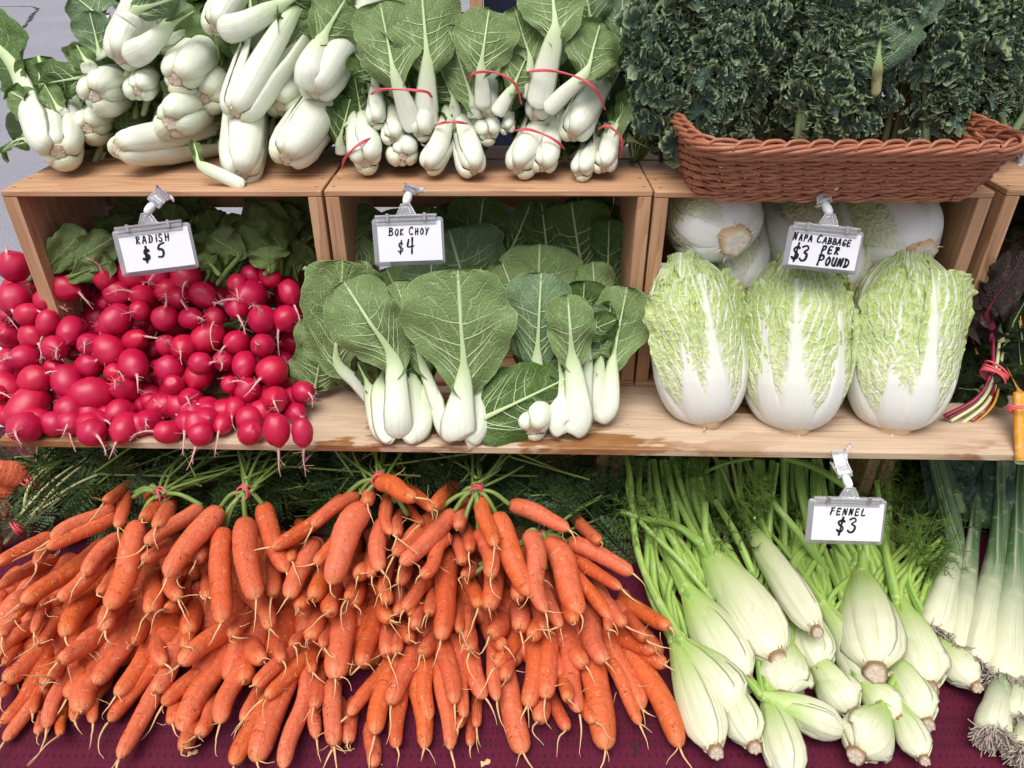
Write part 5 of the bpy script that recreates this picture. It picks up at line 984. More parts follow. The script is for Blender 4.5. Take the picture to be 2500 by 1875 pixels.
# ------------------------------------------------------------------ green tops
def frond_mesh(seed, mat):
    rng = np.random.default_rng(seed); mb = MB(); n = 14; s = np.linspace(0, 1, n); C = np.stack([.04*np.sin(s*2+seed), .05*s*s, s], 1); mb.tube(C, .010*(1-s)+.003, 4, cap=False); V = []; Tr = []
    for i in range(3, 14):
        for sd in (-1, 1):
            t = i/14.; b = np.array([np.interp(t, s, C[:, k]) for k in range(3)]); Lp = .40*(1-t)**.8+.06; d = nrm(np.array([sd*.85, rng.normal()*.25, .62])); pts = b+d*np.linspace(0, Lp, 6)[:, None]+np.array([0, 0, .10*Lp])*np.linspace(0, 1, 6)[:, None]**2
            mb.tube(pts, .004, 3, cap=False)
            for j in range(1, 6):
                for s2 in (-1, 1, 0) if j == 5 else (-1, 1):
                    q = pts[j]; l2 = .055*(1.25-j/6.)*(.5+Lp*1.6); dd = nrm(d+s2*.9*np.cross(d, (0, 1, 0))+rng.normal(size=3)*.2); nrm_ = nrm(np.cross(dd, (0, 1, .2)))
                    for s3 in (-.55, 0, .55):
                        d3 = nrm(dd+nrm_*s3); e = np.cross(d3, (0, 1, 0.1))*l2*.13; m_ = q+d3*l2*.55; V += [q, m_+e, q+d3*l2, m_-e]
    V = np.array(V); mb.add(V, np.arange(len(V)).reshape(-1, 4)); return mb.mesh('frond', (0, 0, 0), mat)
FRM = [frond_mesh(i, CGREEN) for i in range(3)]+[frond_mesh(i+5, CGREEN2) for i in range(2)]
def put_frond(o, p, d, L, k, light=False, name='frond'):
    rng = np.random.default_rng(k+5000); M = basis(d, nrm(CAMP-p)+rng.normal(size=3)*.6, rng.uniform(1.2, 1.9))*L; return inst(FRM[(3+k % 2) if light else k % 3], name, o, M, p)
def stems(o, p0, p1, n, spread, r=.0022, seed=0, mat=GREENST):
    rng = np.random.default_rng(seed); ends = []
    for i in range(n):
        a = np.asarray(p0)+rng.normal(size=3)*spread*.25; b = np.asarray(p1)+rng.normal(size=3)*spread*np.array([1.4, .8, .8]); m = (a+b)/2+rng.normal(size=3)*spread*.3+np.array([0, 0, .008])
        C = spline([a, m, b], 12); mb = MB(); mb.tube(C, np.linspace(r, r*.7, 12), 6); put(mb, 'stem', mat, o); ends.append((b, nrm(b-m)))
    return ends
# band position, where the stems run to (px, Y)
TOPS = [(1, (393, 1205), .845, (560, 1110), .97, 12), (2, (597, 1200), .838, (720, 1090), .97, 16), (3, (926, 1168), .85, (960, 1080), .97, 12), (4, (1164, 1196), .845, (1190, 1090), .97, 12), (5, (1320, 1310), .80, (1480, 1230), .92, 6)]
for b, c, Y, e, Y2, n in TOPS:
    p0 = at_y(*c, Y+.01); p1 = at_y(*e, Y2)
    for (x1, y1, x2, y2, w) in [q for q in CARR if assign(q[0], q[1]) == b and q[1] < c[1]+110][:9]:      # crowns to the band
        a = at_y(x1, y1, Ycar(y1)+.02); mb = MB(); mb.tube(spline([a, (a+p0)/2+np.array([0, 0, .010]), p0], 10), np.linspace(.0040, .003, 10), 6); put(mb, 'stem', GREENST, CBO[b])
    ends = stems(CBO[b], p0, p1, n, .03, .0026, b); ring_band(CBO[b], p0, p1-p0, .0105 if b != 5 else .008, .85, loops=4, rad=.0017, seed=b)
    for i, (q, d) in enumerate(ends): put_frond(CBO[b], q-d*.05, d+np.array([0, 0, .1]), rg.uniform(.10, .17), i+b*20)
# two bunches lying the other way at the far end: stems run up from pink bands
for (c, Y, e, Y2, n, lb, car) in [((72, 1176), .90, (190, 1095), .95, 14, 'blunt carrot crowns lying the other way beside the asphalt above pale stems', [((60, 1168), (-30, 1140), 62), ((40, 1200), (-40, 1190), 52), ((30, 1235), (-30, 1260), 46)]),
                              ((48, 1281), .865, (240, 1120), .96, 22, 'carrot bunch showing only long pale green stems and a pink band', [((8, 1330), (-60, 1350), 60), ((0, 1290), (-70, 1310), 54)]),
                              ((14, 1238), .885, (120, 1190), .94, 10, 'thin carrot bunch squeezed between the other two by the asphalt', [((-4, 1240), (-60, 1235), 40)])]:
    p0 = at_y(*c, Y); o = thing('carrot_bunch', p0, lb, 'carrot bunch', GRPC); p1 = at_y(*e, Y2)
    for k, (a, q, w) in enumerate(car):
        pa = at_y(*a, Y+.005); carrot(o, pa, at_y(*q, Y-.012), w*depth(pa)/FPX, 800+k+int(c[0]), hair=False); mb = MB(); mb.tube(spline([pa, (pa+p0)/2, p0], 8), .004, 6); put(mb, 'stem', CHARD_W, o)
    ends = stems(o, p0, p1, n, .022, .0026, int(c[0]), CHARD_W if c[0] == 48 else GREENST); ring_band(o, p0, p1-p0, .0125, .85, loops=4, rad=.0018, seed=int(c[0]))
    for i, (q, d) in enumerate(ends): put_frond(o, q-d*.06, d+np.array([0, 0, .12]), rg.uniform(.10, .16), i+300, light=i % 3 != 0)
# massed tops under the shelf
for k in range(330):
    x = rg.uniform(60, 1440); y = rg.uniform(1095, 1270)
    if x < 150: y = rg.uniform(1150, 1300)
    if x > 1330: y = rg.uniform(1150, 1300)
    Y = itp(y, [1090, 1300], [.97, .845])+rg.uniform(-.015, .05)
    b = (0 if x < 250 else 1 if x < 500 else 2 if x < 780 else 3 if x < 1050 else 4 if x < 1250 else 5)
    p = at_y(x, y, Y); d = nrm(np.array([rg.normal()*.9, rg.uniform(-.4, .6), rg.normal()*.45-.1])); put_frond(CBO[b], p, d, rg.uniform(.07, .12), k+900, light=(k % 6 == 0 and x < 420))
for k in range(90):
    x = rg.uniform(80, 1400); y = rg.uniform(1090, 1230); p = at_y(x, y, rg.uniform(.90, .97)); d = np.array([rg.normal()*.06, .02, rg.uniform(-.02, .04)]); b = (0 if x < 250 else 1 if x < 500 else 2 if x < 780 else 3 if x < 1050 else 4)
    mb = MB(); mb.tube(spline([p-d, p, p+d], 7), .0018, 5); put(mb, 'stem', GREENST, CBO[b])
# ------------------------------------------------------------------ fennel
zF = crop(1500, 1080, 2.087)
GRPF = 'fennel bulbs heaped on the maroon cloth'
def Yfen(py): return itp(py, [1150, 1300, 1500, 1640, 1760, 1875], [.88, .80, .705, .64, .585, .53])
def hairtuft(seed, mat, nb=9):
    rng = np.random.default_rng(seed); mb = MB(); V = []; Q = []
    def hairs(p, d, L, lvl):
        k = 5; s = np.linspace(0, 1, k); bend = rng.normal(size=3)*.35; D = nrm(d+bend*s[:, None]); C = p+np.cumsum(D*L/k, 0); mb.tube(np.vstack([p[None], C]), np.linspace(.0085, .004, k+1)*(1 if lvl else 1.6), 3, cap=False)
        if lvl < 2:
            for j in range(5 if lvl == 0 else 6):
                i = rng.integers(1, k); hairs(C[i], nrm(D[i]+rng.normal(size=3)*.75), L*rng.uniform(.40, .62), lvl+1)
    for b in range(nb): hairs(np.zeros(3), nrm(np.array([0, 0, 1.])+rng.normal(size=3)*.55), rng.uniform(.5, .8), 0)
    return mb.mesh('frond', (0, 0, 0), mat)
TUFT = [hairtuft(1, FFROND), hairtuft(2, FFROND), hairtuft(3, FFROND2), hairtuft(4, FFROND2), hairtuft(6, FFROND, 6)]
def tuft(o, p, d, L, k, i=None): return inst(TUFT[k % 4 if i is None else i], 'frond', o, basis(d, None, k*1.3)*L, p)
def fennel(butt, neck, wpx, label, seed, stemends, flat=.62, n=4, dy=None, roll=0., lift=0., nostem=False, face=None):
    rng = np.random.default_rng(seed+60); pb = zF(*butt); pn = zF(*neck); Yb = Yfen(pb[1])-lift; B = at_y(*pb, Yb)
    if B[2] < TZ+.03: B = at_z(*pb, TZ+.032)
    Lpx = math.hypot(pb[0]-pn[0], pb[1]-pn[1]); Yn = B[1]+(Lpx/260.*.215 if dy is None else dy*1.3); N = at_y(*pn, Yn)
    if N[2] < TZ+.02: N = at_z(*pn, TZ+.03)
    ax = nrm(N-B); L = np.linalg.norm(N-B); R = wpx/2.087*depth((B+N)/2)/FPX/2*1.0
    toC = nrm(CAMP-(B+N)/2); M = basis(ax, toC if face is None else face, 0); ex, ey = M[:, 0], M[:, 1]
    o = thing('fennel_bulb', B, label, 'fennel', GRPF); disc(o, B-ax*.003+toC*R*.10, nrm(ax-toC*.75), R*.27, FBUTT, 'cut_base', .0028, x=ex)
    k = 0; stems_ = [at_y(*zF(*q[:2]), q[2]) for q in stemends]
    order = list(range(n)); angs = [roll+(0 if i == n-1 else (i*pi+.25*rng.normal()+(.35 if i % 2 else -.35))) for i in order]
    for i in order:                           # inner to outer sheaths
        lay = i/(n-1.); f = .84+.16*lay; e_ = angs[i]; er = ex*cos(e_)*flat+ey*sin(e_); en = nrm(ex*cos(e_)/flat*.6+ey*sin(e_)) if False else nrm(ex*cos(e_)+ey*sin(e_))
        s = np.linspace(0, 1, 30); Ls = L*(.95+.32*rng.random())
        tgt = N+er*R*.22
        zz = s*Ls; off = R*f*itp(s, [0, .05, .14, .3, .5, .75, 1.], [.25, .58, .86, 1.0, .98, .80, .50])
        # thickness direction offsets follow the flattened section
        lat = math.hypot(cos(e_)*flat, sin(e_)); C = B+ax*zz[:, None]+en*(off*lat)[:, None]
        Tn, Rd, S = frames(C, en)
        wid = R*f*itp(s, [0, .05, .14, .3, .5, .72, .88, 1.], [.36, .78, 1.02, 1.13, 1.06, .82, .52, .30])*(1.0 if abs(cos(e_)) > .5 else flat*1.1)
        rho = R*f*itp(s, [0, .12, .3, .6, 1.], [.5, .85, 1.0, .85, .25])*(1.12 if abs(cos(e_)) > .5 else .7)
        # stem continues from the sheath
        if not nostem:
            te = stems_[i % len(stems_)] if stems_ else C[-1]+ax*.12; te = C[-1]+(te-C[-1])*(1.45 if i < 3 else 1.2)+rng.normal(size=3)*np.array([.016, .006, .010])*(i >= len(stems_)); te[2] = min(max(te[2], TZ+.01), SZ-.03); te[1] = min(te[1], 1.17)
            d0 = nrm(nrm(te-C[-1])+ax*.8); ln = np.linalg.norm(te-C[-1]); C2 = spline([C[-1], C[-1]+d0*ln*.35, C[-1]*.3+te*.7+np.array([0, 0, .006]), te], 26)[1:]
            C = np.vstack([C, C2]); wid = np.r_[wid, R*itp(np.linspace(0, 1, 25), [0, .3, 1], [.27, .15, .10])]; rho = np.r_[rho, np.linspace(R*.20, R*.1, 25)]; Tn, Rd, S = frames(C, en)
        nn = len(C); sf = np.r_[s, 1+np.linspace(0, 1, nn-30+1)[1:]] if nn > 30 else s
        th = R*itp(sf, [0, .3, .8, 1, 2], [.15, .15, .10, .17, .13])
        mb = MB(); sheath(mb, C[:31], Tn[:31], Rd[:31], S[:31], np.maximum(wid[:31], R*.12), th[:31], rho[:31], nu=19, v=np.clip(sf[:31], 0, 1), ribs=.45, ph=seed+i)
        sh = put(mb, 'sheath', FENW, o, C[0])
        if nn > 30:
            mb = MB(); mb.tube(C[28:], np.r_[[R*.20]*2, R*itp(np.linspace(0, 1, nn-30), [0, .25, 1], [.21, .145, .10])][:len(C[28:])], 9, flat=.8); put(mb, 'stem', FENST, sh, C[30]); tuft(sh, C[-1], nrm(C[-1]-C[-4]), rng.uniform(.05, .09), seed*7+i) if False else None
            tf = None if depth(C[-1]) < 1.16 else tuft(o, C[-1], nrm(C[-1]-C[-4]), rng.uniform(.06, .10), seed*7+i)
    for j in range(6):                        # brown torn skin round the base
        a = rng.uniform(0, 6.28); d = ex*cos(a)*.8+ey*sin(a); p = B+ax*.004+d*R*.24; mb = MB(); mb.tube(spline([p, p+d*R*.12-ax*.003, p+d*R*.22+ax*.004], 6), np.linspace(.0022, .0006, 6), 4, flat=.4); put(mb, 'torn_skin', FBUTT, o)
    return o
Yb = .98
# stacked from the bottom of the heap upwards
FN = [
 ((1575, 1610), (1455, 1370), 180, 'fennel bulb lowest at the side of the leeks, pointed and small', 1, [(1350, 1100, .80)], {}),
 ((1235, 1590), (1345, 1380), 300, 'round fennel bulb at the front of the heap with a dark green cheek', 2, [(1400, 1250, .75)], dict(roll=.5)),
 ((905, 1730), (800, 1330), 235, 'long pale fennel bulb cut off by the bottom edge of the photo', 3, [(700, 1100, .84), (680, 1000, .86)], {}),
 ((1170, 1470), (800, 1310), 205, 'fennel bulb lying almost sideways with a torn brown base', 4, [(600, 1200, .80)], dict(dy=.03)),
 ((515, 1570), (340, 1080), 250, 'fennel bulb at the front corner nearest the carrots', 5, [(330, 800, .84), (340, 760, .86)], {}),
 ((710, 1545), (560, 1220), 230, 'fennel bulb low in front, squeezed beside the corner bulb', 6, [(480, 1000, .82)], {}),
 ((1590, 1430), (1430, 1130), 240, 'fennel bulb with a split papery base under the one that faces up', 7, [(1380, 900, .88)], {}),
 ((1455, 1410), (1270, 1230), 210, 'fennel bulb in the lower middle with a brown cracked edge', 8, [(1150, 1050, .84)], {}),
 ((1840, 1240), (1660, 1040), 200, 'fennel bulb peeping out behind the leek roots', 9, [(1560, 800, .9)], {}),
 ((1215, 1380), (1040, 1130), 250, 'fennel bulb in the centre with a dark notch beside its base', 10, [(900, 850, .86), (860, 800, .88)], {}),
 ((860, 1300), (880, 1060), 300, 'squat ribbed fennel bulb whose base faces straight out', 11, [(860, 700, .9), (980, 720, .9)], dict(dy=.11)),
 ((1050, 1165), (940, 860), 250, 'fennel bulb under the small top bulb, with one short bent stem', 12, [(970, 640, .88), (990, 560, .9)], {}),
 ((1345, 1295), (1110, 900), 215, 'long narrow fennel bulb below the big upright one', 13, [(860, 600, .90), (790, 480, .93)], {}),
 ((1600, 1255), (1480, 900), 300, 'fennel bulb beside the leeks with a feathery frond growing from it', 14, [(1400, 300, .95), (1540, 690, .83)], {}),
 ((640, 1400), (370, 1050), 320, 'fennel bulb with long curved stems passing in front of the carrot tops', 15, [(170, 470, .87), (200, 420, .90), (70, 130, .95)], {}),
 ((665, 1235), (420, 830), 300, 'creamy fennel bulb in the second row above the long stemmed one', 16, [(220, 300, .95), (300, 380, .93), (190, 560, .88)], {}),
 ((835, 1110), (530, 640), 330, 'largest fennel bulb, near the top of the heap with broad green sheaths', 17, [(300, 270, .95), (290, 80, 1.0), (460, 300, .90), (100, 380, .87)], dict(lift=.02)),
 ((1330, 1170), (1270, 730), 345, 'big upright fennel bulb directly below its price sign', 18, [(1170, 480, .90), (1210, 440, .92), (1270, 460, .92), (1380, 300, .95), (620, 80, 1.0)], dict(lift=.03)),
 ((1030, 960), (720, 480), 185, 'small slim fennel bulb at the very top of the heap', 19, [(590, 90, .98), (510, 80, 1.0), (690, 380, .88)], dict(lift=.035)),
]
FO = []
for b, nk, w, lb, sd, st, kw in FN: FO.append(fennel(b, nk, w, lb, sd, st, **kw))
rg = np.random.default_rng(31)
for k in range(70):                          # buried stems that fill the heap between the bulbs
    x = rg.uniform(330, 1560); y = rg.uniform(700, 1240); px = zF(x, y); Yk = Yfen(px[1])+rg.uniform(.075, .10); p = at_y(*px, Yk); q = at_y(*zF(x-rg.uniform(60, 300), y-420), Yk+.12)
    if p[2] < TZ+.012: p = at_z(*px, TZ+.012)
    if q[2] < TZ+.012: q[2] = TZ+.012
    mb = MB(); mb.tube(spline([p, (p+q)/2+np.array([0, 0, .01]), q], 14), .0062, 7); put(mb, 'stem', FENST, FO[int(rg.integers(4, 14))])
# fronds: the dark feathery mass behind, and a few bright tufts in front
for k in range(150):
    x = rg.uniform(20, 1560); y = rg.uniform(90, 400); Y = itp(y, [90, 720], [1.08, .98])+rg.uniform(0, .05)
    if y > 260 and rg.random() < .5: continue
    o = FO[[16, 15, 18, 17, 13][min(4, int(x/320))]]; tuft(o, at_y(*zF(x, y), Y), nrm(np.array([rg.normal(), rg.normal()*.4, rg.normal()*.6+.3])), rg.uniform(.045, .085), k, [2, 3, 2, 3, 0][k % 5])
for x, y, Y, L, d, i in [(125, 390, .86, .06, (-.8, -.3, .3), 4), (140, 370, .86, .06, (.6, -.2, .8), 4), (470, 300, .89, .05, (.2, -.1, 1), 0), (690, 250, .875, .055, (0, 0, 1), 1), (695, 330, .875, .05, (.2, -.2, .9), 0), (695, 390, .875, .04, (-.3, 0, 1), 1), (1560, 570, .82, .07, (-.5, 0, 1), 0), (1560, 620, .815, .06, (.6, -.2, .5), 1), (1540, 720, .80, .05, (.7, -.3, .2), 0), (1510, 830, .79, .05, (.9, -.2, .0), 1), (1480, 520, .84, .06, (-.6, 0, .8), 1), (1330, 190, .93, .06, (-.5, 0, .8), 4), (1340, 180, .93, .05, (.5, 0, .8), 4), (1420, 330, .93, .05, (.2, 0, 1), 4), (80, 140, .95, .05, (.5, 0, .8), 4), (300, 110, .97, .05, (0, 0, 1), 4)]:
    tuft(FO[13 if x > 1250 else 16], at_y(*zF(x, y), Y), d, L, int(x), i)
def fstem(o, pts, r=.004):
    C = spline([at_y(*zF(x, y), Y) for x, y, Y in pts], 24); mb = MB(); mb.tube(C, np.linspace(r*1.1, r*.8, 24), 8); put(mb, 'stem', FENST, o)
fstem(FO[17], [(1140, 740, .80), (920, 440, .86), (720, 200, .93), (660, 80, .99)], .0058)
fstem(FO[18], [(870, 760, .82), (865, 400, .90), (858, 70, .99)], .0055); fstem(FO[18], [(780, 560, .86), (800, 300, .92), (830, 110, .98)], .005)
fstem(FO[17], [(1430, 800, .80), (1380, 500, .88), (1335, 190, .94)], .005); fstem(FO[13], [(1500, 860, .79), (1545, 700, .815), (1562, 570, .825)], .0055)
fstem(FO[17], [(1230, 260, .93), (1130, 190, .93), (1000, 120, .96), (860, 80, .98)], .006); fstem(FO[17], [(700, 80, .97), (560, 110, .95), (420, 170, .95)], .003)
fstem(FO[14], [(380, 1060, .70), (230, 800, .78), (180, 480, .86)], .0048); fstem(FO[14], [(420, 980, .715), (230, 660, .81), (205, 440, .88)], .0048)
fstem(FO[16], [(560, 890, .73), (350, 620, .80), (130, 400, .865), (70, 250, .91), (78, 140, .95)], .0045)
fstem(FO[10], [(985, 830, .80), (960, 680, .84), (985, 580, .86)], .005)
for k in range(60):                          # dark fronds added as under-shelf shade between the fennel and the leeks
    x = rg.uniform(1440, 1640); y = rg.uniform(150, 700); pp = at_y(*zF(x, y), itp(y, [150, 900], [1.06, .97])); pp[2] = max(pp[2], TZ+.02); tuft(FO[[13, 8][k % 2]], pp, nrm(np.array([rg.normal(), rg.normal()*.4, rg.normal()*.6+.2])), rg.uniform(.05, .09), k, 2+k % 2)
for i in range(44):
    x = rg.uniform(120, 1250); f_ = rg.uniform(-.015, .03); fstem(FO[int(rg.integers(9, 19))], [(x+rg.uniform(180, 320), 920, .835+f_), (x+rg.uniform(60, 130), 560, .895+f_), (x+rg.uniform(-20, 30), 300, .945+f_), (x-20, 90, 1.0)], rg.uniform(.0046, .0070))
# ------------------------------------------------------------------ leeks
GRPL = 'leeks lying beside the fennel'
def leek(pts, wpx, label, seed, roots=True, rootL=.022, blades=2, leafend=None):
    rng = np.random.default_rng(seed+80); C3 = [at_y(*zF(x, y), Y) for x, y, Y in pts]
    for i, q in enumerate(C3):
        if q[2] < TZ+.028: C3[i] = at_z(*zF(*pts[i][:2]), TZ+.03)
    C = spline(C3, 44); w = wpx/2.087*depth(C3[0])/FPX/2*1.12; o = thing('leek', C3[0], label, 'leek', GRPL); s = np.linspace(0, 1, 44)
    r = w*itp(s, [0, .03, .10, .25, .6, 1], [.55, .95, 1.05, .86, .78, .66]); mb = MB(); m = 18; T, R, S = frames(C, (0, -1, .4)); a = np.arange(m)*2*pi/m
    fl = itp(s, [0, .5, 1], [1, .9, .3]); P = C[:, None]+r[:, None, None]*(R[:, None]*(np.cos(a)*fl[:, None])[..., None]+S[:, None]*(np.sin(a)*itp(s, [0, .6, 1], [1, 1.05, 1.25])[:, None])[..., None])
    P = P*1.0; A = np.zeros(P.shape); A[..., 0] = np.sin(a); A[..., 1] = s[:, None]; mb.grid(P, A, cv=True); i0 = mb.n; mb.add(C[0][None]); mb.t.append(np.stack([np.full(m, i0), np.arange(m), np.roll(np.arange(m), -1)], -1)); put(mb, 'shaft', LEEKM, o, C3[0])
    if roots:
        mb = MB(); d = nrm(C[0]-C[3])
        for j in range(170):
            aa = rng.uniform(0, 6.28); rr = w*.8*math.sqrt(rng.random()); st = C[0]+(R[0]*cos(aa)+S[0]*sin(aa))*rr+d*.0; dd = nrm(d+(R[0]*cos(aa)+S[0]*sin(aa))*rr/w*1.3+rng.normal(size=3)*.3)
            k = 6; D = nrm(dd+np.cumsum(rng.normal(size=(k, 3))*.25, 0)+np.array([0, 0, -.3])); mb.tube(np.vstack([st-dd*.003, st+np.cumsum(D*rng.uniform(.5, 1)*rootL/k, 0)]), np.linspace(.0012, .0006, k+1), 4, cap=False)
        put(mb, 'root_tuft', ROOTL, o, C3[0])
    for j, (x1, y1, Y1, x2, y2, Y2, wb_) in enumerate(leafend or []):
        p0 = C[-8]; p1 = at_y(*zF(x1, y1), Y1); p2 = at_y(*zF(x2, y2), Y2); Cb = spline([p0, p1, p2], 30); T, R, S = frames(Cb, nrm(CAMP-p1)); v = np.linspace(0, 1, 30); hw = wb_/2.087*depth(p1)/FPX/2*itp(v, [0, .15, .6, 1], [.7, 1, .95, .7]); mb = MB(); blade(mb, Cb, T, R, S, hw, .3, 12., .002, rng=rng, vv=.3+.7*v, nu=11)
        put(mb, 'leaf', LEEKB, o, p0)
    return o
LK = [([(1930, 1490, .60), (1935, 1400, .63), (1990, 1200, .71), (2040, 1000, .78)], 150, 'leek in the lower row with a big ragged root ball on the maroon cloth', 1, None),
 ([(2070, 1420, .63), (2055, 1360, .65), (2060, 1200, .71), (2080, 1000, .78)], 130, 'leek in the lower row cut by the edge of the photo', 2, None),
 ([(2090, 1580, .56), (2100, 1500, .59), (2130, 1300, .66)], 130, 'lowest leek, only its root ball showing in the corner', 7, None),
 ([(1620, 975, .76), (1640, 900, .78), (1700, 700, .84), (1735, 520, .89), (1690, 280, .94), (1650, 90, .99)], 135, 'leek nearest the fennel with dark bluish leaves rising under the shelf', 3, [(1700, 350, .93, 1620, 60, 1.0, 170), (1740, 330, .95, 1780, 60, 1.0, 160)]),
 ([(1695, 1010, .76), (1720, 880, .80), (1745, 700, .86), (1750, 400, .94)], 80, 'thin pale leek hidden between two others', 4, None),
 ([(1745, 1070, .735), (1765, 1000, .75), (1800, 700, .84), (1840, 420, .92), (1880, 250, .96)], 112, 'slim leek with a yellow green leaf curving up beside the dark ones', 5, [(1910, 180, .97, 1960, 60, 1.0, 90), (1800, 250, .97, 1830, 50, 1.0, 150)]),
 ([(1830, 1140, .70), (1850, 1040, .735), (1900, 800, .80), (1950, 570, .865), (1985, 300, .93), (2000, 80, .98)], 150, 'leek with a compact brush of roots, second from the photo edge', 6, [(1950, 380, .91, 1960, 60, .99, 170), (2050, 420, .90, 2150, 280, .94, 120)]),
 ([(1978, 1230, .665), (1985, 1140, .69), (2010, 900, .76), (2045, 620, .84), (2080, 360, .91), (2110, 90, .98)], 165, 'thickest leek with wide roots and a dark green upper half', 8, [(2070, 420, .90, 2080, 60, .99, 190), (2120, 400, .91, 2200, 200, .96, 150)]),
 ([(2090, 1260, .665), (2095, 1160, .69), (2110, 900, .76), (2120, 650, .83), (2150, 300, .93)], 130, 'leek at the very edge of the photo with a dark stem', 9, [(2130, 420, .90, 2160, 60, .99, 160)])]
for pts, w, lb, sd, le in LK: leek(pts, w, lb, sd, leafend=le)
# ------------------------------------------------------------------ curly kale in the basket
zK = crop(1500, 0, 2.212)
GRPK = 'curly kale bunches in the wicker basket'
def kale_mesh(seed, Lr=.20, W=.088):
    """one curly leaf: a midrib carrying frilled lobes whose margins curl back and forth"""
    rng = np.random.default_rng(seed+11); mb = MB(); nr, na = 8, 76; rr = np.linspace(0, 1, nr)[:, None]**.7; ph = np.linspace(-1.75, 1.75, na)[None]
    def mid(t): return np.array([.008*math.sin(t*4+seed), .10*Lr*(t-.4)**2, t*Lr])
    for i in range(105):
        t = .08+.92*(i+rng.random())/105.; sd = 1 if i % 2 else -1; wv = W*.5*(math.sin(pi*min(1, t*.86+.08))**.6); f = rng.uniform(0.0, .80)
        b = mid(t)+np.array([sd*wv*f, rng.normal()*.008-.012*(1-f), 0]); d = nrm(np.array([sd*(.35+f), -rng.uniform(.0, .9), .55+rng.normal()*.4])); n0 = nrm(np.array([rng.normal()*.5, -1.0, rng.normal()*.5])); M = basis(np.cross(d, np.cross(n0, d)), d)   # x along lobe, z facing out
        big = i % 6 == 0; R = rng.uniform(.009, .0150)*(1 if not big else 1.9); p = rng.uniform(0, 6.28, 8); fq = 13 if not big else 19; e1 = np.sin(ph*fq+p[3]+1.2*np.sin(ph*3+p[7])); e2 = np.sin(ph*fq*2.1+p[4])
        rad = R*(1+.14*np.sin(ph*3+p[0])+.09*np.sin(ph*fq+p[1])+.05*e2); kk = 1. if not big else .55
        z = R*(.20*rr**2*np.sin(ph*4.8+p[2])+.36*kk*rr**3.5*e1+.18*kk*rr**6*e2+.12*rr)+(.006 if big else 0)
        a2 = ph+.12*rr**4*np.cos(ph*fq+p[3]); rx = rad*(rr-.14*rr**4*np.abs(e1))
        P = np.stack([rx*np.cos(a2), rx*np.sin(a2), z], -1)@M.T+b; A = np.stack(np.broadcast_arrays(rr, ph, np.full((1, 1), rng.random())), -1); mb.grid(P, A)
    C = np.array([mid(t) for t in np.linspace(-.12, 1, 16)]); mb.tube(C, np.linspace(.0042, .001, 16), 6, A=(.0, .22, 1.))
    return mb.mesh('leaf', (0, 0, 0), KALE)
KM = [kale_mesh(i) for i in range(7)]
rg = np.random.default_rng(44)
KB = [((430, 400), 1.075, (225, 690), 'kale bunch at the end of the basket nearest the bok choy'), ((760, 420), 1.15, (700, 900), 'dark shaded kale bunch set back in the gap of the basket'), ((1130, 380), 1.07, (910, 1330), 'kale bunch in the middle of the basket with thick bent stems below'), ((1560, 160), 1.13, (1360, 1620), 'kale bunch behind with one bare pale midrib and a flat leaf'), ((1900, 380), 1.07, (1600, 2200), 'widest kale bunch at the end of the basket nearest the chard')]
kst = MB(); s = np.linspace(0, 1, 8); kst.tube(np.stack([s*0, .05*s*s, s], 1), .02*(1-s)+.008, 8); KSM = kst.mesh('stem', (0, 0, 0), KSTEM)
for b, (c, Y, (xa, xb), lb) in enumerate(KB):
    o = thing('kale_bunch', at_y(*zK(c[0], 780), Y), lb, 'kale', GRPK)
    nl = [34, 14, 28, 12, 42][b]
    for k in range(nl):
        x = xa+(xb-xa)*((k*.618+.13*b) % 1); y = rg.uniform(150, 860) if b != 3 else rg.uniform(60, 420)
        Yk = Y+rg.uniform(-.02, .03)+(.0 if y > 500 else .03)+.085*((2*x-xa-xb)/(xb-xa))**2; P = at_y(*zK(x, y), Yk)
        d = nrm(np.array([rg.normal()*.28, .22+rg.normal()*.15, 1.0])); face = nrm(np.array([rg.normal()*.5, -1, .35+rg.normal()*.3])); sc = rg.uniform(.8, 1.15)
        Zc = d; Yc = nrm(-(face-Zc*(face@Zc))); Xc = np.cross(Yc, Zc)*1.; M = np.stack([Xc, Yc, Zc], 1)*sc; inst(KM[int(rg.integers(7))], 'leaf', o, M, P)
    for k in range(4):
        x = rg.uniform(xa+60, xb-60); P = at_y(*zK(x, 840), Y+.0); inst(KSM, 'stem', o, basis((rg.normal()*.2, .15, 1))*.22*np.array([1.0, 1, 1]), P)
    if b == 3:
        P = [at_y(*zK(*q), y) for q, y in (((1425, 330), 1.04), ((1440, 40), 1.07), ((1470, -200), 1.10))]; leaf(o, at_y(*zK(1410, 520), 1.05), P[0], P[2], .13, LEAF_K, wb=.007, wn=.006, th=.007, kap=4, wav=.006, seed=903, stalk_mat=CHARD_W, fray=.12)
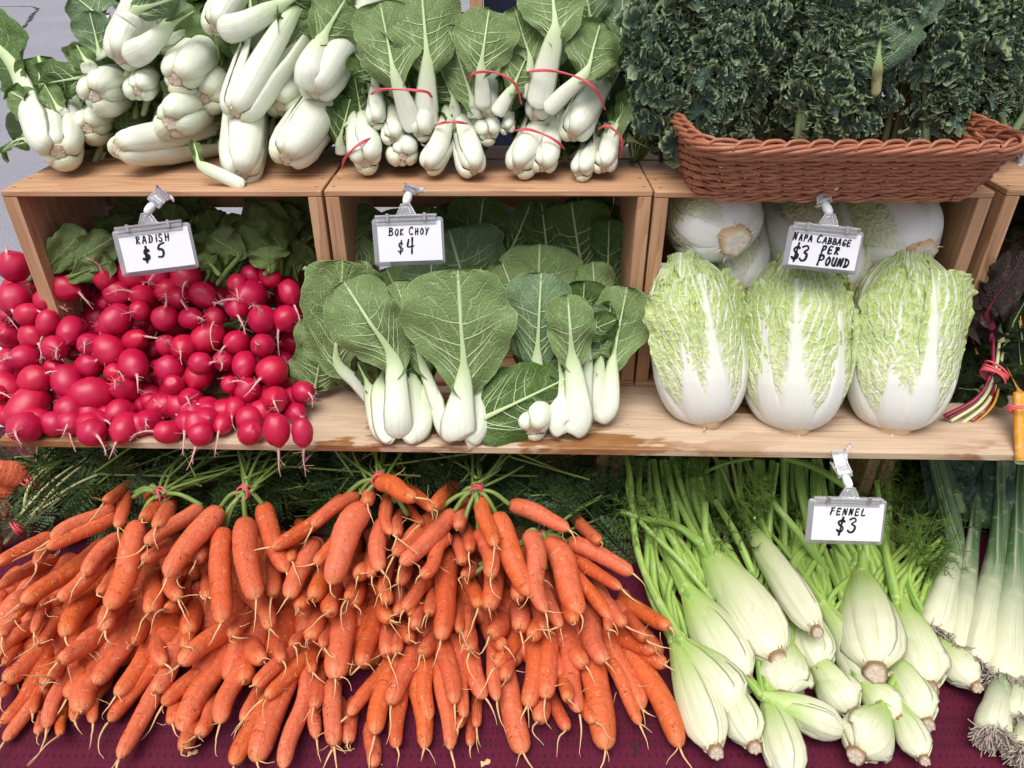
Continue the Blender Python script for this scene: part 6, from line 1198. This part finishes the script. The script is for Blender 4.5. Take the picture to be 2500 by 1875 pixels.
# ------------------------------------------------------------------ chard in the fourth crate
zH = crop(2240, 560, 2.592)
GRPH = 'chard bunches beside the napa cabbage'
o = thing('chard_bunch', at_y(*zH(240, 1230), .90), 'rainbow chard bunch with magenta, cream and yellow stalks under a pink band', 'chard', GRPH)
for i, (x1, y1, x2, y2, m, r) in enumerate([(165, 1185, 480, 650, CHARD_R, 13), (205, 1215, 520, 690, CHARD_W, 14), (255, 1245, 560, 700, CHARD_W, 14), (290, 1255, 530, 870, CHARD_R, 15), (318, 1262, 600, 830, CHARD_Y, 9), (185, 1200, 470, 760, CHARD_R, 10)]):
    p = at_y(*zH(x1, y1), .905); q = at_y(*zH(x2, y2), .99); bd = at_y(*zH(490+(x2-520)*.55, 905), .935); C = spline([p, p*.5+bd*.5+np.array([.012, -.004, -.004]), bd, q], 30); rr = r/2.592*depth(p)/FPX*1.05
    mb = MB(); mb.tube(C, rr*itp(np.linspace(0, 1, 30), [0, .1, .6, 1], [1.15, 1.05, .85, .7]), 10, flat=.75, A=None); st = put(mb, 'stalk', m, o)
    mb = MB(); mb.tube([p-(C[1]-C[0])*.05, p-(C[1]-C[0])*.12], rr*.9, 10); put(mb, 'cut_end', CHARD_W, st)
c = at_y(*zH(492, 905), .935); ring_band(o, c, at_y(*zH(560, 760), .96)-at_y(*zH(420, 1010), .92), .0185, .7, x=(1, 0, 0), loops=5, rad=.0017, jit=.003)
def hl(o, B, N, T_, w, Ys, mat, sd, **kw):
    P = [at_y(*zH(*q), y) for q, y in zip((B, N, T_), Ys)]; kw.setdefault('wb', .006); kw.setdefault('wn', .004); kw.setdefault('stalk_mat', CHARD_R); kw.setdefault('fray', .10); kw.setdefault('veins', False)
    return leaf(o, *P, w/2.592*depth(P[2])/FPX, mat, th=.006, kap=kw.pop('kap', 12), wav=.012, seed=sd, a=.5, b=.4, **kw)
hl(o, (480, 720), (470, 640), (270, 480), 170, (.98, .985, .97), LEAF_M, 701); hl(o, (490, 660), (470, 560), (560, 60), 260, (.985, .99, 1.03), LEAF_M, 702); hl(o, (470, 640), (440, 520), (700, 130), 240, (.97, .975, .98), LEAF_M, 703)
hl(o, (480, 620), (420, 560), (390, 330), 120, (.975, .98, .99), LEAF_M, 704); hl(o, (560, 640), (560, 560), (660, 40), 320, (1.03, 1.03, 1.08), LEAF_M, 705); hl(o, (580, 600), (600, 400), (720, 0), 300, (1.05, 1.06, 1.1), LEAF_M, 706)
hl(o, (530, 720), (520, 640), (560, 400), 120, (.98, .985, 1.0), LEAF_C, 707, stalk_mat=CHARD_W); hl(o, (560, 720), (590, 620), (700, 420), 170, (.98, .985, 1.0), LEAF_C, 708, stalk_mat=CHARD_W)
o2 = thing('chard_bunch', at_y(*zH(650, 1400), .86), 'chard bunch with thick yellow stalks hanging over the shelf edge at the photo border', 'chard', GRPH)
for i, (x1, x2) in enumerate([(655, 640), (690, 665), (720, 700)]):
    p = at_y(*zH(x1, 1470), .815); q = at_y(*zH(x2, 1040), .90); mb = MB(); mb.tube(spline([p, (p+q)/2, q], 16), .0082, 12, flat=.8); put(mb, 'stalk', CHARD_Y, o2); mb = MB(); mb.tube([p+(p-q)*.002, p-(q-p)*.012], .0078, 12); put(mb, 'cut_end', CHARD_W, o2)
ring_band(o2, at_y(*zH(680, 1130), .875), at_y(*zH(680, 1040), .89)-at_y(*zH(690, 1230), .86), .0235, .6, x=(1, 0, 0), loops=3, rad=.0016)
for k, (B, N, T_, w, Ys) in enumerate([((660, 1060), (640, 1020), (560, 860), 200, (.90, .91, .93)), ((680, 1000), (660, 930), (640, 700), 230, (.92, .93, .95)), ((700, 900), (680, 800), (640, 560), 260, (.94, .95, .99)), ((690, 760), (660, 640), (640, 440), 220, (.97, .98, 1.01)), ((400, 1000), (330, 960), (230, 880), 260, (.985, .985, .99)), ((420, 1080), (300, 1080), (160, 1150), 240, (.96, .96, .945)), ((400, 900), (380, 800), (330, 640), 240, (1.0, 1.0, 1.03)), ((330, 980), (260, 860), (300, 700), 230, (1.0, 1.0, 1.02)), ((450, 1060), (360, 1020), (250, 1000), 230, (.96, .965, .96)), ((620, 1040), (560, 1010), (430, 1000), 220, (.92, .925, .93)), ((700, 700), (700, 560), (560, 380), 220, (1.0, 1.01, 1.03)), ((720, 480), (720, 380), (600, 260), 240, (1.05, 1.06, 1.08)), ((560, 980), (600, 900), (700, 820), 200, (.93, .935, .94))]):
    hl(o2, B, N, T_, w, Ys, LEAF_C, 720+k, stalk_mat=CHARD_W if k % 3 else CHARD_Y)
for k in range(22):
    x, y = rg.uniform(150, 800), rg.uniform(-150, 1000); Yk = itp(y, [-150, 1000], [1.17, 1.03])+rg.uniform(-.02, .03)
    if x < 560-(y)*.42 and y < 650: x = 560-y*.42+rg.uniform(20, 200)
    hl(o2, (x, y+150), (x+20, y+60), (x+rg.uniform(-60, 60), y-120), rg.uniform(200, 300), (Yk, Yk, Yk+.02), LEAF_C if k % 3 else LEAF_M, 760+k)
# ------------------------------------------------------------------ price signs
GL = {  # handwriting strokes on a 0..1 (wide .7) cell
'A': [[(0, 0), (.36, 1), (.62, 0)], [(.12, .36), (.56, .38)]], 'B': [[(.05, 0), (.1, 1)], [(.02, .97), (.5, .9), (.52, .66), (.12, .54), (.62, .42), (.56, .08), (.02, 0)]], 'C': [[(.6, .86), (.42, 1), (.12, .72), (.06, .3), (.28, 0), (.62, .14)]], 'D': [[(.1, 0), (.1, 1)], [(.02, .98), (.5, .86), (.64, .48), (.46, .1), (.02, 0)]],
'E': [[(.56, .98), (.1, .96), (.06, .03), (.58, .05)], [(.08, .52), (.48, .54)]], 'F': [[(.62, 1), (.08, .92)], [(.22, .95), (.10, 0)], [(.16, .52), (.54, .58)]], 'G': [[(.6, .84), (.38, 1), (.08, .64), (.12, .12), (.44, .02), (.6, .34), (.34, .38)]], 'H': [[(.08, 0), (.12, 1)], [(.56, 0), (.6, 1)], [(.06, .48), (.62, .54)]], 'I': [[(.2, 0), (.24, 1)]],
'K': [[(.08, 0), (.12, 1)], [(.56, .96), (.12, .48), (.6, .02)]], 'L': [[(.12, 1), (.06, .03), (.62, .07)]], 'N': [[(.04, 0), (.14, 1), (.5, .04), (.62, 1)]], 'O': [[(.34, 1), (.08, .66), (.1, .2), (.34, 0), (.6, .3), (.58, .76), (.34, 1)]], 'P': [[(.08, -.05), (.14, 1)], [(.04, .95), (.5, .96), (.58, .66), (.36, .46), (.12, .46)]], 'R': [[(.08, 0), (.14, 1)], [(.02, .94), (.5, .96), (.54, .64), (.14, .5), (.62, .02)]],
'S': [[(.56, .9), (.3, 1), (.1, .8), (.2, .56), (.5, .42), (.52, .14), (.28, 0), (.04, .1)]], 'U': [[(.08, 1), (.08, .3), (.28, 0), (.52, .2), (.58, 1)], [(.58, .5), (.62, 0)]], 'Y': [[(.06, 1), (.3, .5)], [(.62, 1), (.2, -.05)]],
'$': [[(.56, .80), (.36, .90), (.10, .74), (.20, .52), (.5, .40), (.52, .18), (.28, .06), (.02, .16)], [(.34, 1.12), (.30, -.14)]], '3': [[(.08, .9), (.36, 1.02), (.54, .8), (.26, .56), (.58, .40), (.52, .06), (.22, -.04), (.04, .10)]], '4': [[(.14, .9), (.06, .42), (.6, .46)], [(.48, 1.05), (.46, -.12)]], '5': [[(.64, 1.06), (.20, .96), (.12, .60), (.44, .60), (.56, .30), (.40, .02), (.06, .04)]], ' ': []}
def write(mb, txt, x0, y0, h, adv, wd, rng, slant=.10, small=None, drift=0.):
    """flat ink ribbons in the sign plane; small = height of the letters after each first one"""
    x = x0; first = True
    for ch in txt:
        hh = h if (small is None or first) else small
        for st in GL[ch]:
            p = np.array(st)*np.array([hh*.80, hh]); p = p+rng.normal(size=p.shape)*hh*.018; p[:, 0] += p[:, 1]*slant; p = p+np.array([x, y0+(x-x0)*drift])
            q = spline(np.c_[p, np.zeros(len(p))], 22)[:, :2]; d = nrm(np.gradient(q, axis=0)); nn = np.stack([-d[:, 1], d[:, 0]], 1); ww = wd/2*(1+.18*np.sin(np.linspace(0, 7, 22)+rng.uniform(0, 6)))[:, None]
            P = np.stack([np.c_[q-nn*ww, np.full(22, .0)], np.c_[q+nn*ww, np.full(22, .0)]], 1); mb.grid(P)
            for e, dd in ((0, -1), (-1, 1)):
                a = np.linspace(-pi/2, pi/2, 6); arc = q[e]+dd*np.cos(a)[:, None]*d[e]*wd/2+np.sin(a)[:, None]*nn[e]*wd/2; V = np.c_[np.vstack([q[e][None], arc]), np.zeros(7)]; mb.add(V, None, [[0, i, i+1] for i in range(1, 6)])
        x += adv*(hh/h if small else 1.)*(.55 if ch == 'I' else .75 if ch == ' ' else 1.); first = ch == ' '
def rr_plate(mb, w, h, r, z0, z1, cx=0, cy=0, k=6):
    pts = []
    for (sx, sy, a0) in ((1, 1, 0), (-1, 1, 90), (-1, -1, 180), (1, -1, 270)):
        for a in np.linspace(a0, a0+90, k): pts.append((cx+sx*(w/2-r)+r*cos(radians(a)), cy+sy*(h/2-r)+r*sin(radians(a))))
    p = np.array(pts); n = len(p); P = np.stack([np.c_[p*0+np.array([cx, cy]), np.full(n, z1)], np.c_[p, np.full(n, z1)], np.c_[p, np.full(n, z0)], np.c_[p*0+np.array([cx, cy]), np.full(n, z0)]]); mb.grid(P, None, cv=True)
def sign(cpx, Y, wpx, hpx, roll, tilt, yaw, clip_px, clipY, label, lines, seed, hook=1):
    """cpx: centre of the sleeve in the photo, Y its distance, clip_px: shelf edge where the clip bites"""
    rng = np.random.default_rng(seed); c = at_y(*cpx, Y); s = depth(c)/FPX; w, h = wpx*s, hpx*s
    z = nrm(np.array([sin(yaw), -cos(tilt), sin(tilt)])); x = nrm(np.cross((0, 0, 1.), z)); y = np.cross(z, x); cr, sr = cos(roll), sin(roll); X = x*cr+y*sr; Yv = -x*sr+y*cr; M = np.stack([X, Yv, z], 1)
    o = thing('price_sign', c, label, 'price sign', 'handwritten price signs in clear holders'); g = lambda mb: setattr(mb, 'v', [v@M.T+c for v in mb.v]) or mb
    mb = MB(); rr_plate(mb, w, h, .0045, -.0010, .0011); slv = put(g(mb), 'sleeve', SLEEVE, o)
    mb = MB(); rr_plate(mb, w*.895, h*.83, .0008, .0018, .0022, .002, .000+h*.008); pp = put(g(mb), 'paper', PAPER, o, smooth=False)
    mb = MB()
    for ln in lines: write(mb, ln['t'], ln['x']*w, ln['y']*h, ln['h']*h*1.12, ln['a']*w*1.04, ln.get('w', .0012)*1.45, rng, small=ln.get('s', None) and ln['s']*h*1.12, slant=ln.get('sl', .1), drift=ln.get('d', 0.))
    mb.v = [v+np.array([0, 0, .0026]) for v in mb.v]; put(g(mb), 'lettering', INK, pp, smooth=False)
    # clamp bar, two metal pins
    mb = MB(); mb.box((-.002, h*.5+.0000, .003), (w*.86, .0095, .0050), bev=.0012); put(g(mb), 'clamp_bar', CLEAR, o, smooth=False)
    mb = MB(); mb.box((-.002, h*.5-.0075, .0032), (w*.84, .0030, .0008), bev=.0002); put(g(mb), 'clamp_lip', CLEAR, o, smooth=False)
    mb = MB(); mb.tube([(-w*.42, h*.5+.003, .0062), (w*.42, h*.5+.003, .0062)], .0018, 8); put(g(mb), 'hinge_rod', CLEAR, o)
    for sx in (-.27, .25):
        mb = MB(); mb.box((sx*w, h*.5+.001, .0065), (.0052, .0110, .0040), bev=.0010); put(g(mb), 'metal_pin', STEEL, o, smooth=False)
    # trapezoid neck, outlined
    mb = MB(); V = [(-.0135, h*.5+.0045), (.0125, h*.5+.0045), (.0055, h*.5+.0185), (-.0065, h*.5+.0185)]; 
    V3 = np.array([(*q, zz) for zz in (.0012, .0042) for q in V]); mb.add(V3, [[0, 1, 2, 3], [7, 6, 5, 4], [0, 4, 5, 1], [1, 5, 6, 2], [2, 6, 7, 3], [3, 7, 4, 0]]); put(g(mb), 'neck_plate', CLEAR, o, smooth=False)
    mb = MB(); mb.tube([(*V[0], .0045), (*V[3], .0045), (*V[2], .0045), (*V[1], .0045)], .0009, 6); mb.tube([(-.007, h*.5+.006, .0046), (-.0035, h*.5+.015, .0046), (.0025, h*.5+.015, .0046), (.006, h*.5+.006, .0046)], .0007, 6); put(g(mb), 'neck_ridge', CLEAR, o)
    # white ball joint towards the clip
    nb = c+M@np.array([-.0005, h*.5+.0185, .003]); ce = at_y(*clip_px, clipY); d = nrm(ce-nb); j1 = nb+d*.019
    mb = MB(); mb.tube(spline([nb-d*.001, nb+d*.003, nb+d*.010, nb+d*.016, j1], 9), [.003, .0048, .0056, .0058, .0060, .0058, .0052, .0044, .003], 14); put(mb, 'ball_joint', WHITEP, o)
    # clip: two jaws, springs and curled lever
    cx = nrm(np.cross(d, (0, -1, .1))); cz = np.cross(cx, d); Lc = np.linalg.norm(ce-j1)
    def cp(a, b, e): return j1+cx*a+d*b+cz*e
    hw = .0095
    for nm, prof in (('clip_jaw', [(0, .003), (.35, .004), (.7, .005), (.95, .0062), (1.15, .0085), (1.30, .014)]), ('clip_back_jaw', [(0, -.002), (.35, -.006), (.6, -.009), (.8, -.008), (1.0, -.010)])):
        C = spline([cp(0, q*Lc, e) for q, e in prof], 14); mb = MB(); T = nrm(np.gradient(C, axis=0)); nn = np.cross(cx, T); ww = hw*(1-.12*np.sin(np.linspace(0, pi, 14)))[:, None]
        P = np.stack([C-cx*ww-nn*.0009, C+cx*ww-nn*.0009, C+cx*ww+nn*.0009, C-cx*ww+nn*.0009], 1); mb.grid(P, None, cv=True); mb.grid(P[[0]].reshape(2, 2, 3)[:, :]); mb.grid(P[[-1]].reshape(2, 2, 3)); put(mb, nm, CLEAR, o, smooth=False)
        mb = MB(); [mb.tube(C+cx*sx*hw*.95*(1-.12*np.sin(np.linspace(0, pi, 14)))[:, None]+nn*.0015, .0011, 6) for sx in (-1, 1)]; put(mb, 'clip_rib', CLEAR, o)
    for q in (.28, .46):
        mb = MB(); mb.tube([cp(-hw*.7, q*Lc, .0050), cp(hw*.7, q*Lc, .0050)], .0020, 8); put(mb, 'spring_bar', CLEAR, o)
    mb = MB(); mb.tube([cp(-hw, .0, 0), cp(hw, .0, 0)], .0034, 10); put(mb, 'clip_hinge', CLEAR, o)
    C = spline([cp(hw*.8, .75*Lc, .004), cp(hw*1.1, 1.05*Lc, .007), cp(hw*1.4, 1.28*Lc, .013), cp(hw*2.0*hook, 1.30*Lc, .018)], 12); mb = MB(); mb.tube(C, .0016, 8, flat=2.2); put(mb, 'clip_lever', CLEAR, o)
    return o
sign((381, 610), .975, 188, 112, radians(5.8), radians(18), .05, (398, 470), .997, 'price sign for radish at $5, clipped to the first crate', [dict(t='RADISH', x=-.22, y=.17, h=.135, a=.079, w=.0013), dict(t='$', x=-.17, y=-.20, h=.23, a=.13, w=.0026), dict(t='5', x=.02, y=-.16, h=.24, a=.13, w=.0021)], 1)
sign((998, 590), .972, 173, 114, radians(2.0), radians(18), .0, (1002, 462), .997, 'price sign for bok choy at $4, clipped to the second crate', [dict(t='BOK CHOY', x=-.27, y=.145, h=.14, s=.115, a=.083, w=.0012), dict(t='$', x=-.16, y=-.22, h=.20, a=.13, w=.0013), dict(t='4', x=-.035, y=-.22, h=.26, a=.13, w=.0017)], 2)
sign((2008, 610), .925, 180, 104, radians(-4.5), radians(18), -.06, (2009, 490), .955, 'price sign for napa cabbage at $3 per pound, hanging under the wicker basket', [dict(t='NAPA CABBAGE', x=-.43, y=.17, h=.155, s=.122, a=.079, w=.0014, d=-.02), dict(t='$3', x=-.41, y=-.28, h=.30, a=.105, w=.0020), dict(t='PER', x=-.02, y=-.07, h=.145, a=.085, w=.0017), dict(t='POUND', x=-.045, y=-.34, h=.20, s=.165, a=.098, w=.0019)], 3)
sign((2064, 1274), .765, 186, 116, radians(.5), radians(20), -.05, (2046, 1120), .822, 'price sign for fennel at $3, clipped to the shelf board', [dict(t='FENNEL', x=-.22, y=.17, h=.135, s=.125, a=.082, w=.0014, d=-.01), dict(t='$', x=-.12, y=-.23, h=.28, a=.12, w=.0020), dict(t='3', x=.02, y=-.21, h=.28, a=.12, w=.0019)], 4)
# corner of one more sign at the photo edge, above the basket end
c = at_y(2588, 205, .93); o = thing('price_sign', c, 'blank edge of another clear price sign, barely in view beside the kale', 'price sign', 'handwritten price signs in clear holders')
M = basis(nrm(np.array([-.2, -1, .3])), (1, 0, .15)); mb = MB(); rr_plate(mb, .075, .062, .004, -.001, .001); mb.v = [v@M.T+c for v in mb.v]; put(mb, 'sleeve', SLEEVE, o); mb = MB(); rr_plate(mb, .068, .052, .001, .0016, .002); mb.v = [v@M.T+c for v in mb.v]; put(mb, 'paper', PAPER, o, smooth=False)
mb = MB(); mb.tube([c+np.array([0, .004, -.03]), c+np.array([.0, .02, -.10])], .004, 8); put(mb, 'holder_post', CLEAR, o)
# ------------------------------------------------------------------ scraps on the cloth
rg = np.random.default_rng(77)
for (x, y, L, a, lb) in [(1568, 1850, .020, 2.2, 'tiny green carrot frond scrap fallen on the maroon cloth below the last carrots'), (1318, 1866, .012, .6, 'small green frond crumb at the bottom of the cloth in the middle')]:
    p = at_z(x, y, TZ+.004); o = thing('frond_scrap', p, lb, 'leaf scrap'); inst(FRM[0], 'frond', o, basis((cos(a), sin(a), .08), (0, 0, 1))*L, p)
for (x, y, lb) in [(470, 1838, 'pale dry skin flake on the cloth under the long slanting carrots'), (1185, 1862, 'pale dusty flake on the cloth at the bottom of the photo')]:
    p = at_z(x, y, TZ+.003); mb = MB(); n = 9; a = np.arange(n)*2*pi/n; r = .006*(1+.4*np.sin(a*2)+.3*np.sin(a*5)); ring = np.c_[np.cos(a)*r, np.sin(a)*r*.7, .0008*np.sin(a*3)]
    P = np.stack([ring*0+np.array([0, 0, .0012]), ring]); mb.grid(P+p, None, cv=True); tag(put(mb, 'skin_flake', ROOTC), lb, 'scrap')
mb = MB()
for k in range(130):
    x, y = rg.uniform(0, 1700), rg.uniform(1700, 1872); p = at_z(x, y, TZ+.0022); s_ = rg.uniform(.0004, .0013); V = rg.normal(size=(4, 3))*s_; V[:, 2] = np.abs(V[:, 2]); mb.add(V+p, None, [[0, 1, 2], [0, 2, 3], [0, 3, 1], [1, 3, 2]])
tag(put(mb, 'soil_crumbs', m_plain('soil', (.06, .035, .02), .9, .1), smooth=False), 'crumbs of soil on the maroon cloth', None, None, 'stuff')
